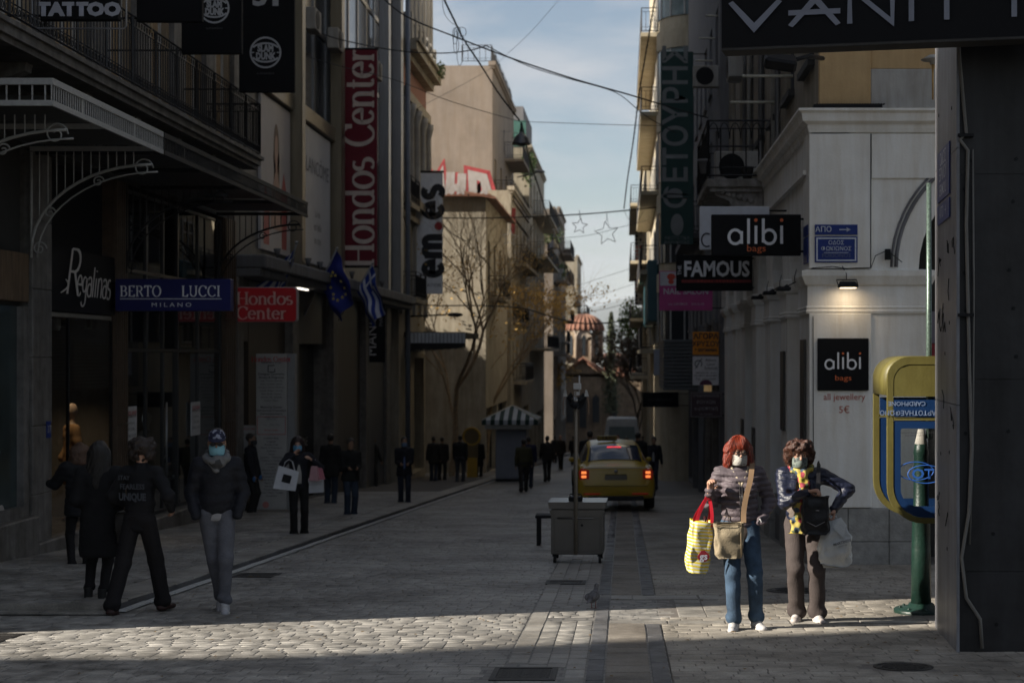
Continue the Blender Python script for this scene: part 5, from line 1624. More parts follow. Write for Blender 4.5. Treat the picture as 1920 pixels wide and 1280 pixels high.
# painted letters on the side wall
GRF=(V(-9.0,84.5,10.55),V(1,0,0),V(0,0,1),V(0,-1,0))
for(mat,hgt,th,l)in((M('spray_red',(.30,.045,.05),.8,vs=4,var=.3),1.62,.52,.006),(M('spray_white',(.33,.31,.30),.8,vs=4),1.42,.27,.016)):
 mb=MB()
 gl=[[(0,0),(0.05,1),(.35,.5),(.6,1.05),(.62,0)],[(.95,0),(1.0,1.05)],[(1.45,.0),(1.5,1.0)],[(.95,.5),(1.5,.5)],[(2.0,0),(1.95,.95),(2.45,.85),(2.6,.4),(2.3,.05),(2.0,0)],[(3.0,-.1),(3.05,-.95)],[(3.5,-.2),(3.45,-1.1)],[(3.0,-.6),(3.5,-.55)]]
 fk={'@':(0,gl,[])}
 strokes(mb,'@',fk,(GRF[0]+V(-1.3,0,-.75),GRF[1],GRF[2],GRF[3]),1.5,th,th*1.15,lift=l,serifs=False,centre=False,sx=.80)
 mb.obj('painted_letters',mat,r4)
r5,f5=side_block('apartment_block','stained pale apartment block with plants hanging from its roof terrace behind the hanging lamp','building',-1,-6.1,104,124,15.2,m_cream,9,floors=(2.6,5.6,8.6,11.6),bays=5,ww=1.4,wh=1.8,balc=[(2.2,1,19,1.2),(8.2,1,19,1.2),(11.2,4,19,1.2)])
mb=MB();mb.box(-9.5,-6.6,106,116,15.2,18.2);mb.obj('penthouse',m_grey,r5)
mb=MB();mb.box(-9.3,-6.4,105.6,105.7,15.5,17.2);mb.obj('awning',M('green_awning',(.05,.13,.11),.8),r5)
r6,f6=side_block('apartment_block','grey beige apartment block with dark balconies in the middle of the left row','building',-1,-5.6,128,150,13.4,m_party,9,floors=(-1,2.2,5.2,8.2,11),bays=6,ww=1.4,wh=1.7,balc=[(1.8,2,9,1.1),(7.8,2,9,1.1),(4.8,11,21,1.1),(10.6,11,21,1.1)])
side_block('narrow_block','narrow pale block standing forward of the row just left of the church','building',-1,-5.35,138,149.5,9.0,m_pale,1.5,floors=(-3,.2,3.4,6),bays=4,ww=1.2,wh=1.6,z0=-8,balc=[(2.9,1,10,.5)])
r7,f7=side_block('apartment_block','farthest pale apartment block rising behind the dome of the church','building',-1,-5.6,196,214,13.8,m_cream,12,floors=(1,4.2,7.4,10.6),bays=5,ww=1.5,wh=1.8,z0=-11,balc=[(.6,1,17,1.2),(7,1,17,1.2)],cam_holes=[(-8.6,-7.4,8,9.8),(-8.6,-7.4,4,5.8)])
r8,f8=side_block('apartment_block','tall beige apartment block with a red flower box left of the church dome','building',-1,-6.9,172,190,17.5,m_party,12,floors=(1,4.2,7.4,10.6,13.8),bays=5,ww=1.5,wh=1.8,z0=-11,balc=[(3.8,1,17,1.2),(10.2,1,17,1.2),(13.4,3,17,1.2)])
# unseen buildings on the left, added and shaped to throw shade into the street
ob1=thing('corner_shade_block','unseen plain building on the near corner of the side street, shaped to shade the street','building',(-8,0,0))
mb=MB();mb.box(-34,-8,-40,3.2,-1,14.0);mb.box(-36,-34.01,-40,.75,-1,26);mb.obj('wall',m_beige,ob1)  # wide block and thin tall slab, shaped to bound the sunlit band

ob2=thing('yard_shade_block','unseen pale block added behind the gap beyond the neoclassical house to shade the low house','building',(-25,62,gz(62)))  # unseen block added to shade the lower side wall of the low house
mb=MB();mb.box(-32,-20.2,64.8,69.4,-5,9.5);mb.obj('wall',m_pale,ob2)


ob4=thing('square_shade_block','unseen low pale block added left of the church square to shade the lower church','building',(-13,160,gz(160)))  # unseen block added to keep the sun off the lower church walls
mb=MB();mb.box(-24,-12,152,178,-11,5.4);mb.obj('wall',m_pale,ob4)
# ================================================================== R1: white arcade building on the corner
XR=2.45;YF=21.1
m_wht=M('white_plaster',(.84,.82,.775),.8,var=.07,vs=1.5,bump=.12,bs=30,streak=.14)
m_yel=M('ochre_plaster',(.50,.34,.17),.85,var=.08,vs=2.5,bump=.12,bs=30,streak=.15)
R1=thing('arcade_building','white arcaded corner building with ochre upper floor and grey stone base','building',(XR,YF,gz(YF)))
m_stn=M('grey_stone_base',(.30,.29,.27),.75,var=.25,vs=5,bump=.4,bs=25)
def moulding(mb,x0,x1,y0,z0,prof,d=1):
 """profile along X on the camera face; prof = [(out, z)]"""
 for i in range(len(prof)-1):
  (a,za),(b,zb)=prof[i],prof[i+1]
  mb.add([(x0-a,y0-a,z0+za),(x1,y0-a,z0+za),(x1,y0-b,z0+zb),(x0-b,y0-b,z0+zb)],[(0,1,2,3)])
def cap_rev(mb,x0,x1,y0,y1,z0,prof):
 """moulded band wrapped round a rectangular pier"""
 vs=[]
 for(o_,z)in prof:vs+=[(x0-o_,y0-o_,z0+z),(x1+o_,y0-o_,z0+z),(x1+o_,y1+o_,z0+z),(x0-o_,y1+o_,z0+z)]
 fs=[[4*i+j,4*i+(j+1)%4,4*i+4+(j+1)%4,4*i+4+j]for i in range(len(prof)-1)for j in range(4)]
 fs+=[[0,3,2,1],[4*(len(prof)-1)+j for j in range(4)]]
 mb.add(vs,fs)
CAP=[(.0,0),(.03,.0),(.04,.03),(.025,.05),(.035,.08),(.02,.10),(.015,.36),(.05,.38),(.09,.47),(.10,.49),(.10,.56),(.0,.58)]
def white_pier(x0,x1,y0,y1,name='pier',ztop=2.80):
 p_=MB();zb=gz(y0)-.15
 p_.box(x0,x1,y0,y1,gz(y0)+.74,ztop);o=p_.obj(name,m_wht,R1)
 m=MB();cap_rev(m,x0,x1,y0,y1,2.24,CAP);m.obj('capital',m_wht,o)
 # base of two courses of stone blocks
 hb=(gz(y0)+.739-zb)/2
 for r_ in range(2):
  n=max(1,round((x1-x0)/.55));ny=1
  w=(x1-x0+.05)/n;sft=0
  for k in range(n):
   m=MB();m.bev(x0-.025+k*w+.003,x0-.025+(k+1)*w-.003,y0-.03,y1+.02,zb+r_*hb+.003,zb+(r_+1)*hb-.003,.008);m.obj('stone_block',m_stn,o)
 return o
p1=white_pier(XR,4.02,YF,YF+1.1,'corner_pier')
mb=MB();mb.bev(XR-.0,3.27,YF-.05,YF-.001,gz(YF)+.745,2.235,.008);mb.bev(XR,3.27,YF-.05,YF-.001,2.83,4.60,.008);mb.obj('raised_panel',m_wht,R1)
for k in range(1,7):
 y=YF+2.75*k
 white_pier(XR,XR+.8,y,y+.95)

# dark shops between the piers
for k in range(7):
 y0=YF+2.75*k+(1.1 if k==0 else .95);y1=YF+2.75*(k+1)
 if k==6:y1=40.3
 fr=frame_right(XR+.30,y0,0)
 mb=MB();mb.box(XR+.5,XR+.9,y0,y1,gz(y1)-.1,2.8);mb.box(XR+.08,XR+.5,y0,y1,gz(y1)-.1,gz(y0)+.35);sh=mb.obj('shop_recess',m_wht if k%2==0 else m_grey,R1)
 window(R1,(V(XR+.3,y0+.05,gz(y0)+.4),V(0,1,0),V(0,0,1),V(-1,0,0)),0,0,y1-y0-.1,2.0,m_black,m_pane_dark,'double',dep=.0)
# plaques on the street faces of the piers
for(k,z0,z1)in((0,.25,1.9),(1,.55,1.75),(3,-.25,.35),(4,-.2,.4)):
 y=YF+2.75*k+.25
 t=MB();t.bev(XR-.04,XR-.003,y,y+.45,z0 if k else .25,z1 if k else 1.9,.004);t.obj('wall_plaque',M('plaque_dark',(.06,.055,.05),.4),R1)
# wall over the arcade: street side with arches, camera side with one big arch
mb=MB()
mb.box(XR+.02,XR+.8,YF+.001,40.3,2.82,4.66)if False else None
prof=[(0,4.66)]
for k in range(7):
 y0=(1.1 if k==0 else .95)+2.75*k;y1=2.75*(k+1)if k<6 else 19.2
 c=(y0+y1)/2;r_=(y1-y0)/2
 prof+=[(y0-(.1 if k else 1.1),2.82)]if k==0 else[]
 prof+=[(c-r_*math.cos(t),2.82+min(r_,1.0)*math.sin(t))for t in[PI*i/10 for i in range(11)]]
prof+=[(19.2,4.66)]
mb=MB();mb.prism(prof,(XR+.03,YF,0),(0,1,0),(0,0,1),(1,0,0),0,.5);mb.obj('arcade_wall',m_wht,R1)
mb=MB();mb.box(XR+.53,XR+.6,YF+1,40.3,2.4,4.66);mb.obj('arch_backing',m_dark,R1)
mb=MB();mb.box(XR-.04,XR+.029,YF+.3,40.3,4.1,4.16);mb.obj('string_course',m_wht,R1)
cx,rr_=5.20,1.30
ar=[(XR+.001,2.82),(cx-rr_,2.82)]+[(cx-rr_*math.cos(t),2.82+rr_*math.sin(t))for t in[PI*i/20 for i in range(1,21)]]+[(12,2.82),(12,4.66),(XR+.001,4.66)]
mb=MB();mb.prism(ar,(0,YF,0),(1,0,0),(0,0,1),(0,1,0),0,.6);mb.obj('front_wall',m_wht,R1)
mb=MB();
for r_,w_ in((rr_+.30,.028),(rr_+.36,.018)):mb.tube([(cx-r_*math.cos(t),YF-.004,2.85+r_*math.sin(t))for t in[PI*i/28 for i in range(29)]],w_,6)
mb.obj('arch_moulding',m_grey,R1)
mb=MB();mb.box(3.28,12,YF-.025,YF-.002,4.02,4.60);mb.obj('upper_panel',m_wht,R1)
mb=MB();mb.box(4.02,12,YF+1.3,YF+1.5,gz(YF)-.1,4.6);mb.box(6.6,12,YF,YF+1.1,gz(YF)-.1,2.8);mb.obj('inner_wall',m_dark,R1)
mb=MB();mb.box(4.1,6.4,YF+1.2,YF+1.29,1.6,1.85);mb.obj('awning',M('red_awning',(.25,.02,.03),.7),R1)
mb=MB();mb.box(4.1,6.4,YF+1.2,YF+1.29,1.86,2.3);mb.obj('window_panel',M('violet_grey',(.2,.18,.22),.6),R1)
# cornice wrapped round the corner
CO=[(0,0),(.03,.0),(.05,.06),(.05,.10),(.12,.14),(.14,.24),(.18,.27),(.18,.30),(0,.31)]
mb=MB();cap_rev(mb,XR+.03,12,YF,40.2,4.62,CO);mb.obj('cornice',m_wht,R1)
mb=MB();mb.box(XR+.05,3.4,YF-.14,YF-.04,4.932,4.975)
for i in range(26):mb.tube([(XR+.1+i*.035,YF-.13,4.98),(XR+.1+i*.035,YF-.05,4.985)],.012,4)
mb.obj('cable_strip',m_black,R1)
# upper storey
mb=MB();fru=frame_right(XR+.22,YF+.05,4.93)
uh=[(1.2+2.6*k,2.4+2.6*k,.9,3.6)for k in range(7)]
holed(mb,fru,19.2,17.07,uh,.25);mb.box(XR+.48,12,YF+.30,40.25,4.93,21.98);mb.add([(XR+.22,YF+.05,22),(12,YF+.05,22),(12,40.2,22),(XR+.22,40.2,22)],[(0,1,2,3)])
mb.box(XR+.23,12,YF+.05,YF+.29,4.931,21.99);mb.obj('upper_wall',m_beige,R1)
for(a,b,c,d)in uh:window(R1,fru,a,c,b-a,d-c,M('dark_frame',(.04,.04,.045),.5),m_pane_dark,'cross',dep=.12)
for(a,b,c,d)in uh:
 s_=MB();s_.fbox(fru,a-.08,b+.08,c-.10,c-.001,0,.10);s_.obj('sill',m_dark,R1)
mb=MB();mb.bev(XR+.13,3.26,YF-.06,YF+.049,4.94,13,.01);mb.obj('corner_pilaster',m_yel,R1)
mb=MB();mb.bev(3.262,12,YF+.0,YF+.048,5.46,13,.01);mb.obj('ochre_panel',m_yel,R1)
mb=MB();mb.bev(3.262,12,YF-.02,YF+.049,4.94,5.458,.01);mb.obj('grey_panel',m_pale,R1)
for i,y in enumerate((26.9,27.6,30.2,33,34.2)):
 mb=MB();mb.tube([(XR+.15,y,4.95),(XR+.15,y,12)],.05,8);mb.obj('wall_pipe',m_pale if i%2 else m_alu,R1)
for(x0,x1,yy)in((1372,1457,192),(1395,1487,143),(1312,1355,72),(1325,1360,30),(1305,1350,114)):
 Y=YX(x1,XR+.2);a,za=XZ(x0,yy,Y)
 mb=MB();mb.tube([(a,Y,za),(XR+.2,Y,za)],.022,8);mb.sph((a,Y,za),.03,8,5);mb.obj('bracket_rod',M('cream_metal',(.5,.47,.38),.5),R1)
# balcony on the street side
yb0,yb1=28.0,31.5;zb0=ZY(335,28.0)
mb=MB();mb.bev(1.46,XR+.2,yb0,yb1,zb0-.15,zb0,.02);mb.box(1.52,XR,yb0+.06,yb1-.06,zb0-.22,zb0-.151);b_=mb.obj('balcony',M('stained_stone',(.28,.26,.24),.85,var=.4,vs=5,bump=.4,streak=.4),R1)
mb=MB();rail(mb,[(XR+.15,yb0+.03),(1.49,yb0+.03),(1.49,yb1-.03),(XR+.15,yb1-.03)],zb0,1.02,sp=.19,r=.012)
for i in range(5):
 x=1.49+.19*i+.095
 mb.tube([(x-.095*math.cos(t*PI/8),yb0+.03,zb0+.70+.28*math.sin(t*PI/8))for t in range(9)],.009,4)
mb.obj('railing',m_iron,b_)['kind']='stuff'
for y in(yb0+.12,yb1-.5):
 mb=MB();pr=[(0,0),(-.85,0),(-.85,-.06),(-.6,-.16),(-.55,-.3),(-.3,-.36),(-.25,-.5),(-.0,-.62)]
 mb.prism(pr,(XR+.02,y,zb0-.221),(1,0,0),(0,0,1),(0,1,0),0,.3)
 for q in range(6):mb.sph((XR-.2-.1*q,y-.01,zb0-.38+.03*q),(.06,.03,.05),8,5)
 mb.obj('corbel',MATS['stained_stone'],b_)
t=thing('flower_pot','pale flower pot hanging at the near corner of the right balcony','flower pot',(1.42,28.1,zb0+.1))
mb=MB();mb.rev([(.06,0),(.10,.2),(.115,.2),(.115,.25),(.09,.25)],n=14);mb.obj('pot',m_grey,t,local=True)
t=thing('flower_pot','small pot standing on the right balcony beside the air conditioner','flower pot',(2.2,28.3,zb0))
mb=MB();mb.rev([(.07,0),(.11,.2),(.12,.24),(.1,.24)],n=12);mb.obj('pot',m_dark,t,local=True)
def aircon(x,y,z,face,lab,w=.8,h=.55,d=.3):
 t=thing('air_conditioner',lab,'air conditioner',(x,y,z),face)
 mb=MB();mb.bev(-w/2,w/2,0,d,0,h,.015);mb.obj('case',m_pale,t,local=True)
 mb=MB();mb.rev([(.02,0),(h*.42,0),(h*.42,-.012),(h*.38,-.012)],(-.1,0,h/2),20,False,'y')
 for r_ in(.08,.14,.2):mb.tube([(-.1+r_*math.cos(a),-.012,h/2+r_*math.sin(a))for a in[2*PI*i/16 for i in range(17)]],.005,3)
 mb.obj('grille',m_black,t,local=True)
 return t
aircon(2.05,28.7,zb0+.02,-.0,'white air conditioner standing on the right balcony behind its iron rail')
aircon(2.2,33.6,ZY(150,33.6),-PI/2,'air conditioner high on the grey wall behind the dark green banner')
aircon(2.2,41,ZY(470+0,41)+4.2,0,'air conditioner on a bracket beside the dark green banner')
aircon(XL+.35,40.2,ZY(60,40.2),PI/2,'grey air conditioner highest on the store front above the red banner')
aircon(XL+.35,43.4,ZY(95,43.4),PI/2,'second air conditioner on the store front, just left of the red banner top')
aircon(XL+.35,50.5,ZY(150,50.5),PI/2,'air conditioner on the store front right of the red banner')

# ---- flood lamps over the arcade
def flood(x,y,z,lab,lit=False,sc=1.0,rz=0.0):
 t=thing('flood_lamp',lab,'flood lamp',(x,y,z),rz)
 mb=MB();mb.prism([(-.10,.03),(.10,.03),(.12,-.03),(-.12,-.03)],(0,-.12,0),(1,0,0),(0,.8,.6),(0,.6,-.8),-.02*sc,.03*sc)
 mb.bev(-.125*sc,.125*sc,-.24*sc,-.06*sc,-.05*sc,.0,.01);mb.obj('housing',m_black,t,local=True)
 mb=MB();mb.tube([(-.13*sc,-.12*sc,0),(-.13*sc,0,.06*sc),(.13*sc,0,.06*sc),(.13*sc,-.12*sc,0)],.008,5,False);mb.tube([(0,0,.06),(0,.0,.14),(-.05,.03,.24)],.006,5);mb.obj('bracket',m_black,t,local=True)
 if lit:
  mb=MB();mb.box(-.10,.10,-.21,-.09,-.056,-.052);mb.obj('lens',M('lamp_lens',(1,.9,.7),.5,emis=(1,.75,.45),es=3),t,local=True)
 return t
x,z=XZ(1587,533,YF-.1)
fl=flood(x,YF-.10,z,'lit black flood lamp on the white capital over the square black sign',True)
l=bpy.data.lights.new('flood_light','AREA');l.energy=.55;l.color=(1,.80,.55);l.size=.18;l.spread=R(150)
lo=bpy.data.objects.new('flood_light',l);COL.objects.link(lo);lo.parent=fl;lo.location=(0,-.15,-.075);lo.rotation_euler=(R(28),0,0)
for(px,py_,X_,lab)in((1490,538,2.28,'black flood lamp on the second capital of the arcade'),(1462,546,2.28,'black flood lamp on the third capital of the arcade'),(1438,555,2.28,'small black flood lamp on the fourth capital of the arcade')):
 Y=YX(px,X_);xx,zz=XZ(px,py_,Y);flood(X_,Y,zz,lab,False,1.0,-PI/2)
Y=19.8;x,z=XZ(1466,118,Y);t=thing('flood_lamp','big dark flood lamp on an arm just under the large overhead sign','flood lamp',(x,Y,z))
mb=MB();mb.bev(-.22,.18,-.14,.14,-.07,.08,.03);mb.obj('housing',m_black,t,local=True).rotation_euler=(.5,.15,0)
mb=MB();mb.tube([(.1,0,.02),(.34,.1,.1),(.62,.9,.22)],.03,6);mb.obj('arm',m_black,t,local=True)
mb=MB();P_=[XZ(a,b,YF-.06)for a,b in((1522,503),(1560,500),(1586,504),(1604,503),(1632,502),(1640,480),(1662,470),(1690,492))]
mb.tube([(x,YF-.12,z)for x,z in P_],.006,5);mb.bev(P_[6][0]-.02,P_[6][0]+.05,YF-.12,YF-.03,P_[6][1]-.12,P_[6][1]+.02,.005)
mb.tube([(3.26,YF-.055,2.83),(3.262,YF-.055,4.6)],.006,4);mb.tube([(2.5,YF-.06,2.2),(2.505,YF-.06,.4)],.005,4);mb.obj('wall_cable',m_black,R1)
# glimpse of a terrace lamp by the pillar
x,z=XZ(1746,112,20.0);t=thing('patio_heater','cream mushroom shaped heater hood peeping out beside the dark pillar','patio heater',(x+.02,20.0,z))
mb=MB();mb.rev([(.0,.06),(.05,.055),(.15,.0),(.14,-.01),(.04,-.03),(.035,-.06)],n=20);mb.obj('hood',m_pale,t,local=True)
mb=MB();mb.rev([(.014,-.06),(.010,-.3),(.010,-.5)],n=10);mb.obj('stem',M('brass',(.5,.3,.1),.4,metal=.5),t,local=True)

# ================================================================== signs
def box_sign(name,label,px0,px1,py0,py1,Y,mat,d=.12,side=0,cat='sign',border=None,group=None,arms=True,bev=.008):
 """box sign hanging square to the street; its wall end is px0 (left wall) or px1 (right wall)"""
 xa,za=XZ(px0,py0,Y);xb,zb_=XZ(px1,py1,Y)
 t=thing(name,label,cat,((xa+xb)/2,Y,zb_),group=group)
 mb=MB();mb.bev(xa,xb,Y,Y+d,zb_,za,bev);mb.obj('panel',mat,t)
 if border:
  mb=MB();w=.018
  for q in((xa+w,xb-w,za-w*2,za-w),(xa+w,xb-w,zb_+w,zb_+w*2),(xa+w,xa+2*w,zb_+2*w,za-2*w),(xb-2*w,xb-w,zb_+2*w,za-2*w)):
   mb.box(q[0],q[1],Y-.004,Y-.0005,q[2],q[3])
  mb.obj('border',border,t)
 if arms:
  wall=XR if side>0 else XL
  mb=MB()
  for z in(za-.06,zb_+.06):
   if side>0 and xb<wall:mb.tube([(xb-.02,Y+d/2,z),(wall+.3,Y+d/2,z)],.016,6)
   if side<0 and xa>wall:mb.tube([(xa+.02,Y+d/2,z),(wall-.2,Y+d/2,z)],.016,6)
   if side<0:mb.tube([(xa+.05,Y+d/2,z),(wall-.25,Y+d/2,z)],.016,6)
  if mb.v:mb.obj('arms',m_black,t)
 return t,(V((xa+xb)/2,Y,(za+zb_)/2),V(1,0,0),V(0,0,1),V(0,-1,0)),xb-xa,za-zb_
m_wl=M('letter_white',(.72,.72,.74),.5,var=.04)
m_rl=M('letter_red',(.55,.06,.03),.5,var=.04)
m_or=M('letter_orange',(.65,.14,.04),.5,var=.04)
m_sblack=M('sign_black',(.005,.005,.006),.62,var=.05,spec=.15)
red=MATS['red_print'];ink=MATS['ink']

def alibi(t,f,w,h,name='lettering',k=1.0):
 mb=MB();strokes(mb,'alibi',ROUND,(f[0]+f[2]*h*.04*k,*f[1:]),w*.235*k,.135,.135,track=.07,serifs=False,lift=.01)
 mb.obj(name,m_wl,t)
 # red dots over the two i
 tot=sum(ROUND[c][0]+.07 for c in 'alibi')-.07;s=w*.235*k;pen=-tot/2;dots=MB()
 for c in 'alibi':
  if c=='i':p=f[0]+f[2]*h*.04*k+f[1]*(pen+.12)*s+f[2]*(1.12-.5)*s;dots.prism([(.085*s*math.cos(a),.085*s*math.sin(a))for a in[2*PI*i/12 for i in range(12)]],p,*f[1:],.008,.014)
  pen+=ROUND[c][0]+.07
 dots.obj('red_dots',m_or,t)
# two bracket signs at the arcade
t,f,w,h=box_sign('bracket_sign','white light box hanging behind the black bags shop sign',1312,1443,387,468,24.2,M('lightbox_white',(.55,.57,.62),.4),side=1)
mb=MB();mb.tube([f[0]+V(-.42+.08*math.cos(a),-.006,-.18+.1*math.sin(a))for a in[R(60+240*i/12)for i in range(13)]],.012,5);mb.obj('lettering',ink,t)
t,f,w,h=box_sign('bracket_sign','black bags shop sign with white rounded letters hanging over the pavement',1334,1502,402,479,21.9,m_sblack,side=1)
alibi(t,f,w,h,k=1.0)
text('bags',(f[0]-f[2]*h*.33,*f[1:]),.13,m_or,t,sx=1.2)
t,f,w,h=box_sign('wall_sign','square black bags shop sign fixed flat on the white corner pier',1533,1629,634,732,YF-.085,m_sblack,d=.03,side=1,arms=False)
alibi(t,f,w,h,k=1.15)
text('bags',(f[0]-f[2]*h*.26,*f[1:]),.10,m_or,t,sx=1.3)
t=thing('wall_lettering','red all jewellery 5 euro lettering painted on the pier under the square sign','wall lettering',(2.9,YF-.05,.9))
cx_,cz_=XZ(1582,744,YF);text('all jewellery',(V(cx_,YF-.05,cz_),V(1,0,0),V(0,0,1),V(0,-1,0)),.125,M('wall_red',(.45,.10,.06),.7),t,sx=.92)
cx_,cz_=XZ(1582,768,YF);text('5€',(V(cx_,YF-.05,cz_),V(1,0,0),V(0,0,1),V(0,-1,0)),.13,MATS['wall_red'],t)
# street name plates
m_en=M('enamel_blue',(.01,.03,.18),.35)
m_enw=M('enamel_white',(.55,.58,.64),.4)
t,f,w,h=box_sign('street_name_sign','blue enamel plate ODOS FOKIONOS on the white corner',1528,1608,443,492,YF-.07,m_en,d=.015,arms=False,border=m_enw,bev=.003)
for s,dz,sz in(('ΟΔΟΣ',.25,.085),('ΦΩΚΙΩΝΟΣ',.02,.085)):text(s,(f[0]+f[2]*h*dz,*f[1:]),sz*.86,m_enw,t,bold=.0)
text('FOKIONOS',(f[0]-f[2]*h*.24,*f[1:]),.075,M('faded_enamel',(.12,.14,.22),.5),t)
mb=MB();mb.box(f[0].x-.16,f[0].x+.16,YF-.076,YF-.0715,f[0].z-.046,f[0].z-.040);mb.obj('rule',m_enw,t)
t,f,w,h=box_sign('street_name_sign','narrow blue plate APO with an arrow above the Fokionos plate',1528,1608,421,440,YF-.07,m_en,d=.015,arms=False,bev=.003)
text('ΑΠΟ',(f[0]-f[1]*w*.3,*f[1:]),.10,m_enw,t,bold=.001)
mb=MB();mb.box(f[0].x+.04,f[0].x+.18,YF-.076,YF-.0715,f[0].z-.006,f[0].z+.006);mb.prism([(.13,.03),(.19,0),(.13,-.03),(.15,0)],f[0],*f[1:],.001,.006);mb.obj('arrow',m_enw,t)
t=thing('street_name_sign','small blue plates bent round the street side of the white corner','sign',(XR,YF,3))
mb=MB();mb.box(XR-.015,XR+.0295,YF+.02,YF+.5,ZY(492,YF),ZY(443,YF));mb.box(XR-.015,XR+.0295,YF+.02,YF+.5,ZY(440,YF),ZY(421,YF));mb.obj('plate',m_en,t)

# signs farther down the right side
t,f,w,h=box_sign('bracket_sign','black shoe store sign with bold white capitals and a red bar',1268,1411,478,545,30.2,m_sblack,side=1)
text('FAMOUS',(f[0]+f[2]*.06+f[1]*.04,*f[1:]),.40,m_wl,t,bold=.012,sx=.80)
mb=MB();mb.box(f[0].x-.62,f[0].x+.69,30.19,30.199,f[0].z-.185,f[0].z-.13);mb.obj('red_bar',M('dark_red',(.18,.01,.01),.5),t)
text('SHOES STORES',(f[0]-f[2]*.158+f[1]*.03,f[1],f[2],f[3]),.07,m_rl,t,lift=.016,spacing=1.6)
text('THE',(f[0]-f[1]*.655+f[2]*.05,*f[1:]),.1,m_wl,t,rot=PI/2)
t,f,w,h=box_sign('bracket_sign','pink and white nail salon sign behind the black shoe store sign',1236,1336,508,582,38.0,M('pink_sign',(.42,.05,.22),.5),side=1)
mb=MB();mb.box(f[0].x-w/2+.02,f[0].x+w/2-.02,37.985,37.999,f[0].z+.12,f[0].z+h/2-.02);mb.obj('white_field',M('lightbox_pale',(.5,.5,.55),.5),t)
mb=MB()
for s_ in(-1,1):
 for q,r_ in((.06,.10),(-.06,.07)):mb.prism([(s_*.10+r_*math.cos(a),q+r_*.8*math.sin(a))for a in[2*PI*i/12 for i in range(12)]],f[0]+V(-.25,0,.27),*f[1:],.016+q*.01,.02+q*.01)
mb.obj('butterfly',m_rl,t)
text('NAIL SALON',(f[0]-f[2]*.02,*f[1:]),.20,MATS['lightbox_pale'],t,bold=.004,sx=.95)
text('1ος ΟΡΟΦΟΣ    210 32 42',(f[0]-f[2]*.32,*f[1:]),.075,MATS['lightbox_pale'],t)
# the dark green hearing aid banner
mgr=M('banner_green',(.018,.055,.05),.7,vs=3)
t,f,w,h=box_sign('vertical_banner','tall dark green banner with vertical grey Greek letters on the right',1239,1300,97,458,47.0,mgr,side=1,cat='banner')
mb=MB()
text('ΦΕΤΟΥΡΗΣ',(f[0]+f[2]*.62,*f[1:]),.98,M('banner_grey',(.22,.23,.23),.7),t,rot=PI/2,sx=.88,bold=.02)
mb.sph((f[0].x,46.99,f[0].z-2.25),(.19,.01,.32),14,9);mb.obj('ear_emblem',MATS['banner_grey'],t)
text('ΑΚΟΥΣΤΙΚΑ',(f[0]-f[2]*2.42+V(0,0,-.22),*f[1:]),.13,MATS['banner_grey'],t)
text('ΒΑΡΗΚΟΪΑΣ',(f[0]-f[2]*2.42+V(0,0,-.36),*f[1:]),.13,MATS['banner_grey'],t)
t,f,w,h=box_sign('bracket_sign','orange gold buying sign on the right above the white laser sign',1299,1348,622,665,40.6,M('orange_sign',(.80,.30,.02),.5),side=1)
for s,dz,sz in(('ΑΓΟΡΑ',.17,.19),('ΧΡΥΣΟΥ',-.02,.17),('& ΚΟΣΜΗΜΑ',-.17,.09)):text(s,(f[0]+f[2]*dz,*f[1:]),sz,ink,t,bold=.005)
t,f,w,h=box_sign('bracket_sign','white laser treatment sign hanging under the orange sign',1299,1348,668,722,40.6,M('sign_white',(.78,.77,.80),.5),side=1)
for s,dx,dz,sz in(('Athens',.13,.27,.11),('Laser',.13,.17,.11),('Solution',.13,.07,.11),('Αποτρίχωση - Botox',0,-.05,.065),('Θεραπείες προσώπου',0,-.12,.065),('Τηλ. 210 3222099',0,-.21,.075)):text(s,(f[0]+f[1]*dx+f[2]*dz,*f[1:]),sz,ink,t,sx=.9)
mb=MB();mb.tube([f[0]+V(-.19+.09*math.cos(a),-.01,.18+.09*math.sin(a))for a in[R(-40+300*i/14)for i in range(15)]],.012,5);mb.tube([f[0]+V(-.27,-.01,.05),f[0]+V(-.10,-.01,.32)],.01,5);mb.obj('emblem',MATS['grey_ink'],t)
mb=MB();mb.prism([(.16*math.cos(a),.13*math.sin(a))for a in[PI*i/12 for i in range(13)]],f[0]-f[2]*.355,*f[1:],.003,.006);mb.obj('purple_arch',M('purple_print',(.14,.04,.09),.6),t)
t,f,w,h=box_sign('bracket_sign','dark maroon repair shop sign under the white laser sign',1294,1354,734,783,39.5,M('maroon_sign',(.045,.02,.03),.5),side=1,border=M('metal_border',(.2,.2,.2),.5))
for s,dz,sz in(('ΕΠΙΔΙΟΡΘΩΣΕΙΣ',.22,.085),('ΡΟΥΧΩΝ',.06,.11),('e-ραπτική',-.09,.13),('1ος όροφος',-.23,.06)):text(s,(f[0]+f[2]*dz,*f[1:]),sz,M('dim_white',(.33,.32,.34),.6),t)
t,f,w,h=box_sign('bracket_sign','pale blue and white sign partly behind a black sign far down right',1226,1288,655,703,56.0,M('pale_sign',(.36,.38,.44),.5),side=1)
text('de la Passage',(f[0]-f[2]*.3,*f[1:]),.15,MATS['grey_ink'],t)
t,f,w,h=box_sign('bracket_sign','black sign with thin grey letters overlapping a pale blue sign',1243,1300,657,687,54.0,m_sblack,side=1)
text('Passage',(f[0]+f[1]*.1,*f[1:]),.34,M('grey_letter',(.3,.3,.3),.6),t)
t,f,w,h=box_sign('bracket_sign','long unlit black sign over the dark shops at the right end',1205,1272,735,763,60.0,m_sblack,side=1)
text('ACCESSORIZE',(f[0],*f[1:]),.15,M('very_dim',(.08,.08,.08),.6),t)
t,f,w,h=box_sign('bracket_sign','black awning sign just below the nail salon sign',1270,1300,705,722,58.0,m_black,side=1)

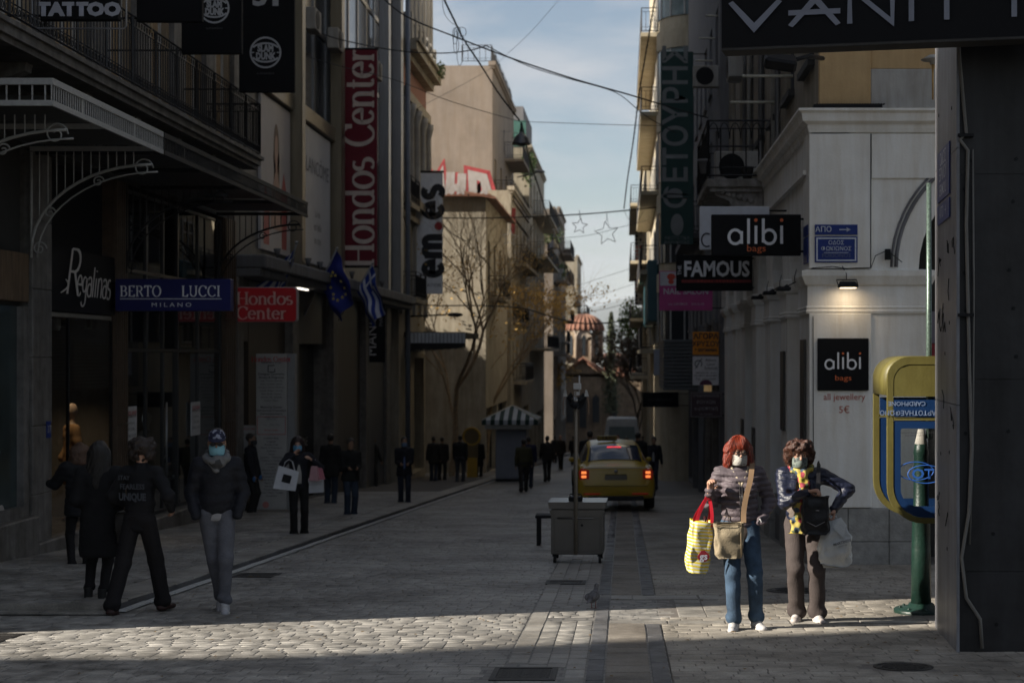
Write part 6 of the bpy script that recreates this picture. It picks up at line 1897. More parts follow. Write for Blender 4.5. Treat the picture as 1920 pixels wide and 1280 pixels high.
# ================================================================== R2 and beyond
rA,fA=side_block('grey_building','dark grey building with signs and a ribbed metal box after the arcade','building',1,XR,40.4,59.8,20.5,m_grey,9,floors=(2.6,5.8,8.9),bays=7,ww=1.2,wh=1.8,z0=gz(60)-.3,balc=[(5.4,8,16,.6)])
mb=MB();
for i in range(14):mb.bev(1.28,XR-.01,50.5,57.5,.6+i*.115,.70+i*.115,.01)
mb.obj('ribbed_box',M('ribbed_metal',(.10,.105,.11),.45,metal=.4),rA)
for(x,w_)in((2.30,.18),):
 for y in(41.2,44.5,48.5,52.5):mb=MB();mb.bev(x,XR-.002,y,y+.35,gz(y)-.1,2.6,.01);mb.obj('pier',m_marble if y<45 else m_grey,rA)
mb=MB();mb.box(2.22,XR-.003,41.6,43.9,.4,.9);mb.obj('lit_transom',M('warm_window',(.3,.2,.1),.3,var=.6,vs=3,emis=(1,.65,.3),es=.05),rA)
# cream block with a rounded corner
r3=thing('rounded_building','tall cream building with a rounded window bay lit by the sun at the top right','building',(1.3,60,gz(60)))
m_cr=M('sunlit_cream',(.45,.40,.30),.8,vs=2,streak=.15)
pl=[(9,0)]+[(2.9-1.5*math.sin(t),1.5-1.5*math.cos(t))for t in[R(90)*i/12 for i in range(13)]]+[(1.4,24),(9,24)]
mb=MB();mb.prism(pl,(0,60,0),(1,0,0),(0,1,0),(0,0,1),gz(84)-.3,24);mb.obj('wall',m_cr,r3)
def bayz(z0,z1,out,mat,nm,par,a0=0,a1=90):
 mb=MB();n=14;vs=[]
 for i in range(n+1):
  t=R(a0+(a1-a0)*i/n);vs.append((2.9-(1.5+out)*math.sin(t),61.5-(1.5+out)*math.cos(t)))
 vs2=[(2.9-(1.501)*math.sin(R(a0+(a1-a0)*i/n)),61.5-(1.501)*math.cos(R(a0+(a1-a0)*i/n)))for i in range(n,-1,-1)]
 mb.prism(vs+vs2,(0,0,0),(1,0,0),(0,1,0),(0,0,1),z0,z1);return mb.obj(nm,mat,par)
for k,z in enumerate((2.2,5.2,8.3,11.4,14.5,17.6)):
 bayz(z+1.9,z+2.6,.10,m_cr,'band',r3);w_=bayz(z,z+1.9,.035,m_pane_dark if k<3 else M('curtain_pane',(.22,.28,.29),.15,var=.3,vs=2),'window',r3)
 for a in(0,22,45,68,90):
  mb=MB();mb.tube([(2.9-1.55*math.sin(R(a)),61.5-1.55*math.cos(R(a)),z),(2.9-1.55*math.sin(R(a)),61.5-1.55*math.cos(R(a)),z+1.9)],.035,5,False);mb.obj('frame',m_white,w_)
f3_=frame_right(1.4,61.5,0)
for z in(2.2,5.3,8.4,11.5,14.6):
 for u in(2,7,12,17):window(r3,f3_,u,z,1.6,1.8,m_white,m_pane_dark,'cross',dep=-.03)
 balcony(r3,f3_,1.2,20,z-.25,.7,m_cr)
mb=MB();mb.bev(.95,1.39,62,75,3.0,5.4,.05);mb.obj('teal_panel',M('teal_panel',(.03,.09,.11),.5),r3)
r4_,f4_=side_block('cream_block','sunlit cream block with stacked balconies beyond the rounded building','building',1,1.3,85,108,13.5,m_cr,9,floors=(1,4.1,7.2,10.3),bays=6,ww=1.3,wh=1.8,z0=-6,balc=[(.6,1,22,.9),(3.7,1,22,.9),(6.8,1,22,.9),(9.9,1,22,.9)])
side_block('far_block','low far block at the right end of the street by the church trees','building',1,1.9,110,150,8.0,m_pale,9,floors=(-2,1.2,4.4),bays=8,ww=1.5,wh=1.8,z0=-9,balc=[(.8,1,39,.8),(4,1,39,.8)])
side_block('far_block','far building with balconies behind the trees right of the church','building',1,3.4,196,225,5.0,m_pale,12,floors=(-4,-1),bays=8,ww=1.5,wh=1.8,z0=-11)
# patterned banner
t=thing('patterned_banner','tall red, black and white chequered banner at the far right of the sky gap','banner',(.9,110,5))
xa,za=XZ(1190,418,104);xb,zb_=XZ(1214,572,104)
mb=MB();mb.box(xa,xb+.9,104,104.3,zb_,za);mb.obj('panel',M('pattern_white',(.62,.60,.56),.7),t)
m1,m2=MB(),MB();nx,nz_=6,22
cw_=(xb+.7-xa)/nx;ch=(za-zb_)/nz_
for i in range(nx):
 for j in range(nz_):
  tgt=m1 if(j//4)%2==0 else m2
  if(i+j)%2==0:tgt.prism([(.05*cw_,.5*ch),(.5*cw_,.02*ch),(.95*cw_,.5*ch),(.5*cw_,.98*ch)],(xa+i*cw_,104,zb_+j*ch),(1,0,0),(0,0,1),(0,-1,0),.005,.03)
  elif j%2:tgt.prism([(.2*cw_,.2*ch),(.8*cw_,.2*ch),(.8*cw_,.8*ch),(.2*cw_,.8*ch)],(xa+i*cw_,104,zb_+j*ch),(1,0,0),(0,0,1),(0,-1,0),.005,.03)
m1.obj('black_pattern',M('pattern_black',(.02,.02,.02),.7),t)['kind']='stuff';m2.obj('red_pattern',M('pattern_red',(.5,.06,.03),.7),t)['kind']='stuff'

# ================================================================== near right: dark pillar and the big sign over it
R0=thing('corner_pillar','dark marble pillar at the right edge with bolts, cables and a blue street plate','pillar',(2.6,12.5,gz(12.5)))
m_dm=M('dark_marble',(.030,.029,.030),.45,var=.35,vs=2.2,bump=.12,bs=10,streak=.35,spec=.25)
m_lm=M('pale_marble_side',(.22,.225,.25),.4,var=.15,vs=4,bump=.1,streak=.4)
P0=[(2.625,12.5),(4.6,12.5),(4.6,14.1),(2.78,14.1)]
zb=gz(14.1)-.1
mb=MB();mb.prism([(2.64,12.515),(4.59,12.515),(4.59,14.09),(2.79,14.09)],(0,0,0),(1,0,0),(0,1,0),(0,0,1),zb,5.19);mb.obj('core',m_dark,R0)
for(z0,z1)in((zb,0),(.0,1.5),(1.5,3.1),(3.1,5.2)):
 mb=MB();mb.prism(P0,(0,0,0),(1,0,0),(0,1,0),(0,0,1),z0,z1-.004);mb.obj('marble_block',m_dm,R0)
for(z0,z1)in((zb,1.3),(1.3,3.3),(3.3,5.2)):
 mb=MB();mb.prism([(2.600,12.47),(2.624,12.47),(2.779,14.12),(2.755,14.12)],(0,0,0),(1,0,0),(0,1,0),(0,0,1),z0,z1-.006);mb.obj('side_slab',m_lm,R0)
rb=random.Random(9)
bm_=MB();bm_.rev([(0,0),(.016,0),(.016,.004)],n=8,smooth=False,axis='y');bme=bm_.mesh('bolt',m_black)
for(x,y)in((1820,302),(1905,298),(1808,355),(1899,378),(1808,512),(1812,582),(1900,578),(1892,506),(1890,808),(1810,812),(1905,668),(1868,1170),(1862,1000)):
 xx,zz=XZ(x,y,12.5);link('bolt',bme,R0,V(xx,12.494,zz)-R0.location)
for(q,z)in((.2,3.66),(.8,3.75),(.35,3.05),(.75,3.0),(.5,2.9),(.3,1.95),(.7,1.9),(.3,.9),(.7,.85),(.4,.1),(.5,1.7)):
 link('bolt',bme,R0,V(2.600+.155*q-.003,12.47+1.65*q,z)-R0.location).rotation_euler=(0,0,-PI/2)
mb=MB()
pth=[(1790,-30),(1800,120),(1812,250),(1800,262),(1815,282),(1812,420),(1815,560),(1818,700),(1822,840),(1817,960),(1803,1045),(1812,1120),(1838,1160),(1842,1215)]
mb.tube([(*[XZ(a,b,12.46)[0]],12.46,XZ(a,b,12.46)[1])for a,b in pth],.014,7)
pth=[(1824,280),(1826,560),(1824,840),(1818,1020)]
mb.tube([(XZ(a,b,12.47)[0],12.47,XZ(a,b,12.47)[1])for a,b in pth],.008,6)
mb.obj('cable',M('grey_conduit',(.16,.15,.135),.6),R0)
for y in(253,590):
 xx,zz=XZ(1812,y,12.44);mb=MB();mb.box(xx-.06,xx+.06,12.44,12.494,zz-.012,zz+.012);mb.obj('cable_clip',m_black,R0)
# street plate on the street side of the pillar
nrm=V(-1.65,.155,0).normalized();uu=V(-.155,-1.65,0).normalized()
t=thing('street_name_sign','blue enamel ODOS ERMOU plate on the street side of the dark pillar','sign',(2.66,13.1,2.9))
ctr=V(2.599,12.47,0)+V(.155,1.65,0)*.53
def plate(mb,c,w,h,d=.012):mb.prism([(-w/2,-h/2),(w/2,-h/2),(w/2,h/2),(-w/2,h/2)],c,uu,V(0,0,1),nrm,.002,d)
za,zb_=3.47,3.08
mb=MB();plate(mb,ctr+V(0,0,3.20),.92,.42);mb.obj('plate',m_en,t)
for s,z,sz in(('ΟΔΟΣ',.125,.15),('ΕΡΜΟΥ',-.0,.15),('ERMOU',-.13,.14)):text(s,(ctr+V(0,0,3.20+z),uu,V(0,0,1),nrm),sz,m_enw,t,lift=.014,bold=.001,sx=1.1)
t=thing('street_name_sign','small blue APO arrow plate below the Ermou plate on the pillar','sign',(2.66,13.1,2.85))
mb=MB();plate(mb,ctr+V(0,0,2.88),.92,.16);mb.obj('plate',m_en,t)
text('ΑΠΟ  →',(ctr+V(0,0,2.88),uu,V(0,0,1),nrm),.13,m_enw,t,lift=.014,sx=1.1)
mb=MB();rs2=random.Random(4)
for k in range(16):
 q=rs2.uniform(.15,.9);z=rs2.choice([2.55,2.4,2.2,2.05,1.9,1.3,.4])+rs2.uniform(-.1,.1)
 p=V(2.599,12.47,z)+V(.155,1.65,0)*q+nrm*.004
 pts=[p]
 for _ in range(4):p=p+uu*rs2.uniform(-.07,.1)+V(0,0,rs2.uniform(-.1,.1));pts.append(p)
 mb.tube(pts,.004,3,False)
mb.obj('scribbles',m_black,R0)
# overhang of the same building, carrying the sign
mb=MB();mb.box(2.62,5.4,11.9,14.1,5.21,9.5);mb.obj('upper_storey',m_dark,thing('corner_block','upper floor of the dark corner building over the marble pillar','building',(4,14,5.2)))
# VANITY sign
vt=thing('shop_sign','huge black sign with angular grey letters across the top right corner','sign',(.8,12.3,4.0))
xa,za=XZ(1353,91,12.35);xb=3.6;Yb=11.75
dirv=(V(xb,Yb,0)-V(xa,12.35,0));Ls=dirv.length;dirv.normalize();nv=V(dirv.y,-dirv.x,0)
mb=MB();mb.prism([(0,0),(Ls,0),(Ls,.95),(0,.95)],(xa,12.35,za),dirv,(0,0,1),nv,-.22,0);mb.obj('panel',m_sblack,vt)
mb=MB();mb.prism([(0,-.02),(Ls,-.02),(Ls,-.001),(0,-.001)],(xa,12.35,za),dirv,(0,0,1),nv,-.23,.01);mb.obj('rim',m_dark,vt)
mb=MB();h_=.275
fv=(V(xa,12.35,za)+dirv*.07+V(0,0,.135),dirv,V(0,0,1),nv)
for ch_,px in(('V',1367),('A',1478),('N',1583),('I',1694),('T',1722),('Y',1835)):
 u=(XZ(px,0,12.2)[0]-xa)*1.02
 hh_=h_*(.74 if ch_ in 'VA' else 1.0)
 strokes(mb,ch_,ROUND,(V(xa,12.35,za)+dirv*u+V(0,0,.145),dirv,V(0,0,1),nv),hh_,.145*h_/hh_,.145*h_/hh_,serifs=False,centre=False,lift=.012,sx=1.38*h_/hh_)
mb.obj('lettering',M('vanity_letter',(.19,.20,.24),.45),vt)

# ================================================================== left signs
t,f,w,h=box_sign('bracket_sign','dark blue sign with white serif letters over the second left shop',216,432,523,583,24.9,M('sign_navy',(.008,.010,.095),.4,var=.05),side=-1,d=.2)
mb=MB();strokes(mb,'BERTO',SERIF,(f[0]-f[1]*.50+f[2]*.06,*f[1:]),.16,.05,.15,track=.06,lift=.008);strokes(mb,'LUCCI',SERIF,(f[0]+f[1]*.44+f[2]*.06,*f[1:]),.16,.05,.15,track=.10,lift=.008)
mb.box(f[0].x-.82,f[0].x+.76,24.892,24.899,f[0].z-.065,f[0].z-.055);mb.obj('lettering',m_wl,t)
text('M I L A N O',(f[0]-f[2]*.155-f[1]*.02,*f[1:]),.09,m_wl,t,sx=1.35)
t,f,w,h=box_sign('bracket_sign','small rounded red sign with cream letters and pale rim beside a flag',440,557,538,604,33.0,M('sign_rim',(.35,.33,.33),.4),side=-1,d=.22,bev=.05)
def rrect(w,h,r,n=5):
 o_=[]
 for(cx,cy,a)in((w/2-r,h/2-r,0),(-w/2+r,h/2-r,90),(-w/2+r,-h/2+r,180),(w/2-r,-h/2+r,270)):o_+=arc(cx,cy,r,r,a,a+90,n)
 return o_
mb=MB();mb.prism(rrect(w-.035,h-.035,.07),f[0],*f[1:],.001,.012);mb.obj('red_face',M('sign_red',(.20,.006,.010),.35,var=.05,emis=(.6,.02,.03),es=.02),t)
mb=MB();strokes(mb,'Hondos',SERIF,(f[0]+f[2]*.13-f[1]*.02,*f[1:]),.245,.06,.18,lift=.015,sx=1.18);strokes(mb,'Center',SERIF,(f[0]-f[2]*.17-f[1]*.08,*f[1:]),.245,.06,.18,lift=.015,sx=1.18);mb.obj('lettering',M('letter_cream',(.60,.50,.44),.5),t)
m_bur=M('banner_red',(.15,.008,.02),.75,vs=3,var=.1,bump=.2,bs=3)
t,f,w,h=box_sign('vertical_banner','tall dark red banner with vertical cream letters on the store front',640,707,93,498,45.2,m_bur,side=-1,d=.05,cat='banner')
mb=MB();strokes(mb,'Hondos Center',SERIF,(f[0]+V(-.02,0,0),*f[1:]),.83,.055,.15,rot=PI/2,lift=.012,sx=.93);mb.obj('lettering',M('letter_cream',(.6,.5,.44)),t)
mb=MB();mb.tube([(XL-.1,45.22,ZY(92,45.2)),(f[0].x+w/2+.03,45.22,ZY(92,45.2))],.035,8);mb.tube([(XL-.1,45.22,ZY(500,45.2)),(f[0].x+w/2+.03,45.22,ZY(500,45.2))],.03,8);mb.obj('poles',m_black,t)
t,f,w,h=box_sign('vertical_banner','pale banner with thick dark vertical letters and a red dot',780,830,324,551,61.5,M('banner_pale',(.78,.80,.84),.7),side=-1,d=.05,cat='banner')
mb=MB();strokes(mb,'em',ROUND,(f[0]+V(0,0,-.85),*f[1:]),1.0,.24,.26,rot=PI/2,serifs=False,lift=.012,sx=.86);strokes(mb,'es',ROUND,(f[0]+V(0,0,1.22),*f[1:]),1.0,.24,.26,rot=PI/2,serifs=False,lift=.012,sx=.86);mb.obj('lettering',M('letter_black',(.012,.012,.015),.5),t)
mb=MB();mb.prism([(.16*math.cos(a),.16*math.sin(a))for a in[2*PI*i/16 for i in range(16)]],f[0]+V(.36,0,.28),*f[1:],.002,.02);mb.obj('red_dot',M('dot_red',(.35,.02,.03),.5),t)
text('ΙΜΙΤΑΤΙΟΝ',(f[0]-f[2]*2.0,*f[1:]),.16,MATS['letter_black'],t,sx=1.1)
mb=MB();mb.tube([(XL+.2,61.5,ZY(322,61.5)),(f[0].x+w/2+.05,61.5,ZY(322,61.5))],.04,8);mb.obj('pole',m_black,t)
t,f,w,h=box_sign('vertical_banner','black banner with vertical white letters by the grey doorway',685,722,540,679,50.8,m_sblack,side=-1,d=.05,cat='banner')
text('MANGO',(f[0]-V(.10,0,.15),*f[1:]),.44,m_wl,t,rot=PI/2,sx=1.0,align='CENTER');text('MAN',(f[0]+V(.19,0,.15),*f[1:]),.17,M('dim_white',(.33,.32,.34)),t,rot=PI/2)
# overhead signs on the near left
t,f,w,h=box_sign('hanging_sign','black tattoo parlour sign inside a thin rounded metal frame, top left',75,222,-60,38,18.9,m_sblack,side=-1,d=.1)
text('TATTOO',(f[0]-f[2]*(h/2-.12),*f[1:]),.205,M('tattoo_letter',(.36,.36,.40),.5),t,bold=.014,sx=1.16)
xa,za=XZ(60,-20,18.85);xb,zb_=XZ(237,54,18.85)
mb=MB();mb.tube([(xa,18.85,7.2),(xa,18.85,zb_+.03),(xa+.03,18.85,zb_),(xb-.03,18.85,zb_),(xb,18.85,zb_+.03),(xb,18.85,7.2)],.011,6);mb.obj('wire_frame',m_alu,t)
t,f,w,h=box_sign('hanging_sign','plain black sign box between the tattoo sign and the ball emblem signs',256,379,-60,41,22.7,m_sblack,side=-1,d=.1)
def ballsign(px0,px1,py1,Y,lab,cxp,cyp,rp):
 t,f,w,h=box_sign('hanging_sign',lab,px0,px1,-70,py1,Y,m_sblack,side=-1,d=.1,group='ball emblem signs')
 c,z=XZ(cxp,cyp,Y);r_=rp*Y/FPX;m_e=M('emblem_grey',(.36,.36,.37),.5);F=(V(c,Y,z),*f[1:])
 mb=MB();
 def ring(rx,ry,a0=0,a1=360,dz=0):strokes(mb,'@',{'@':(0,[arc(0,dz,rx,ry,a0,a1,30)],[])},F,1,.035*r_/.28,.035*r_/.28,serifs=False,centre=False,lift=.008)
 ring(r_,r_)
 ring(r_*.92,r_*.50,25,155,.12*r_);ring(r_*.92,r_*.50,205,335,-.12*r_)
 for s_ in(-1,1):mb.box(c+s_*r_*.99-.0,c+s_*r_*.76,Y-.012,Y-.008,z-.01,z+.01)
 mb.obj('emblem',m_e,t)
 text('SLAM',(F[0]+f[2]*r_*.26,*f[1:]),r_*.62,m_e,t,bold=.010,sx=.72);text('DUNK',(F[0]-f[2]*r_*.26,*f[1:]),r_*.62,m_e,t,bold=.010,sx=.72)
 text('by SNEAKERS10',(F[0]-f[2]*r_*1.4,*f[1:]),r_*.17,M('dim_grey',(.10,.10,.10),.6),t)
 return t,f
t,f=ballsign(340,453,101,25.0,'black sign with a half hidden basketball emblem, higher left of the two',402,16,27)
t,f=ballsign(448,552,173,28.7,'black sign with a complete basketball ring emblem, lower right of the two',498,99,28)
text('31',(V(XZ(502,-2,28.7)[0],28.7,XZ(502,-4,28.7)[1]),*f[1:]),.43,MATS['emblem_grey'],t,bold=.02,sx=1.3)
# ================================================================== church at the end of the street
YC=165.0;s_=YC/FPX
def cx_(px):return(px-VX)*s_
def cz(py_):return CAMZ-(py_-VY)*s_
m_br=M('church_stone',(.22,.165,.115),.9,var=.3,vs=1.4,bump=.4,bs=4,streak=.2)
m_brl=M('church_arch_stone',(.36,.30,.24),.85,vs=3)
CH=thing('byzantine_church','small Byzantine church with a ribbed tile dome closing the end of the street','church',(cx_(1094),YC,gz(YC)))
c0=cx_(1094);zg=gz(YC)-.3
zr=cz(668)  
mb=MB();mb.box(cx_(1010),cx_(1210),YC-1,YC+16,zg,cz(700));mb.box(cx_(1062),cx_(1128),YC-2.2,YC+14,zg,cz(706)+.0);
mb.prism([(cx_(1055)-c0,cz(700)),(cx_(1135)-c0,cz(700)),(0,cz(676))],(c0,YC-2.2,0),(1,0,0),(0,0,1),(0,1,0),0,16)
mb.prism([(cx_(1010)-c0,cz(700)),(cx_(1055)-c0,cz(700)),(cx_(1055)-c0,cz(684)),(cx_(1010)-c0,cz(684))],(c0,YC+2,0),(1,0,0),(0,0,1),(0,1,0),0,12)
mb.obj('walls',m_br,CH)
# pitched roofs of tile rows
mb=MB()
def tiles(p0,p1,q0,q1,n,m):
 """tile rows between ridge p0-p1 and eave q0-q1"""
 p0,p1,q0,q1=map(Vector,(p0,p1,q0,q1))
 mb.add([p0,p1,q1,q0],[(0,1,2,3)])
 for i in range(n):
  a=p0.lerp(p1,(i+.5)/n);b=q0.lerp(q1,(i+.5)/n);mb.tube([a,b],.16,5)
tiles((c0,YC-2.6,cz(676)+.15),(c0,YC+13,cz(676)+.15),(cx_(1048),YC-2.6,cz(706)),(cx_(1048),YC+13,cz(706)),26,1)
tiles((c0,YC-2.6,cz(676)+.15),(c0,YC+13,cz(676)+.15),(cx_(1142),YC-2.6,cz(706)),(cx_(1142),YC+13,cz(706)),26,1)
tiles((cx_(1005),YC+8,cz(664)),(cx_(1060),YC+8,cz(664)),(cx_(1005),YC-1.3,cz(690)),(cx_(1058),YC-1.3,cz(690)),12,1)
tiles((cx_(1130),YC+8,cz(664)),(cx_(1212),YC+8,cz(664)),(cx_(1132),YC-1.3,cz(700)),(cx_(1212),YC-1.3,cz(708)),16,1)
mb.obj('roof_tiles',m_terra,CH)['kind']='stuff'
mb=MB();mb.tube([(cx_(1050),YC-2.5,cz(704)),(c0,YC-2.5,cz(676)+.3),(cx_(1138),YC-2.5,cz(704))],.14,6);mb.obj('gable_moulding',m_terra,CH)
# drum with eight arched faces
RD=2.05;dz0=cz(672);dz1=cz(630)
YD=YC+3.5
mb=MB();mb.prism([((RD-.12)*math.cos(R(22.5+45*i)),(RD-.12)*math.sin(R(22.5+45*i)))for i in range(8)],(c0,YD,0),(1,0,0),(0,1,0),(0,0,1),dz0-.5,dz1+.2);mb.obj('drum',m_br,CH)
for i in range(8):
 a=R(22.5+45*i);p=(c0+RD*math.cos(a),YD+RD*math.sin(a))
 mb=MB();mb.rev([(.12,dz0-.2),(.12,dz1-.1),(.17,dz1),(.17,dz1+.12)],(p[0],p[1],0),8);mb.obj('column',m_brl,CH)
 am=R(45*i+45);u=V(-math.sin(am),math.cos(am),0);n=V(math.cos(am),math.sin(am),0)
 ctr=V(c0,YD,0)+n*(RD*math.cos(R(22.5)))
 hw=RD*math.sin(R(22.5))-.08
 mb=MB();mb.tube([ctr+u*(hw*math.cos(t))+V(0,0,dz1+hw*1.05*math.sin(t))for t in[PI*q/12 for q in range(13)]],.10,6);mb.obj('arch',m_brl,CH)
 mb=MB();mb.prism([(-hw,dz1-.3)]+[(hw*math.cos(t),dz1+hw*.95*math.sin(t))for t in[PI-PI*q/10 for q in range(11)]]+[(hw,dz1-.3)],ctr-n*.15,u,V(0,0,1),n,0,.1);mb.obj('tympanum',m_brl if i%2 else m_br,CH)
 mb=MB();mb.prism([(-.17,dz0+.35),(.17,dz0+.35),(.17,dz1-.05),(0,dz1+.2),(-.17,dz1-.05)],ctr-n*.13,u,V(0,0,1),n,0,.12);mb.obj('window',m_pane_dark,CH)
# dome with tile ribs
mb=MB();RT=2.02;zt0=dz1+.62;hh=cz(588)-zt0
mb.rev([(RT*math.cos(t),zt0+hh*math.sin(t))for t in[R(90)*i/10 for i in range(11)]],(c0,YD,0),32);mb.obj('dome',m_terra,CH)
mb=MB()
for i in range(24):
 a=2*PI*i/24
 mb.tube([(c0+(RT+.05)*math.cos(t)*math.cos(a),YD+(RT+.05)*math.cos(t)*math.sin(a),zt0+(hh+.03)*math.sin(t))for t in[R(88)*q/9 for q in range(10)]],[.115*(1-.6*q/9)for q in range(10)],6)
mb.obj('dome_ribs',M('rib_tile',(.25,.13,.09),.85,var=.3,vs=3),CH)
mb=MB();zt=zt0+hh;mb.rev([(.22,zt-.05),(.12,zt+.25),(.05,zt+.4)],(c0,YD,0),8);mb.tube([(c0,YD,zt+.3),(c0,YD,zt+1.2)],.05,5);mb.tube([(c0-.3,YD,zt+.9),(c0+.3,YD,zt+.9)],.045,5);mb.obj('cross',m_dark,CH)
for(px,py0,py1)in((1070,745,790),(1094,742,800),(1118,745,790),(1150,745,785),(1030,745,785)):
 x=cx_(px);mb=MB();mb.prism([(-.35,cz(py1)),(.35,cz(py1)),(.35,cz(py0)),(0,cz(py0)+.4),(-.35,cz(py0))],(x,YC-2.35 if 1060<px<1130 else YC-1.12,0),(1,0,0),(0,0,1),(0,-1,0),0,.1);mb.obj('window',m_pane_dark,CH)

# ================================================================== trees
def branch_tree(name,label,base,h,seed,bark,spread=.5,lean=(0,0),leafm=None,nleaf=900,zlo=.2,zhi=.75,depth=6,lsz=.09,r0=.17,first=.35,leafsel=1.0):
 rr=random.Random(seed);t=thing(name,label,'tree',base)
 mb=MB();tips=[]
 def grow(p,d,L,r,k):
  pts=[p];q=p;dd=d
  seg=4
  for i in range(seg):
   dd=(dd+V(rr.uniform(-1,1),rr.uniform(-1,1),rr.uniform(-.3,.5))*.16).normalized();q=q+dd*L/seg;pts.append(q)
  mb.tube(pts,[r*(1-.38*i/seg)for i in range(seg+1)],6 if r>.04 else(4 if r>.012 else 3),True,False)
  if k<=2:tips.extend(pts[1:])
  if k==0:return
  n=3 if k>2 else rr.choice((2,3,3))
  for i in range(n):
   a=rr.uniform(0,2*PI);w=spread*rr.uniform(.6,1.3)
   nd=(dd+V(math.cos(a),math.sin(a),rr.uniform(-.1,.5))*w).normalized()
   st=pts[-1]if i<2 else pts[rr.choice((2,3))]
   grow(st,nd,L*rr.uniform(.66,.86),r*.6*rr.uniform(.8,1.05),k-1)
 grow(V(0,0,-.1),V(lean[0],lean[1],1).normalized(),h*first,r0,depth)
 mb.obj('trunk',bark,t,local=True)
 if leafm:
  lm=MB();rt=[p for p in tips if zlo*h<p.z<zhi*h]
  for i in range(nleaf):
   c=rr.choice(rt)+V(rr.gauss(0,.16),rr.gauss(0,.16),rr.gauss(0,.14)-.05)
   a=V(rr.gauss(0,1),rr.gauss(0,1),rr.gauss(0,1)).normalized();b=a.orthogonal().normalized();s2=lsz*rr.uniform(.5,1.3)
   c2=a.cross(b)
   lm.add([c-a*s2,c+b*s2*.6+c2*s2*.2,c+a*s2,c-b*s2*.6+c2*s2*.2],[(0,1,2,3)])
  o=lm.obj('leaves',leafm,t,local=True);o['kind']='stuff'
 return t
m_bark=M('bark',(.10,.075,.055),.9,var=.4,vs=12,bump=.5,bs=20)
m_leafy=M('autumn_leaves',(.42,.26,.07),.7,var=.5,vs=1.5)
m_twig=M('twig',(.30,.215,.13),.85,var=.3,vs=10)
Y=64.5;x=(846-VX)*Y/FPX
branch_tree('street_tree','bare leaning street tree with a few golden leaves on the left pavement',(x,Y,gz(Y)),12.6,11,m_twig,.62,(.12,0),m_leafy,2600,.22,.72,7,.055,.15,.30)
Y=74;x=(905-VX)*Y/FPX
branch_tree('street_tree','second street tree with thicker golden foliage behind the kiosk',(x,Y,gz(Y)),10.5,23,m_twig,.6,(.1,0),m_leafy,3000,.28,.82,6,.07,.12,.3)
m_dleaf=M('dark_leaves',(.055,.065,.03),.7,var=.4,vs=1.5)
m_brleaf=M('brown_leaves',(.12,.075,.035),.7,var=.4,vs=1.5)
Y=140;x=(1172-VX)*Y/FPX
branch_tree('square_tree','dark leafy tree in front of the right half of the church',(x+.7,Y,gz(Y)),11.5,5,m_bark,.38,(0.05,0),m_brleaf,4200,.4,.95,6,.15,.22,.3)
Y=152;x=(1192-VX)*Y/FPX
branch_tree('square_tree','tall dark tree behind the first one right of the church',(x+1.5,Y,gz(Y)),14.5,8,m_bark,.30,(0.04,0),m_dleaf,4200,.4,.95,6,.16,.22,.3)
Y=138;x=(986-VX)*Y/FPX
branch_tree('square_tree','leafy brown tree left of the church beyond the kiosk',(x,Y,gz(Y)),9.5,15,m_bark,.4,(0,0),m_leafy,2200,.3,1.0,5,.14,.2,.3)
def plant(name,label,c,r,mat,n,lsz,seed,hang=0):
 rr=random.Random(seed);t=thing(name,label,'plant',(c[0],c[1],c[2]-r[2]))
 mb=MB();st=MB()
 for i in range(14):st.tube([(0,0,0),(rr.gauss(0,.35)*r[0],rr.gauss(0,.35)*r[1],r[2]*rr.uniform(.6,1.6))],.012,3)
 st.obj('stems',m_twig,t,local=True)
 for i in range(n):
  a_=rr.uniform(0,2*PI);q=rr.uniform(.2,1)**.6;ph=rr.uniform(-1,1)
  c_=V(r[0]*q*math.cos(a_)*math.sqrt(1-ph*ph),r[1]*q*math.sin(a_),r[2]*(1+ph*q)-hang*abs(rr.gauss(0,1)))
  a=V(rr.gauss(0,1),rr.gauss(0,1),rr.gauss(0,1)).normalized();b=a.orthogonal().normalized();s2=lsz*rr.uniform(.5,1.3)
  mb.add([c_-a*s2,c_+b*s2*.6,c_+a*s2,c_-b*s2*.6],[(0,1,2,3)])
 mb.obj('leaves',mat,t,local=True)['kind']='stuff'
m_gl=M('green_leaves',(.07,.12,.03),.6,var=.4,vs=2)
def at(px,py_,Y):x,z=XZ(px,py_,Y);return(x,Y,z)
plant('balcony_plant','bright green plants hanging from a far right balcony',at(1180,590,108),(.8,.8,1.3),M('lime_leaves',(.14,.22,.04),.6,var=.3),700,.11,1,.3)
plant('balcony_plant','dark shrub on the roof terrace edge behind the hanging lamp',at(992,300,103),(.5,1.2,.8),m_gl,400,.12,2,.5)
plant('balcony_plant','green bush on a balcony just above the second hanging lamp',at(1036,437,127),(.9,1.5,.9),m_gl,400,.12,3,.3)
plant('balcony_plant','small shrub growing from the cornice of the neoclassical house',at(818,130,63.5),(.4,.8,.35),m_gl,300,.07,4,.1)
plant('balcony_plant','dark plant in the middle of the far left balconies',at(1052,505,140),(.7,.7,.8),m_gl,300,.12,5,.2)
Y=158;x=(1146-VX)*Y/FPX
t=thing('cypress_tree','slim dark pointed tree against the sky beside the dome','tree',(x,Y,gz(Y)))
rr=random.Random(2);mb=MB();mb.tube([(0,0,0),(0,0,13.6)],[.16,.04],6);mb.obj('trunk',m_bark,t,local=True);mb=MB()
for i in range(2600):
 z=rr.uniform(4,13.9);w_=.75*(1-((z-4)/10.2))**.7+.05;c_=V(rr.gauss(0,.5)*w_,rr.gauss(0,.5)*w_,z);a=V(rr.gauss(0,1),rr.gauss(0,1),rr.gauss(0,1)).normalized();b=a.orthogonal().normalized();s2=.14
 mb.add([c_-a*s2,c_+b*s2*.6,c_+a*s2,c_-b*s2*.6],[(0,1,2,3)])
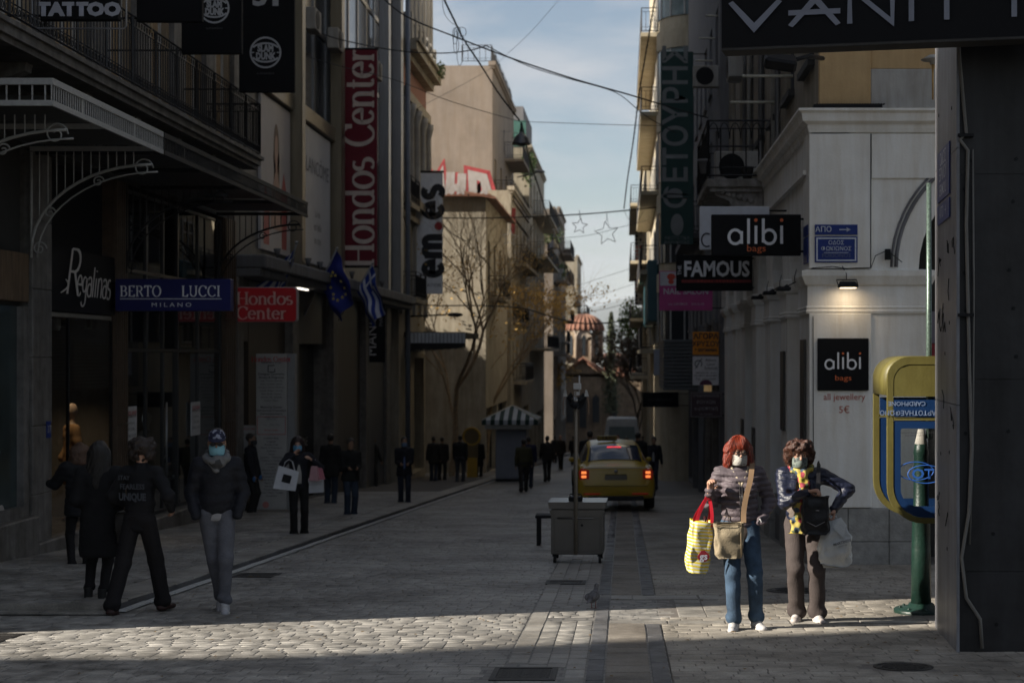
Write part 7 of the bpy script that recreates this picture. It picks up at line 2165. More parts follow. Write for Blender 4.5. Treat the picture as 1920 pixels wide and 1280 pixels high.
mb.obj('leaves',m_dleaf,t,local=True)['kind']='stuff'
# ================================================================== taxi
def catmull(K,n):
 K=np.array(K,float);out=[]
 m=len(K)
 for i in range(m-1):
  p0,p1,p2,p3=K[max(i-1,0)],K[i],K[i+1],K[min(i+2,m-1)]
  for t in np.linspace(0,1,n,endpoint=False):
   out.append(.5*((2*p1)+(-p0+p2)*t+(2*p0-5*p1+4*p2-p3)*t*t+(-p0+3*p1-3*p2+p3)*t**3))
 out.append(K[-1]);return np.array(out)
def car_section(y,zb,wb,zs,wm,zm,zbelt,wbelt,zr,wr,crown):
 """half outline from the sill to the roof centre, 9 points"""
 return[(0,zb),(wb,zb),(wm-.02,zs),(wm,zm),(wbelt+.015,zbelt-.04),(wbelt-.03,zbelt+.01),(wr+.03,zr-.06),(wr-.14,zr),(0,zr+crown)]
def car(name,label,base,rotz,paint,st,scale=1.0):
 t=thing(name,label,'taxi' if name=='taxi' else 'van',base,rotz)
 return t
Yt=35.6
TX=thing('taxi','yellow taxi seen from behind with its brake lights on','taxi',((1155-VX)*Yt/FPX,Yt,gz(Yt)),R(4.0))
TX.rotation_euler=(0,0,R(3.0))
paint=M('taxi_yellow',(.40,.27,.018),.30,var=.05,vs=2,spec=.6)
ST=[  
 (0.00,.36,.62,.44,.70,.55,.60,.70,.62,.60,.01),
 (0.04,.32,.70,.42,.82,.58,.80,.79,.82,.70,.01),
 (0.10,.29,.74,.40,.865,.62,.96,.80,.97,.72,.012),
 (0.22,.28,.76,.38,.88,.64,1.0,.805,1.01,.71,.015),
 (0.46,.27,.77,.36,.885,.66,1.0,.81,1.06,.64,.02),
 (1.02,.26,.77,.35,.885,.66,.99,.82,1.36,.57,.03),
 (1.45,.26,.77,.35,.885,.66,.98,.83,1.445,.56,.03),
 (2.1,.26,.77,.35,.885,.66,.97,.83,1.465,.56,.03),
 (2.8,.26,.77,.35,.885,.66,.96,.82,1.43,.55,.03),
 (3.5,.26,.77,.35,.88,.66,.95,.81,1.02,.62,.03),
 (4.2,.28,.74,.36,.86,.62,.86,.74,.88,.6,.02),
 (4.55,.34,.60,.42,.74,.56,.66,.6,.67,.5,.01)]
ys=catmull([[s[0]]for s in ST],5)[:,0]
secs=np.array([car_section(*s)for s in ST])  
P=np.stack([catmull(secs[:,k],5)for k in range(9)],1)  
P=np.stack([catmull(P[i],4)for i in range(len(P))],0)  
NS,NK=P.shape[:2]
def surf(i,k,s,off=0.0):
 return Vector((s*P[i,k,0],ys[i],P[i,k,1]))
mb=MB();vs=[];fs=[]
for i in range(NS):
 ring=[(P[i,k,0],ys[i],P[i,k,1])for k in range(NK)]+[(-P[i,k,0],ys[i],P[i,k,1])for k in range(NK-2,0,-1)]
 vs+=ring
m_=2*NK-2
fs=[[i*m_+j,i*m_+(j+1)%m_,(i+1)*m_+(j+1)%m_,(i+1)*m_+j]for i in range(NS-1)for j in range(m_)]
fs+=[list(range(m_))[::-1],[(NS-1)*m_+j for j in range(m_)]]
mb.add(vs,fs,True);body=mb.obj('body',paint,TX,local=True)
carg=M('car_glass',(.015,.022,.045),.06,spec=.9,vs=1)
def patch(i0,i1,k0,k1,sides,mat,nm,off=.006,par=TX):
 for s in sides:
  mb=MB();vs=[]
  for i in range(i0,i1+1):
   for k in range(k0,k1+1):
    a=surf(max(i-1,0),k,s);b=surf(min(i+1,NS-1),k,s);c=surf(i,max(k-1,0),s);d=surf(i,min(k+1,NK-1),s)
    n=(b-a).cross(d-c)
    if n.length<1e-8:n=V(0,0,1)
    n.normalize();p=surf(i,k,s);cc=V(0,ys[i],.7)
    if n.dot(p-cc)<0:n=-n
    vs.append(p+n*off)
  w=k1-k0+1
  mb.add(vs,[[i*w+j,i*w+j+1,(i+1)*w+j+1,(i+1)*w+j]for i in range(i1-i0)for j in range(w-1)],True);mb.obj(nm,mat,par,local=True)
# rear window: roof strip of stations 4..6 (0.46-1.3), both halves in one sheet
mb=MB();vs=[];i0,i1=21,27;W_=0
for i in range(i0,i1+1):
 row=[(P[i,k,0],ys[i],P[i,k,1])for k in range(25,NK)];row=row+[(-a,b,c)for a,b,c in row[-2::-1]];W_=len(row)
 vs+=[(a*.985,b-.012,c+.012)for a,b,c in row]
mb.add(vs,[[i*W_+j,i*W_+j+1,(i+1)*W_+j+1,(i+1)*W_+j]for i in range(i1-i0)for j in range(W_-1)],True);mb.obj('rear_window',carg,TX,local=True)
patch(22,29,21,24,(-1,1),carg,'side_window');patch(30,36,21,24,(-1,1),carg,'side_window');patch(37,42,21,24,(-1,1),carg,'side_window')
mb=MB();vs=[];i0,i1=41,45
for i in range(i0,i1+1):
 row=[(P[i,k,0],ys[i],P[i,k,1])for k in range(25,NK)];row=row+[(-a,b,c)for a,b,c in row[-2::-1]];W_=len(row);vs+=[(a*.985,b+.012,c+.012)for a,b,c in row]
mb.add(vs,[[i*W_+j,i*W_+j+1,(i+1)*W_+j+1,(i+1)*W_+j]for i in range(i1-i0)for j in range(W_-1)],True);mb.obj('windscreen',carg,TX,local=True)
m_tail=M('tail_red',(.18,.01,.01),.25,emis=(1,.05,.02),es=.02)
m_lit=M('tail_lit',(1,.3,.1),.3,emis=(1,.24,.06),es=.55)
for s in(-1,1):
 def q(x,z,y):return(s*x,y,z)
 mb=MB();mb.prism([(.60,.74),(.81,.72),(.83,.90),(.77,.97),(.60,.93)]if s>0 else[(-.60,.74),(-.60,.93),(-.77,.97),(-.83,.90),(-.81,.72)],(0,.02,0),(1,0,0),(0,0,1),(0,-1,0),-.16,.01);tl=mb.obj('tail_light',m_tail,TX,local=True)
 for z in(.76,.85):
  mb=MB();mb.bev(s*.66,s*.77,-.004,.02,z,z+.055,.008);mb.obj('bulb',m_lit,tl,local=True)
 mb=MB();mb.bev(s*.36,s*.72,-.022,.02,.39,.42,.005);mb.obj('reflector',m_tail,TX,local=True)
mb=MB();mb.prism([(-.26,.70),(.26,.70),(.24,.84),(-.24,.84)],(0,.02,0),(1,0,0),(0,0,1),(0,-1,0),-.05,.002);mb.obj('plate_recess',M('recess',(.10,.075,.01),.6),TX,local=True)
mb=MB();mb.bev(-.24,.24,-.0,.01,.715,.815,.003);mb.obj('number_plate',M('plate',(.16,.15,.12),.5),TX,local=True)
mb=MB();mb.bev(-.70,.70,-.018,.06,.575,.60,.008);mb.obj('bumper_line',M('taxi_dark_yellow',(.22,.17,.02),.4),TX,local=True)
mb=MB();mb.bev(-.62,.62,-.02,.3,.25,.36,.02);mb.obj('lower_bumper',M('black_plastic',(.02,.02,.02)),TX,local=True)
mb=MB();mb.bev(-.70,.70,.03,.045,.974,.99,.004);mb.obj('boot_seam',m_alu,TX,local=True)
mb=MB();mb.rev([(0,-.006),(.035,-.006),(.04,.0),(.04,.02)],(0,.035,.905),16,True,'y');mb.obj('badge',m_alu,TX,local=True)
mb=MB();mb.bev(-.16,.16,.97,1.0,1.375,1.405,.006);mb.obj('brake_light',M('brake_lit',(1,.1,.08),.3,emis=(1,.06,.09),es=.45),TX,local=True)
for(x,y)in((-.79,.82),(.79,.82),(-.79,3.5),(.79,3.5)):
 mb=MB();mb.rev([(.16,-.11),(.30,-.11),(.32,-.07),(.32,.07),(.30,.11),(.16,.11)],(x,y,.32),22,True,'x');w_=mb.obj('wheel',M('tyre',(.015,.015,.015),.85),TX,local=True)
 mb=MB();mb.rev([(.0,.05),(.17,.08),(.19,.112),(.17,.115),(.0,.075)],(x,y,.32),16,True,'x');mb.obj('rim',m_alu,w_,local=True)
 for s in(-1,1)if False else((1 if x>0 else-1),):
  mb=MB();mb.tube([(s*.89,y+.37*math.cos(a),.32+.37*math.sin(a))for a in[PI*i/12 for i in range(13)]],.025,5);mb.obj('wheel_arch',M('black_plastic',(.02,)*3),TX,local=True)
mb=MB();mb.bev(-.36,.10,1.55,1.70,1.50,1.62,.02);sgn=mb.obj('roof_sign',M('taxi_sign',(.16,.12,.02),.5),TX,local=True)
mb=MB();mb.tube([(.02,1.35,1.46),(.02,1.28,1.62)],.008,5);mb.obj('antenna',m_black,TX,local=True)
c=bpy.data.curves.new('t','FONT');c.body='TAXI';c.size=.12;c.align_x='CENTER';c.align_y='CENTER';c.offset=.003
o=bpy.data.objects.new('t',c);COL.objects.link(o);me=bpy.data.meshes.new_from_object(o.evaluated_get(bpy.context.evaluated_depsgraph_get()));bpy.data.objects.remove(o)
for v in me.vertices:v.co=Vector((-.13+v.co.x,1.545,1.56+v.co.y))
me.materials.append(m_black);link('lettering',me,TX)
text 
for s in(-1,1):
 mb=MB();mb.sph((s*.93,2.95,.98),(.07,.06,.06),10,7);mb.tube([(s*.82,2.95,.94),(s*.90,2.95,.96)],.02,5);mb.obj('mirror',paint,TX,local=True)

# ================================================================== steel cart with its pole
Yc=21.2;xc=(1082-VX)*Yc/FPX
CT=thing('steel_cart','stainless steel vendor cart on castors with a tall pole in the middle of the street','vendor cart',(xc,Yc,gz(Yc)),R(-1.5))
m_ss=M('stainless',(.15,.14,.13),.32,metal=.85,var=.12,vs=1.6,bump=.12,bs=3)
mb=MB();mb.bev(-.345,.345,.0,.62,.115,.72,.012);mb.prism([(-.37,.0),(.37,.0),(.385,.09),(-.385,.09)],(0,-.03,.722),(1,0,0),(0,0,1),(0,1,0),0,.68);mb.obj('body',m_ss,CT,local=True)
mb=MB();mb.prism([(-.37,.0),(.37,.0),(.345,-.07),(-.345,-.07)],(0,-.012,.70),(1,0,0),(0,0,1),(0,1,0),0,.011)
for x in(-.345,-.012,.32):mb.bev(x,x+.025,-.012,-.001,.13,.69,.003)
mb.obj('door_frame',m_ss,CT,local=True)
for a,b in((-.30,-.02),(.03,.30)):
 mb=MB();mb.bev(a,b,-.006,.0,.16,.60,.003);mb.obj('door',m_ss,CT,local=True)
mb=MB();mb.tube([(-.26,-.04,.60),(.22,-.04,.60)],.011,8);mb.tube([(-.24,-.04,.60),(-.24,.0,.60)],.008,6);mb.tube([(.20,-.04,.60),(.20,.0,.60)],.008,6);mb.obj('handle',m_ss,CT,local=True)
mb=MB();mb.box(.05,.08,-.014,-.001,.49,.52);mb.obj('lock',m_black,CT,local=True)
for x in(-.30,.30):
 for y in(.06,.54):
  mb=MB();mb.rev([(.02,-.018),(.05,-.018),(.05,.018),(.02,.018)],(x,y,.05),14,False,'x');w_=mb.obj('castor',M('tyre',(.015,)*3),CT,local=True)
  mb=MB();mb.box(x-.03,x+.03,y-.02,y+.02,.085,.115);mb.obj('fork',m_black,w_,local=True)
mb=MB();mb.bev(-.12,.06,.10,.3,.81,.87,.01);mb.tube([(-.10,.08,.87),(-.10,.08,.91),(.05,.08,.91),(.05,.08,.87)],.008,5);mb.obj('pole_clamp',m_black,CT,local=True)
mb=MB();mb.tube([(-.015,-.03,.12),(-.015,-.03,2.28)],[.030,.024],8);mb.obj('pole',M('weathered_pole',(.20,.17,.13),.5,metal=.4),CT,local=True)
zt=1.68+(667-780)/3000*Yc*1-gz(Yc)
def zl(py_):return ZY(py_,Yc)-gz(Yc)
def xl(px):return(px-VX)*Yc/FPX-xc
mb=MB();mb.bev(xl(1075),xl(1090),-.05,-.02,zl(730),zl(718),.008);mb.bev(xl(1077),xl(1087),-.05,-.02,zl(741),zl(734),.004);mb.tube([(xl(1086.5),-.03,zl(704)),(xl(1086.5),-.03,zl(735))],.012,6);mb.obj('bracket',m_white,CT,local=True)
mb=MB();mb.sph((xl(1078.5),-.06,zl(750)),(.055,.05,.05),14,9);mb.obj('glass_globe',glassm('globe',(.8,.8,.8),.15),CT,local=True)
mb=MB();mb.rev([(.0,.0),(.05,-.01),(.06,-.05),(.04,-.09),(.0,-.10)],(xl(1078.5),-.06,zl(752)),12);mb.tube([(xl(1067),-.03,zl(744)),(xl(1078),-.03,zl(758)),(xl(1095),-.03,zl(744))],.02,6);mb.obj('lamp_holder',m_black,CT,local=True)
for s,px in((-1,1060),(1,1100)):
 mb=MB();mb.prism([(xl(px-4),zl(743)),(xl(px+4),zl(743)),(xl(px+s*1),zl(731)),(xl(px-s*2),zl(731))],(0,-.03,0),(1,0,0),(0,0,1),(0,1,0),0,.02);mb.obj('white_tip',m_white,CT,local=True)
 mb=MB();mb.tube([(xl(px+s*1.5),-.02,zl(743)),(xl(px+s*4),-.02,zl(756)),(xl(px+s*4),-.02,zl(775)),(xl(px+s*2),-.02,zl(779))],.005,5);mb.obj('wire_arm',M('copper_wire',(.30,.18,.11),.5),CT,local=True)
mb=MB();mb.prism([(xl(1062),zl(745)),(xl(1070),zl(735)),(xl(1076),zl(745)),(xl(1090),zl(745)),(xl(1093),zl(736)),(xl(1100),zl(745)),(xl(1094),zl(762)),(xl(1084),zl(768)),(xl(1078),zl(768)),(xl(1068),zl(762))],(0,.02,0),(1,0,0),(0,0,1),(0,1,0),0,.05);mb.obj('folded_cover',m_black,CT,local=True)
# bench left of it
Yb=24.6;t=thing('bench','dark narrow bench standing at the left of the steel cart','bench',((1018-VX)*Yb/FPX,Yb,gz(Yb)))
mb=MB();mb.bev(-.12,.40,-.0,.35,.42,.47,.01);mb.obj('seat',m_black,t,local=True)
for x in(-.10,.34):
 mb=MB();mb.bev(x,x+.06,.02,.08,0,.419,.005);mb.bev(x,x+.06,.27,.33,0,.419,.005);mb.obj('leg',m_black,t,local=True)

# ================================================================== kiosk
Yk=60.0;KXc=(958-VX)*Yk/FPX;K=thing('kiosk','pale kiosk with a dark green and white striped tent roof','kiosk',(KXc,Yk,gz(Yk)))
def kz(p):return ZY(p,Yk)-gz(Yk)
m_kp=M('kiosk_panel',(.22,.23,.27),.6,vs=1.5)
mb=MB();mb.bev(-.58,.58,0,1.6,.08,kz(806),.02);mb.obj('body',m_kp,K,local=True)
for a in(-.55,.03):
 mb=MB();mb.bev(a+.01,a+.50,-.012,-.001,.14,kz(812),.004);mb.obj('shutter',m_kp,K,local=True)
mb=MB();mb.box(-.62,.62,-.03,1.63,0,.078);mb.obj('plinth',m_black,K,local=True)
mb=MB();mb.bev(-.95,.80,-.45,-.38,kz(803),kz(796),.01);mb.obj('counter_bar',m_white,K,local=True)
apex=(.0,.8,kz(761));z1=kz(786);z2=kz(795);hw=1.04;y0,y1=-.6,2.2
cols=(M('stripe_green',(.012,.035,.03),.8),M('stripe_white',(.42,.44,.46),.8))
lo_=[MB(),MB()]
N=13
for side,(A,B)in enumerate((((-hw,y0),(hw,y0)),((hw,y0),(hw,y1)),((hw,y1),(-hw,y1)),((-hw,y1),(-hw,y0)))):
 for i in range(N):
  p=V(A[0]+(B[0]-A[0])*i/N,A[1]+(B[1]-A[1])*i/N,z1);q=V(A[0]+(B[0]-A[0])*(i+1)/N,A[1]+(B[1]-A[1])*(i+1)/N,z1)
  m=lo_[i%2];a1=V(*apex)
  # stripes run up parallel to the panel's centre line
  cm=V((A[0]+B[0])/2,(A[1]+B[1])/2,z1);rise=a1-cm
  def upto(s_):
   f=abs(s_-.5)*2;return 1-f
  s0,s1=i/N,(i+1)/N
  pts=[p,q,q+rise*upto(s1)]
  if abs(s0-.5)<1/N*.5+1e-6 and s0<.5<s1:pts.append(a1)
  pts.append(p+rise*upto(s0))
  pts=[pts[k]for k in range(len(pts))if k==0 or(pts[k]-pts[k-1]).length>1e-5]
  if(pts[0]-pts[-1]).length<1e-5:pts.pop()
  if len(pts)>=3:m.add(pts,[list(range(len(pts)))])
  d=V(0,0,z2-z1)
  m.add([p,q,q+d,p+d],[(0,1,2,3)])
lo_[0].obj('green_stripes',cols[0],K,local=True);lo_[1].obj('white_stripes',cols[1],K,local=True)
mb=MB()
for c_ in((-hw,y0),(hw,y0),(hw,y1),(-hw,y1)):mb.tube([(c_[0],c_[1],z1),apex],.03,5)
mb.obj('roof_ridges',M('roof_edge',(.5,.48,.42),.7),K,local=True)
# yellow information frame
Yy=63.0;t=thing('yellow_stand','yellow rounded stand with a dark oval window by the tree trunk','stand',((884-VX)*Yy/FPX,Yy,gz(Yy)))
m_ye=M('stand_yellow',(.45,.26,.02),.5)
def yz(p):return ZY(p,Yy)-gz(Yy)
mb=MB();mb.bev(-.18,.22,0,.14,0,yz(858),.02);mb.obj('base',m_ye,t,local=True)
mb=MB();mb.tube([(.33*math.cos(a),.07,yz(818)+.33*math.sin(a))for a in[2*PI*i/24 for i in range(25)]],.05,6);mb.obj('frame',m_ye,t,local=True)
mb=MB();mb.rev([(0,-.02),(.29,-.02),(.29,.02),(0,.02)],(0,.07,yz(818)),24,False,'y');mb.box(-.25,.25,.04,.10,yz(858),yz(824));mb.obj('panel',M('ochre_dark',(.14,.09,.03),.5),t,local=True)
# ================================================================== van
Yv=84.0;t=thing('van','white van with a wide rear window parked near the church','van',((1166-VX)*Yv/FPX,Yv,gz(Yv)))
mb=MB();sec=[(.0,.9,.45,.86,2.6),(.25,.92,.4,.88,2.7),(3.2,.92,.4,.9,2.6),(4.2,.9,.45,.9,1.3),(4.9,.8,.5,.8,.85)]
vs=[];
for(y,wb,zb_,wt,zt_)in sec:vs+=[(-wb,y,zb_),(wb,y,zb_),(wb+.03,y,zb_+.5*(zt_-zb_)),(wt*.9,y,zt_-.08),(wt*.78,y,zt_),(-wt*.78,y,zt_),(-wt*.9,y,zt_-.08),(-wb-.03,y,zb_+.5*(zt_-zb_))]
mb.add(vs,[[i*8+j,i*8+(j+1)%8,i*8+8+(j+1)%8,i*8+8+j]for i in range(4)for j in range(8)]+[[7,6,5,4,3,2,1,0],[32+j for j in range(8)]]);mb.obj('body',M('van_white',(.40,.43,.46),.4),t,local=True)
mb=MB();mb.prism([(-.72,1.55),(.72,1.55),(.66,2.2),(-.66,2.2)],(0,0,0),(1,0,0),(0,0,1),(0,-1,0),.002,.02);mb.obj('rear_window',M('van_glass',(.13,.17,.18),.15),t,local=True)
for s in(-1,1):
 mb=MB();mb.box(s*.80,s*.90,-.015,.05,.7,1.1);mb.obj('tail_light',m_tail,t,local=True)
 for y in(.8,4.0):mb=MB();mb.rev([(0,-.1),(.33,-.1),(.33,.1),(0,.1)],(s*.82,y,.33),16,False,'x');mb.obj('wheel',M('tyre',(.015,)*3),t,local=True)
mb=MB();mb.box(-.9,.9,-.05,.1,.38,.55);mb.obj('bumper',m_black,t,local=True)

# ================================================================== phone booth and green pole
Yp=15.3;gp=gz(Yp)
x0,_=XZ(1727,1148,Yp)
m_gr=M('pole_green',(.008,.026,.019),.4,var=.2,vs=20,bump=.2)
PL=thing('lamp_post','dark green cast iron lamp post with a wide round base beside the pillar','lamp post',(x0,Yp,gp))
mb=MB();mb.rev([(.26,-.02),(.26,.03),(.25,.04),(.13,.055),(.115,.09)],n=24);mb.obj('base',m_gr,PL,local=True)
mb=MB();mb.rev([(.098,.05),(.092,.6),(.085,.95),(.092,.96),(.085,1.0),(.074,1.02),(.068,1.5),(.075,1.52),(.05,1.66)],n=18);mb.obj('shaft',m_gr,PL,local=True)
mb=MB();mb.rev([(.055,1.50),(.06,1.62),(.03,1.75)],n=14);mb.obj('pale_collar',m_pale,PL,local=True)
mb=MB();mb.rev([(.030,1.66),(.028,2.6),(.024,4.1)],(.075,0,0),n=10);mb.obj('upper_shaft',M('glittery_green',(.10,.14,.12),.35,metal=.4,var=.6,vs=60),PL,local=True)
for i in range(8):
 a=i*PI/4;mb=MB();mb.rev([(.014,.03),(.014,.06),(0,.065)],(.20*math.cos(a),.20*math.sin(a),0),6);mb.obj('bolt',m_gr,PL,local=True)
BO=thing('phone_booth','yellow and blue card phone booth hood with clear side windows','phone booth',(2.95,15.35,gp))
m_by=M('booth_yellow',(.125,.110,.032),.45,var=.12,vs=5,bump=.08,streak=.2)
m_bb=M('booth_blue',(.006,.028,.095),.4,var=.1,vs=4)
zt_=ZY(669,15.0);zb_=ZY(981,15.0)
def panel_outline(x0,x1,z0,z1,rt,rb,n=8):
 return[(x1,z0)]+[(x0+rb-rb*math.sin(t),z0+rb-rb*math.cos(t))for t in[R(90)*i/n for i in range(n+1)]]+[(x0+rt-rt*math.cos(t),z1-rt+rt*math.sin(t))for t in[R(90)*i/n for i in range(n+1)]]+[(x1,z1)]
def ring_prism(mb,outer,inner,y0,y1):
 """flat frame between two outlines of equal point count"""
 k=len(outer)
 vs=[(a,y0,b)for a,b in outer]+[(a,y0,b)for a,b in inner]+[(a,y1,b)for a,b in outer]+[(a,y1,b)for a,b in inner]
 fs=[]
 for i in range(k):
  j=(i+1)%k
  fs+=[[i,j,k+j,k+i],[2*k+j,2*k+i,3*k+i,3*k+j],[i,2*k+i,2*k+j,j],[k+i,k+j,3*k+j,3*k+i]]
 mb.add(vs,fs)
bx0,bx1=(1664-VX)*15.0/FPX,3.45
for(y,nm)in((15.0,'side_panel'),(15.82,'side_panel')):
 o1=panel_outline(bx0,bx1,zb_,zt_,.20,.34);o2=panel_outline(bx0+.055,bx1-.055,zb_+.05,zt_-.07,.16,.30)
 mb=MB();ring_prism(mb,o1,o2,y,y+.05)
 zc=zt_-.37;mb.box(bx0+.056,bx1-.056,y+.003,y+.047,zc,zt_-.10);mb.prism(panel_outline(bx0+.05,bx1-.05,zc,zt_-.06,.17,.02),(0,y+.006,0),(1,0,0),(0,0,1),(0,1,0),0,.036)
 sp_=mb.obj(nm,m_by,BO)
 mb=MB();mb.box(bx0+.060,bx1-.06,y-.008,y-.001,zc-.19,zc-.03);mb.obj('name_band',m_bb,sp_)
 if y<15.5:
  F=(V(2.74,y-.008,zc-.11),V(1,0,0),V(0,0,1),V(0,-1,0))
  text('ΚΑΡΤΟΤΗΛΕΦΩΝΟ',(F[0]-F[2]*.04-F[1]*.05,*F[1:]),.062,M('band_letter',(.16,.21,.32),.5),sp_,rot=PI,bold=.001);text('CARDPHONE',(F[0]+F[2]*.045-F[1]*.08,*F[1:]),.058,MATS['band_letter'],sp_,rot=PI,bold=.001)
 o1=panel_outline(bx0+.056,bx1-.06,zb_+.055,zc-.23,.02,.29);o2=panel_outline(bx0+.125,bx1-.13,zb_+.16,zc-.30,.02,.16)
 mb=MB();ring_prism(mb,o1,o2,y+.005,y+.045);mb.obj('blue_frame',m_bb,sp_)
 mb=MB();mb.prism(o2,(0,y+.02,0),(1,0,0),(0,0,1),(0,1,0),0,.006);mb.obj('pane',glassm('booth_pane',(.93,.94,.94),.02,.2),sp_)
 mb=MB();mb.box(bx0+.06,bx1-.06,y+.0,y+.05,zc-.225,zc-.195);mb.obj('crossbar',m_by,sp_)
 if y<15.5:
  lc=V(1728,0,888);cx1,cz1=XZ(1736,889,y);m_ote=M('phone_logo_blue',(.02,.09,.35),.5)
  mb=MB()
  for(dx,dz,rx,rz)in((0,0,.165,.085),(-.09,.03,.165,.085)):
   mb.tube([(cx1+dx+rx*math.cos(a),y+.016,cz1+dz+rz*math.sin(a))for a in[2*PI*i/30 for i in range(31)]],.005,4)
  mb.obj('logo_rings',m_ote,sp_)
  text('OTE',(V(cx1+.01,y+.016,cz1),V(1,0,0),V(0,0,1),V(0,-1,0)),.13,m_ote,sp_,bold=.003,sx=1.15)
  0 and text('ΟΤΕ',(V(cx1-.13,y+.016,cz1+.03),V(1,0,0),V(0,0,1),V(0,-1,0)),.11,m_ote,sp_,bold=.002,sx=1.1)
  text('Το τηλέφωνο λειτουργεί με τηλεκάρτα',(V(bx0+.28,y+.016,zc-.34),V(1,0,0),V(0,0,1),V(0,-1,0)),.022,ink,sp_)
  text('International calls 00',(V(bx0+.26,y+.016,zc-.365),V(1,0,0),V(0,0,1),V(0,-1,0)),.022,ink,sp_)
# rounded top joining the two sides, and the back board with the phone
mb=MB();n=8;vs=[]
arcp=[(bx0+.20-.20*math.cos(t)+.012,zt_-.20+.20*math.sin(t)-.012)for t in[R(90)*i/n for i in range(n+1)]]+[(bx1,zt_-.012)]
arcp=[(bx0+.012,zt_-.36)]+arcp
for(a,b)in arcp:vs+=[(a,15.051,b),(a,15.819,b)]
mb.add(vs,[[2*i,2*i+1,2*i+3,2*i+2]for i in range(len(arcp)-1)],True);o=mb.obj('hood',m_by,BO);md=o.modifiers.new('s','SOLIDIFY');md.thickness=.02
mb=MB();mb.box(bx1-.10,bx1-.06,15.06,15.81,zb_+.1,zt_-.05);mb.obj('back_board',m_bb,BO)
mb=MB();mb.bev(bx1-.28,bx1-.101,15.30,15.60,zb_+.5,zb_+1.0,.02);mb.obj('telephone',M('phone_body',(.2,.2,.21),.4),BO)

# ================================================================== pigeon
Y=5040/(1140-818);x=(1113-VX)*Y/FPX
t=thing('pigeon','grey pigeon standing at the edge of the sunlight on the cobbles','pigeon',(x,Y,gz(Y)),R(160))
S=SDF((-.12,-.2,0),(.12,.22,.30),.006)
S.cone((0,-.02,.125),(0,.06,.105),.052,.045,k=.02);S.cone((0,.06,.10),(0,.17,.075),.03,.012,k=.02,fl=((0,0,1),.5));S.cone((0,-.045,.14),(0,-.075,.20),.03,.02,k=.02);S.ell((0,-.08,.215),(.021,.026,.022),k=.012)
S.cone((0,-.10,.212),(0,-.125,.205),.006,.002,k=.004)
for s in(-1,1):S.ell((s*.042,.04,.12),(.018,.085,.034),k=.008)
S.obj('body',M('pigeon_grey',(.10,.10,.11),.6,var=.6,vs=18),t)
mb=MB()
for s in(-1,1):
 mb.tube([(s*.022,0,.085),(s*.022,.005,.008)],.004,5)
 for d in(-.5,0,.5):mb.tube([(s*.022,.005,.008),(s*.022+.02*d,-.025,.004)],.003,4)
 mb.tube([(s*.022,.005,.008),(s*.022,.025,.004)],.003,4)
mb.obj('legs',M('pigeon_leg',(.3,.1,.08),.6),t,local=True)
mb=MB()
for s in(-1,1):mb.sph((s*.019,-.088,.219),.004,6,5)
mb.obj('eyes',m_black,t,local=True)

# ================================================================== flags on slanting poles
def flag(name,label,pole0,pole1,Y0,Y1,fl,kind):
 xa,za=XZ(*pole0,Y0);xb,zb=XZ(*pole1,Y1)
 t=thing(name,label,'flag',(xa,Y0,za));A,B=V(xa,Y0,za),V(xb,Y1,zb)
 mb=MB();mb.tube([A,B],.022,7);mb.sph(B,.04,8,6);mb.obj('pole',m_alu,t)
 # cloth hangs from the upper part of the pole: a grid with folds
 L=(B-A).length;d=(B-A)/L;top=B-d*.05;w=fl[0];ln=fl[1]
 NU,NV_=18,18;rows_=[]
 for j in range(NV_+1):
  row=[]
  for i in range(NU+1):
   a=i/NU;b=j/NV_
   base=top-d*(w*a)  
   drop=V(fl[2]*b,0,-ln*b)
   fold=.13*math.sin(a*9+b*3+fl[3])*b+.05*math.sin(b*11+a*4)
   p=base+drop*(1-.35*a*fl[4])+V(fold*.5,fold,0)
   p.x-=(p.x-(top.x+fl[2]*b))*b*fl[5]*.35
   row.append(p)
  rows_.append(row)
 def cell(mb,i,j,l=0):mb.add([rows_[j][i],rows_[j][i+1],rows_[j+1][i+1],rows_[j+1][i]],[(0,1,2,3)],True)
 b1,b2=MB(),MB()
 for j in range(NV_):
  for i in range(NU):
   if kind=='gr':
    canton=i<10 and j<7
    if canton:white=i in(4,5)or j==3
    else:white=(i//2)%2==1
    cell(b2 if white else b1,i,j)
   else:cell(b1,i,j)
 mb_=b1.obj('cloth',M('flag_blue',(.02,.05,.30),.8)if kind=='gr' else M('flag_eu_blue',(.01,.02,.20),.8),t)
 if kind=='gr':b2.obj('white_stripes',M('flag_white',(.60,.61,.68),.8),t)
 else:
  st=MB()
  for k in range(12):
   a=.55+.22*math.cos(k*PI/6);b=.5+.26*math.sin(k*PI/6);c=rows_[int(b*NV_)][int(a*NU)]+V(0,-.02,0)
   pts=[(.05*math.cos(PI/2+q*PI/5)*(1 if q%2==0 else .42),.05*math.sin(PI/2+q*PI/5)*(1 if q%2==0 else .42))for q in range(10)]
   st.prism(pts,c,(1,0,0),(0,0,1),(0,-1,0),.0,.01)
  st.obj('gold_stars',M('star_gold',(.45,.36,.06),.6),t)
flag('flag','blue and white striped Greek flag partly behind the small red sign',(530,560),(556,455),36.0,35.2,(1.1,.95,-.80,1.0,.2,.0),'gr')
flag('flag','dark blue European flag with gold stars on a slanting pole',(566,600),(632,466),41.0,40.2,(1.0,1.15,.50,2.0,.4,.0),'eu')
flag('flag','smaller Greek flag hanging to the right below the red banner',(622,622),(699,494),45.5,44.6,(.85,1.30,.40,3.0,.5,.0),'gr')

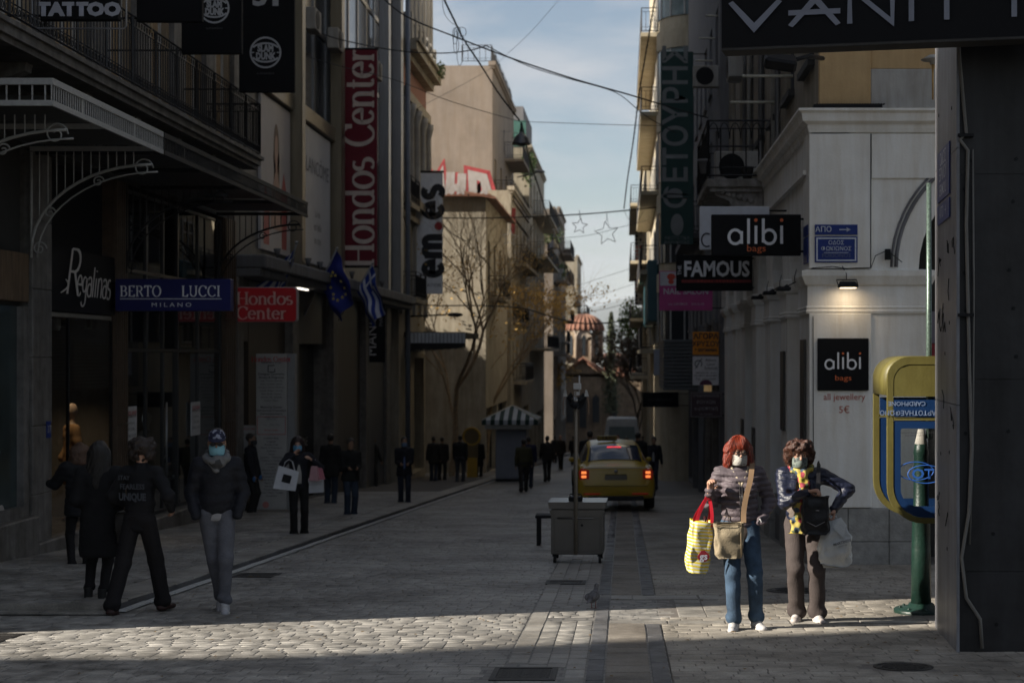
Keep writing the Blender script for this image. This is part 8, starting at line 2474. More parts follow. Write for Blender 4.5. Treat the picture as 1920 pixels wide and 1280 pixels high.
# ================================================================== overhead cables, lamps and stars
m_cab=M('cable_black',(.02,.02,.022),.6)
m_cabg=M('cable_grey',(.13,.13,.14),.6)
def cable(label,pts,Y0,Y1,r=.012,twist=False,mat=None,smooth=True,name='overhead_cable'):
 K=[(a,b)for a,b in pts]
 if smooth and len(K)>2:
  C_=catmull(K,7)
 else:C_=np.array([[K[0][0]+(K[-1][0]-K[0][0])*i/12,K[0][1]+(K[-1][1]-K[0][1])*i/12]for i in range(13)])if len(K)==2 else np.array(K)
 n=len(C_);W3=[]
 for i,(a,b)in enumerate(C_):
  Y=Y0+(Y1-Y0)*i/(n-1);x,z=XZ(a,b,Y);W3.append(V(x,Y,z))
 mid=W3[0]
 t=thing(name,label,'cable',tuple(mid))
 mb=MB()
 if twist:
  for ph in(0,PI):
   den=[]
   for i in range(n-1):
    for q in range(5):
     f=q/5;p=W3[i].lerp(W3[i+1],f);a=(i+f)*4.2+ph;den.append(p+V(math.cos(a),math.sin(a),.3*math.sin(a))*r*1.1)
   mb.tube(den,r*.8,4)
 else:mb.tube(W3,r,5)
 mb.obj('wire',mat or m_cab,t);return t,W3
cable('thick black cable sagging across the sky from the store to the right side',[(700,-20),(760,30),(860,72),(960,110),(1075,148),(1180,178),(1300,214),(1372,232)],44,46,.022)
cable('black cable curving from the store wall up to the thick cable',[(515,15),(600,62),(680,84),(760,97),(830,100),(880,95),(912,86)],42,45,.017)
cable('second cable running beside the thick one in the middle of the sky',[(912,86),(985,122),(1060,146),(1130,165),(1165,180),(1210,217),(1268,250)],45,46,.013)
cable('twisted cable coming down from the top left to the first hanging lamp',[(828,-10),(850,35),(870,75),(900,120),(935,175),(975,227)],41,48,.018,True)
cable('thin cable crossing from the left wall to the first hanging lamp',[(545,98),(640,125),(740,150),(830,185),(900,207),(975,228)],40,48,.010)
cable('thin level cable from the first hanging lamp to the green banner',[(975,228),(1060,231),(1150,234),(1240,236)],48,47,.009)
cable('twisted cable from the first hanging lamp down to the second one',[(978,232),(995,305),(1008,345),(1024,398),(1036,425)],48,72,.022,True)
cable('cable running on from the second lamp to the third small lamp',[(1036,425),(1058,490),(1072,525),(1081,560)],72,110,.03,True)
cable('twisted dark cable hanging down the right part of the sky',[(1229,-10),(1218,60),(1200,165),(1188,260),(1176,340),(1170,392)],44,66,.018,True)
ST_,stw=cable('dark double cable that carries the unlit star decorations',[(770,412),(840,409),(900,409),(1010,406),(1100,401),(1170,395),(1240,388)],64,66,.026)
cable('thin grey thread strung under the star cable',[(1050,447),(1110,440),(1160,427),(1215,413)],66,66,.009,mat=m_cabg)
cable('black cable low over the street in front of the church dome',[(755,560),(800,572),(900,573),(980,578),(1040,596),(1090,606),(1140,605),(1180,598)],63,70,.028)
cable('thin cable above the dome towards the far right balconies',[(1000,588),(1080,586),(1140,578),(1190,562)],110,108,.018,mat=m_cabg)
cable('faint thin cable high in the middle of the sky',[(1052,-5),(1000,55),(955,98),(905,138),(760,215)],60,60,.007,mat=m_cabg)
cable('thin cable low in the sky between the far blocks',[(1085,535),(1130,520),(1195,500)],100,100,.013,mat=m_cabg)
cable('second thin cable low in the sky between the far blocks',[(1090,560),(1140,548),(1195,530)],104,104,.013,mat=m_cabg)
cable('thin light wire loop under the right end of the star cable',[(1170,395),(1180,412),(1192,418),(1200,408),(1206,396)],66,66,.010,mat=m_cabg)
cable('thin wire from the banner pole down into the bare tree',[(822,414),(850,440),(875,452)],61.5,64,.02)
# loops tied up at the crossing of the cables
t=thing('cable_loops','tangled loops of thin cable tied where two cables cross','cable',(*XZ(860,60,43.5)[:1],43.5,XZ(860,60,43.5)[1]))
mb=MB()
for(cx1,cy1,rx,ry)in((853,68,4,16),(858,62,6,12),(862,92,6,32),(866,60,8,9),(855,80,5,22)):
 mb.tube([(XZ(cx1+rx*math.cos(a),cy1+ry*math.sin(a),43.4)[0],43.4+.05*math.sin(3*a),XZ(cx1+rx*math.cos(a),cy1+ry*math.sin(a),43.4)[1])for a in[2*PI*i/20 for i in range(21)]],.008,4)
mb.obj('loops',m_cab,t)
t,_=cable('slack wire hanging from the top beside the twisted cable',[(829,0),(833,25),(845,42),(855,47)],42,43,.007)
m_lamp=M('lamp_grey',(.10,.10,.105),.35,metal=.6,var=.2,vs=6)
def bell(px,py_,Y,s,lab):
 x,z=XZ(px,py_,Y);t=thing('hanging_lamp',lab,'street lamp',(x,Y,z))
 mb=MB();mb.rev([(.0,.0),(.06*s,-.0),(.07*s,-.07*s),(.15*s,-.11*s),(.23*s,-.22*s),(.27*s,-.36*s),(.29*s,-.38*s),(.29*s,-.41*s),(.26*s,-.40*s)],n=20);mb.obj('shade',m_lamp,t,local=True)
 mb=MB();mb.tube([(0,0,.30*s),(0,0,0)],.03*s,6);mb.rev([(.05*s,.0),(.05*s,.08*s),(.0,.09*s)],n=10);mb.tube([(-.08*s,0,-.07*s),(-.20*s,0,-.02*s),(-.26*s,0,-.12*s),(-.20*s,0,-.16*s),(-.30*s,0,-.2*s)],.012*s,4);mb.obj('hanger',m_cab,t,local=True)
 mb=MB();mb.sph((0,0,-.38*s),(.16*s,.16*s,.08*s),12,7);mb.obj('glass_bowl',M('lamp_bowl',(.15,.15,.15),.2),t,local=True)
bell(977,247,48,.95,'big bell shaped street lamp hanging high over the middle of the street')
bell(1037,450,72,.95,'second bell lamp lower down the street with a plant behind it')
bell(1082,563,110,1.1,'third small bell lamp hanging just above the church dome')
def star(px,py_,Y,r,lab,rot=0):
 x,z=XZ(px,py_,Y);t=thing('star_decoration',lab,'decoration',(x,Y,z),group='unlit wire stars over the street')
 mb=MB();pts=[V(r*math.sin(rot+k*PI/5)*(1 if k%2==0 else .45),0,r*math.cos(rot+k*PI/5)*(1 if k%2==0 else .45))for k in range(11)]
 for i in range(10):mb.tube([pts[i],pts[i+1]],.014,5,False)
 mb.obj('outline',M('star_white',(.60,.60,.62),.5),t,local=True)
 mb=MB();zt2=r
 mb.tube([(0,0,r),(-.02,0,r+.33)],.008,4);mb.tube([pts[9],V(.0,0,r+.3)]if False else[V(0.1,0,r*.4),V(-.02,0,r+.33)],.006,4);mb.obj('hanger',m_cab,t,local=True)
star(1087,424,65,.33,'smaller wire star hanging left of the big star',.1);star(1138,437,65,.50,'big wire star hanging at the right of the star cable',-.15);star(1047,437,66,.28,'small wire star half hidden behind the second bell lamp',.3);star(956,446,66,.35,'faint wire star in front of the cream blocks on the left',.1)
t=thing('street_lamp','flat lamp head on an arm sticking out from the left blocks into the sky','street lamp',at(1012,322,100))
mb=MB();mb.sph((0,0,0),(.36,.2,.09),12,7);mb.obj('head',m_lamp,t,local=True);mb=MB();mb.tube([(-1.4,0,-.35),(-.6,0,-.16),(0,0,0)],.04,5);mb.obj('arm',m_lamp,t,local=True)
t=thing('street_lamp','dark flat lamp head on an arm in front of the bare tree','street lamp',at(848,590,59))
mb=MB();mb.sph((.1,0,0),(.30,.15,.08),12,7);mb.obj('head',m_black,t,local=True);mb=MB();mb.tube([(-1.6,0,-.06),(-.2,0,0)],.03,5);mb.obj('arm',m_black,t,local=True)
# roof aerials
t=thing('aerial','thin television mast on the roof behind the neoclassical house','aerial',at(790,60,66))
mb=MB();mb.tube([(0,0,-2.2),(0,0,1.3)],.02,4);mb.tube([(-.4,0,-.6),(.4,0,-.6)],.012,3);mb.tube([(-.25,0,-.9),(.25,0,-.9)],.012,3);mb.obj('mast',m_cabg,t,local=True)
t=thing('aerial','small rack of aerials on the terrace left of the first hanging lamp','aerial',at(925,240,90))
mb=MB();
for k in range(4):mb.tube([(-.3+.3*k,0,-1.5),(-.3+.3*k,0,.5-.2*k)],.02,3)
mb.tube([(-.6,0,-.2),(1.0,0,-.2)],.015,3);mb.obj('mast',m_cabg,t,local=True)
# ================================================================== people
dk=(.012,.012,.014)
# the woman with red hair
A=person(1385,14.05,1.675,dict(res=.0095,seed=1,w=.98,rot=R(3),fl=(-.055,-.10,0),fr=(.155,-.02,0),toe=.25,hip=(.01,0,0),
 hl=(-.275,-.16,1.235),el=(-.28,.15,-1),hr=(.185,-.085,.945),er=(.7,.7,-.1),handl=((.10,-.15,1.0),(.4,-.9,.0),2.0,-1),handr='pocket',skin='light',bust=True,
 head=(-.005,-.01,-.012),turn=R(4),tilt=.10,
 top=dict(col=(.105,.085,.095),name='puffer_mauve',hem=.855,fat=1.03,puff=.050,pamp=.015,arm=.060,rough=.55,spec=.28,collar=.02,bump=.3,bs=45,fold=.004,kind='jacket'),
 inner=dict(col=(.20,.15,.12),name='brown_knit',hem=.80),leg=dict(col=(.050,.085,.135),name='blue_jeans',r=(.094,.070,.060),var=.45,vs=5,bump=.5,bs=140,fold=.005,end=.93),
 shoe=dict(col=(.45,.44,.44),name='pale_sneaker',sole=1),hair=dict(style='bob',col=(.15,.018,.006),name='red_hair'),
 glasses=True,mask=dict(mat=patchm('print_mask',[(.44,.42,.38),(.44,.43,.39),(.12,.10,.11),(.44,.42,.38),(.36,.34,.31),(.42,.41,.36)],170))),
 'woman with red hair in a quilted mauve jacket and jeans, holding a striped bag')
rA=A['root']
# collar and zip
mb=MB();n0=A['neck'];mb.tube([n0+V(-.07,.02,.03),n0+V(-.075,-.05,.0),n0+V(-.03,-.105,-.09),n0+V(0,-.13,-.16)],.016,6);mb.tube([n0+V(.07,.02,.03),n0+V(.075,-.05,.0),n0+V(.035,-.105,-.09),n0+V(.0,-.13,-.16)],.016,6);A['hobj'](mb,'shirt_collar',M('shirt_cream',(.50,.42,.30),.8))
mb=MB()
for s in(-1,1):mb.tube([V(.004+s*.012,-.128,1.27),V(.004+s*.008,-.162,1.15),V(.004+s*.008,-.160,1.0),V(.004+s*.008,-.150,.87)],.0055,5)
A['hobj'](mb,'zip',M('zip_dark',(.03,.028,.03),.35,metal=.3))
mb=MB();mb.tube([V(.17,-.125,.985),V(.205,-.115,.93)],.006,5);A['hobj'](mb,'pocket_edge',MATS['pale_sneaker'])
# crossbody bag and its strap
t=thing('shoulder_bag','beige canvas shoulder bag hanging at the red haired woman\'s hip','shoulder bag',tuple(wp(A,(-.115,-.225,.965))),R(6))
mb=bag_mesh(.235,.09,.31,1.10,.35,seed=2,amp=.005,open_top=False);mb.obj('body',M('canvas_beige',(.27,.22,.145),.8,bump=.4,bs=90),t,local=True)
mb=MB();mb.tube([(-.13,-.052,-.03),(-.06,-.06,-.012),(.06,-.06,-.015),(.13,-.05,-.03)],.004,4);mb.tube([(.10,-.05,.0),(.095,-.066,-.12),(.10,-.064,-.30)],.005,4);mb.obj('seams',M('canvas_dark',(.16,.12,.07),.8),t,local=True)
def strap(name,pts,w,th,mat,par,info=None,up=None):
 mb=MB();P_=[Vector(p)for p in pts];C_=[Vector(c)for c in catmull([tuple(p)for p in P_],6)]
 vs=[]
 for i,p in enumerate(C_):
  d=(C_[min(i+1,len(C_)-1)]-C_[max(i-1,0)]).normalized();side=d.cross(V(0,-1,0)if up is None else V(*up))
  if side.length<1e-3:side=V(1,0,0)
  side.normalize();n=side.cross(d).normalized()
  vs+=[p-side*w/2,p+side*w/2,p+side*w/2+n*th,p-side*w/2+n*th]
 k=len(C_);fs=[[4*i+a,4*i+b,4*i+4+b,4*i+4+a]for i in range(k-1)for a,b in((0,1),(1,2),(2,3),(3,0))]
 mb.add(vs,fs);off=Vector(par.location);c,s=math.cos(-par.rotation_euler.z),math.sin(-par.rotation_euler.z)
 q=[]
 for v in mb.v:
  x,y,z=v[0]-off.x,v[1]-off.y,v[2]-off.z;q.append((x*c-y*s,x*s+y*c,z))
 mb.v=q;return mb.obj(name,mat,par,local=True)
strap('strap',[wp(A,(.125,.06,1.45)),wp(A,(.118,-.03,1.47)),wp(A,(.085,-.148,1.33)),wp(A,(.045,-.190,1.20)),wp(A,(.02,-.200,1.06)),wp(A,(.015,-.225,.96))],.045,.004,M('strap_tan',(.25,.16,.09),.7),t)
# yellow striped shopping bag with red handles
bl=wp(A,(-.345,-.13,.97))
t=thing('shopping_bag','yellow and white striped shopping bag with red handles','shopping bag',(bl.x,bl.y,bl.z),R(12))
mb=bag_mesh(.185,.14,.45,1.0,.12,seed=7,amp=.007);o=mb.obj('body',stripem('yellow_stripes',(.66,.58,.28),(.62,.60,.50),9.0,'Z',.5,.5),t,local=True)
o.data.materials.clear();o.data.materials.append(stripem('yellow_white',(.58,.46,.02),(.52,.52,.46),10.5,'Z',.5,.6));md=o.modifiers.new('s','SOLIDIFY');md.thickness=.003;o.rotation_euler=(.06,.10,0)
mb=MB();mb.prism([(.052*math.cos(a),.043*math.sin(a)+.012*(math.sin(a)>.9))for a in[2*PI*i/20 for i in range(20)]],(-.01,-.100,-.30),(1,0,.1),(-.1,0,1),(0,-1,0),0,.006);mb.obj('emblem',M('emblem_red',(.28,.02,.03),.5),t,local=True)
def local_text(s,par,loc,size,mat,bold=0,rotz=0.0,sx=1.0,tiltx=0.0):
 c=bpy.data.curves.new('t','FONT');c.body=s;c.size=size;c.align_x='CENTER';c.align_y='CENTER';c.offset=bold;c.resolution_u=2
 o=bpy.data.objects.new('t',c);COL.objects.link(o);me=bpy.data.meshes.new_from_object(o.evaluated_get(bpy.context.evaluated_depsgraph_get()));bpy.data.objects.remove(o)
 ca,sa=math.cos(rotz),math.sin(rotz)
 for v in me.vertices:
  x,y=v.co.x*sx,v.co.y;v.co=Vector((loc[0]+x*ca-y*sa,loc[1]+tiltx*y,loc[2]+x*sa+y*ca))
 me.materials.append(mat);return link('lettering',me,par)
local_text('gs',t,(-.01,-.108,-.298),.085,M('flag_white',(.6,)*3),.002)
for s in(-1,1):
 y=s*.06
 mb=MB();P0=V(-.065,y,-.05);P1=V(.07,y,-.05);top=V(.055,.0,.20)
 c1=[P0,P0.lerp(top,.4)+V(-.02,0,0),top+V(-.02,0,-.02),top,top+V(.02,0,-.03),P1.lerp(top,.4)+V(.02,0,0),P1]
 C_=[Vector(c)for c in catmull([tuple(c)for c in c1],5)]
 vs=[];
 for i,p in enumerate(C_):
  d=(C_[min(i+1,len(C_)-1)]-C_[max(i-1,0)]).normalized();sd=V(-d.z,0,d.x);vs+=[p-sd*.015,p+sd*.015]
 mb.add(vs,[[2*i,2*i+1,2*i+3,2*i+2]for i in range(len(C_)-1)]);o=mb.obj('handle',M('handle_red',(.60,.015,.03),.5),t,local=True);md=o.modifiers.new('s','SOLIDIFY');md.thickness=.004
t2=thing('bottle','dark bottle standing in the yellow striped bag','bottle',(bl.x+.03,bl.y,bl.z-.30),0)
mb=MB();mb.rev([(.035,0),(.035,.22),(.014,.28),(.014,.34)],n=12);mb.obj('glass',M('dark_bottle',(.04,.012,.012),.15),t2,local=True)

def strands(info,nm,col,paths,r=.0016):
 """loose strands laid over the hair volume"""
 for k in range(2):
  mb=MB()
  for q in paths[k::2]:mb.tube([info['hp'](*p)for p in q],[r]*(len(q)-1)+[r*.3],3,True,False)
  c_=tuple(x*(.6,2.0)[k]for x in col)
  o=info['hobj'](mb,'hair_strands',M('%s_strand_%d'%(nm,k),c_,.42,var=.35,vs=60,spec=.5));o['kind']='stuff'
def bob_paths(seed,n,rx=.090,ry=.106,L0=.10,L1=.165,fringe=.035):
 rr=random.Random(seed);out=[]
 for i in range(n):
  a=rr.uniform(-PI,PI);fr=abs(a)<R(52);L=rr.uniform(L0,L1);k=rr.uniform(.94,1.12);w=rr.uniform(-.5,.5)
  ph0=R(rr.uniform(2,40));pts=[];da=rr.uniform(-.25,.25)
  for j in range(7):
   ph=ph0+(R(92)-ph0)*j/6;b=a+da*j/6
   p=(rx*k*math.sin(b)*math.sin(ph),.020-ry*k*math.cos(b)*math.sin(ph),.040+.102*k*math.cos(ph))
   if fr and p[2]<fringe+.012*math.sin(i):break
   pts.append(p)
  if not fr:
   x,y,z=pts[-1]
   for j in range(1,6):
    f=j/5;s_=1 if x>0 else-1
    pts.append((x*(1+.26*f*f)+.016*f*math.sin(i*1.7)+.006*math.sin(6*f+i)+s_*.008*f*(rr.random()),y*(1-.10*f)+.006*math.cos(5*f+i*2)-.010*f*(abs(a)<2),z-L*f))
  if len(pts)>2:out.append(pts)
 return out
strands(A,'red',(.17,.022,.007),bob_paths(3,560)+[[(x*1.06+.006*math.sin(i+j),y*1.03,z+.004*math.sin(i*2.3+j))for j,(x,y,z)in enumerate(p)]for i,p in enumerate(bob_paths(17,160))])
# the curly haired woman
B=person(1505,14.65,1.70,dict(res=.0095,seed=4,w=.98,rot=R(-4),hipz=.875,fl=(-.055,-.02,0),fr=(.13,-.06,0),toe=.18,lean=(-.02,-.10,-.035),hip=(.01,.02,0),
 hl=(.03,-.33,1.20),el=(-.5,-.1,-1),hr=(.27,-.19,1.03),er=(1.1,.45,.35),handl=((1.0,-.12,.18),(.2,-.2,-1),1.5,-1),handr=((-.12,-.35,-1.0),(-.9,-.3,.1),1.6,1),skin='light',bust=True,
 head=(-.02,-.045,-.02),turn=R(6),tilt=.14,
 top=dict(col=(.009,.012,.030),name='puffer_navy',hem=.825,fat=1.04,puff=.048,pamp=.009,arm=.058,rough=.40,spec=.5,collar=.01,bump=.35,bs=50,open=.07),
 inner=dict(col=(.17,.14,.12),name='taupe_knit',hem=.785),leg=dict(col=(.062,.050,.047),name='brown_cord',r=(.096,.076,.074),bump=.3,bs=80,fold=.005,end=.97),
 shoe=dict(col=(.45,.40,.38),name='pink_sneaker',sole=1),hair=dict(style='curly',col=(.050,.017,.009),name='curly_brown_hair'),
 mask=dict(mat=patchm('green_mask',[(.16,.19,.17),(.12,.15,.14),(.20,.23,.20),(.05,.06,.06)],40))),
 'curly haired woman in a shiny navy jacket clutching her chest, plastic bag in hand')
rB=B['root']
scf=patchm('flower_scarf',[(.42,.31,.05),(.45,.36,.09),(.05,.08,.12),(.30,.04,.06),(.40,.32,.08),(.10,.12,.05)],26)
S=SDF((-.22,-.36,.80),(.22,.2,1.6),.010);n1=B['neck']
for i in range(12):
 a,b=2*PI*i/12,2*PI*(i+1)/12
 f=lambda t:n1+V(.082*math.sin(t),-.015-.085*math.cos(t),.012-.035*math.cos(t))
 S.cone(f(a),f(b),.032,k=.02)
S.cone(n1+V(.0,-.12,-.04),n1+V(.015,-.135,-.14),.045,.04,k=.03);S.cone(n1+V(.015,-.135,-.14),n1+V(-.03,-.10,-.46),.042,.045,k=.03,fl=((0,1,0),.5));S.cone(n1+V(-.03,-.10,-.46),n1+V(-.05,-.09,-.58),.045,.06,k=.03,fl=((0,1,0),.4))
S.disp(lambda X,Y,Z:.006*np.sin(90*X+30*Z)+.004*np.sin(60*Z-50*X))
ob=S.obj('scarf',scf,rB);ob.scale=(B['sc'],)*3
t=thing('backpack','black backpack worn on the front by the curly haired woman','backpack',tuple(wp(B,(.10,-.30,1.16))),R(-4))
mb=bag_mesh(.25,.13,.34,.92,.25,seed=4,amp=.005,open_top=False);mb.obj('body',M('black_nylon',(.008,.008,.010),.5,bump=.3),t,local=True)
mb=MB();mb.tube([(-.08,-.085,-.22),(0,-.095,-.26),(.08,-.085,-.22)],.004,4);mb.tube([(.0,-.08,-.12),(.03,-.085,-.12)],.006,4);mb.obj('zips',m_alu,t,local=True)
strap('strap',[wp(B,(.15,.05,1.44)),wp(B,(.14,-.10,1.42)),wp(B,(.13,-.24,1.28)),wp(B,(.13,-.28,1.14))],.035,.005,MATS['black_nylon'],t)
hb=wp(B,B['wr'][1]+V(-.0,-.05,-.11))
t=thing('plastic_bag','crumpled white plastic bag hanging from the curly haired woman\'s hand','plastic bag',tuple(hb),R(8))
mb=MB();ring=32;rows_=18;rr=random.Random(8);ph=[rr.uniform(0,6)for _ in range(8)]
vs=[]
for j in range(rows_+1):
 tt=j/rows_;z=.02-.40*tt;w=.045+.105*min(1,tt*2.2)**.8-.02*max(0,tt-.85)*4;d=.018+.05*math.sin(PI*min(1,tt*.95))
 for i in range(ring):
  a=2*PI*i/ring;q=.008*math.sin(4*a+ph[0]+8*tt)+.006*math.sin(9*a+ph[1]-14*tt)+.005*math.sin(23*tt+ph[2]+3*a);sk_=.02*tt+.01*math.sin(6*tt)
  vs.append((w*math.copysign(abs(math.cos(a))**.6,math.cos(a))+q+sk_,(d+q*1.4)*math.sin(a),z+.02*math.sin(2*a+1)*(tt>.9)+q*.6))
fs=[[j*ring+i,j*ring+(i+1)%ring,(j+1)*ring+(i+1)%ring,(j+1)*ring+i]for j in range(rows_)for i in range(ring)]+[[rows_*ring+i for i in range(ring)][::-1]]
mb.add(vs,fs,True);m_pl=M('plastic_white',(.56,.58,.58),.35,var=.08,vs=12,bump=.5,bs=22);m_pl.node_tree.nodes['Principled BSDF'].inputs['Transmission Weight'].default_value=.08
mb.obj('body',m_pl,t,local=True)
mb=MB();mb.add([(.0,-.03,.03),(.05,-.05,.05),(.10,-.07,-.02),(.06,-.085,-.13),(.02,-.08,-.09),(-.03,-.06,-.04)],[(0,1,2,3,4,5)]);o=mb.obj('fold',m_pl,t,local=True);o.modifiers.new('s','SOLIDIFY').thickness=.002
mb=MB();mb.tube([(-.04,-.0,.0),(-.02,.0,.06),(.01,0,.03)],.008,5);mb.tube([(.04,-.0,.0),(.02,.0,.06),(-.01,0,.03)],.008,5);mb.obj('handles',m_pl,t,local=True)
local_text('MARTINOS',t,(.05,-.092,-.17),.034,M('dim_print',(.12,.12,.13),.6),.0008,.25)
local_text('ΕΡΜΟΥ 50',t,(.055,-.092,-.20),.016,MATS['dim_print'],0,.25)

def curl_paths(seed,n):
 rr=random.Random(seed);out=[]
 while len(out)<n:
  t=rr.uniform(0,2*PI);z=rr.uniform(-.10,.135);q=math.sqrt(max(.04,1-((z-.025)/.135)**2))
  x,y=(.142-.14*max(0,z))*q*math.sin(t),.016+.117*q*math.cos(t)
  if y<-.045 and z<.048:continue
  c=(x,y,z);d=Vector((x,y-.02,(z-.02)*.6)).normalized();a=d.orthogonal().normalized();b=d.cross(a)
  dn=Vector((rr.gauss(0,.4),rr.gauss(0,.4),-1));dn=(dn-d*dn.dot(d)*.7).normalized();rad=rr.uniform(.006,.013);ph=rr.uniform(0,6);L=rr.uniform(.03,.07)
  e=d.cross(dn).normalized();pts=[]
  for j in range(13):
   f=j/12;w=ph+f*rr.choice((7,9));p=Vector(c)-d*.004+dn*L*f+d*rad*math.cos(w)+e*rad*math.sin(w);pts.append(tuple(p))
  out.append(pts)
 return out
strands(B,'curl',(.060,.020,.009),curl_paths(5,520),.0017)
# the man in the cap
C=person(407,15.45,1.745,dict(res=.012,seed=2,w=.95,rot=R(12),fl=(.035,.12,.0),fr=(.075,-.16,0),toe=.05,liftl=.35,lean=(0,-.03,0),hip=(.0,0,0),
 hl=(-.185,-.09,.89),el=(-.5,.8,0),hr=(.185,-.09,.89),er=(.5,.8,0),handl='pocket',handr='pocket',skin='tan',tilt=.12,
 top=dict(col=(.012,.013,.018),name='puffer_black',hem=.865,fat=1.04,puff=.10,pamp=.007,arm=.066,rough=.6,spec=.2,collar=.03,kind='jacket'),inner=dict(col=(.30,.30,.31),name='white_tee',hem=.850),
 leg=dict(col=(.095,.098,.115),name='grey_trousers',r=(.096,.070,.052),bump=.3,fold=.004,end=.88),shoe=dict(col=(.36,.36,.38),name='white_sneaker',sole=1),
 hair=dict(style='short',col=(.03,.022,.018)),sunglasses=True,mask=dict(col=(.20,.42,.50),pleat=1)),
 'man in a dark cap, sunglasses and pale blue mask walking with hands in pockets')
rC=C['root'];hp=C['hp']
mb=MB();vs=[]
for j in range(8):
 ph_=R(90)*j/7
 for i in range(20):
  a=2*PI*i/20;vs.append(hp(.084*math.cos(ph_)*math.cos(a),.018+.103*math.cos(ph_)*math.sin(a),.050+.086*math.sin(ph_)))
mb.add(vs,[[j*20+i,j*20+(i+1)%20,(j+1)*20+(i+1)%20,(j+1)*20+i]for j in range(7)for i in range(20)],True)
C['hobj'](mb,'cap',patchm('cap_print',[(.006,.008,.03),(.008,.010,.04),(.25,.26,.32),(.006,.008,.03)],45))
mb=MB();pts=[]
for i in range(13):
 a=R(-70+140*i/12);pts.append((.078*math.sin(a),-.060-.085*math.cos(a)**1.0,.050-.014*math.cos(a)))
for i in range(12,-1,-1):
 a=R(-80+160*i/12);pts.append((.080*math.sin(a),-.075*math.cos(a),.056))
mb.add([hp(*p)for p in pts],[list(range(len(pts)))]);o=C['hobj'](mb,'cap_peak',M('navy_cap',(.006,.008,.03),.7));o.modifiers.new('s','SOLIDIFY').thickness=.005
S=SDF((-.2,-.3,1.25),(.2,.25,1.62),.011);n1=C['neck']
for i in range(12):
 a,b=2*PI*i/12,2*PI*(i+1)/12
 f=lambda t:n1+V(.090*math.sin(t),-.015-.090*math.cos(t),.015-.045*math.cos(t))
 S.cone(f(a),f(b),.038,k=.02)
S.cone(n1+V(0,-.115,-.03),n1+V(0,-.13,-.10),.06,.03,k=.04,fl=((0,1,0),.6));S.disp(lambda X,Y,Z:.005*np.sin(80*Z+30*X))
ob=S.obj('snood',patchm('snood_print',[(.13,.13,.13),(.11,.11,.11),(.03,.03,.03),(.14,.14,.14)],20),rC);ob.scale=(C['sc'],)*3

# three dark figures at the left, seen from behind
D=person(262,15.25,1.66,dict(res=.014,seed=9,w=.90,rot=R(180-12),fl=(-.14,-.20,0),fr=(.15,.27,0),liftr=.6,toe=.1,hl=(-.25,-.16,1.0),el=(-.6,.8,0),hr=(.20,-.22,1.02),er=(.6,.8,0),lean=(-.01,-.03,0),skin='light',
 top=dict(col=(.010,.010,.012),name='black_sweat',hem=.80,fat=1.0,arm=.060,fold=.006),leg=dict(col=(.010,.009,.010),name='black_trousers',r=(.098,.078,.07),end=.97),shoe=dict(col=(.03,.012,.010)),hair=dict(style='curly',col=(.018,.010,.007),name='dark_curls')),
 'person in a black sweatshirt with faint back print striding away at the left')
def back_text(info,s,x,z,size,mat,bold=.0,sx=1.0):
 c=bpy.data.curves.new('t','FONT');c.body=s;c.size=size;c.align_x='CENTER';c.align_y='CENTER';c.offset=bold;c.resolution_u=2
 o=bpy.data.objects.new('t',c);COL.objects.link(o);me=bpy.data.meshes.new_from_object(o.evaluated_get(bpy.context.evaluated_depsgraph_get()));bpy.data.objects.remove(o)
 for v in me.vertices:v.co=Vector((-(v.co.x*sx+x),.135+.0*v.co.x+.15*abs(v.co.y+z-1.15)*0+.012*math.cos(v.co.x*4)+.03*(z+v.co.y-1.1)*0,z+v.co.y))
 me.materials.append(mat);o=link('back_print',me,info['root']);o.scale=(info['sc'],)*3;return o
mpr=M('faded_print',(.045,.05,.06),.8)
back_text(D,'UNIQUE',.0,1.14,.095,mpr,.005,.8);back_text(D,'FEARLESS',.0,1.24,.07,mpr,.002,.9);back_text(D,'STAY',-.09,1.325,.06,mpr,.002,.9)
mb=MB()
E=person(187,15.75,1.63,dict(res=.014,seed=6,rot=R(180+3),fl=(-.045,.08,0),fr=(.12,-.02,0),liftl=.4,toe=.1,hl=(-.16,-.15,1.0),hr=(.16,-.15,1.0),skin='light',
 top=dict(col=(.009,.009,.010),name='black_coat',hem=.52,fat=1.12,arm=.066,flare=.02,kind='coat'),leg=dict(col=(.012,.011,.012),name='black_tights',r=(.085,.058,.046),end=.7),shoe=dict(col=(.010,.010,.010),name='black_boot',h=.16),hair=dict(style='long',len=.28,col=(.010,.008,.007),name='long_black_hair')),
 'woman with long black hair in a long black coat and boots, seen from behind')
t=thing('shoulder_bag','black shoulder bag between the two women walking away at the left','shoulder bag',tuple(wp(E,(-.27,.0,.98))),0)
mb=bag_mesh(.14,.28,.30,1.1,.3,seed=5,open_top=False);mb.obj('body',M('dark_leather',(.02,.018,.016),.5),t,local=True)
strap('strap',[wp(E,(-.20,.02,1.44)),wp(E,(-.26,.04,1.2)),wp(E,(-.27,.03,.97))],.02,.004,MATS['dark_leather'],t)
F_=person(150,19.9,1.60,dict(res=.018,seed=3,rot=R(215),fl=(-.08,.03,0),fr=(.10,-.02,0),hl=(-.22,-.12,.90),hr=(.28,-.42,1.15),er=(.4,.3,-.8),skin='light',lean=(.0,-.03,0),
 top=dict(col=(.013,.013,.015),name='black_parka',hem=.74,fat=1.14,puff=.09,arm=.074,kind='coat'),leg=dict(col=(.012,.012,.013),name='black_tights',r=(.088,.06,.05)),shoe=dict(col=(.02,.02,.02)),hair=dict(style='bob',col=(.09,.045,.025),name='light_brown_hair')),
 'woman in a short black coat touching the first shop window at the left')
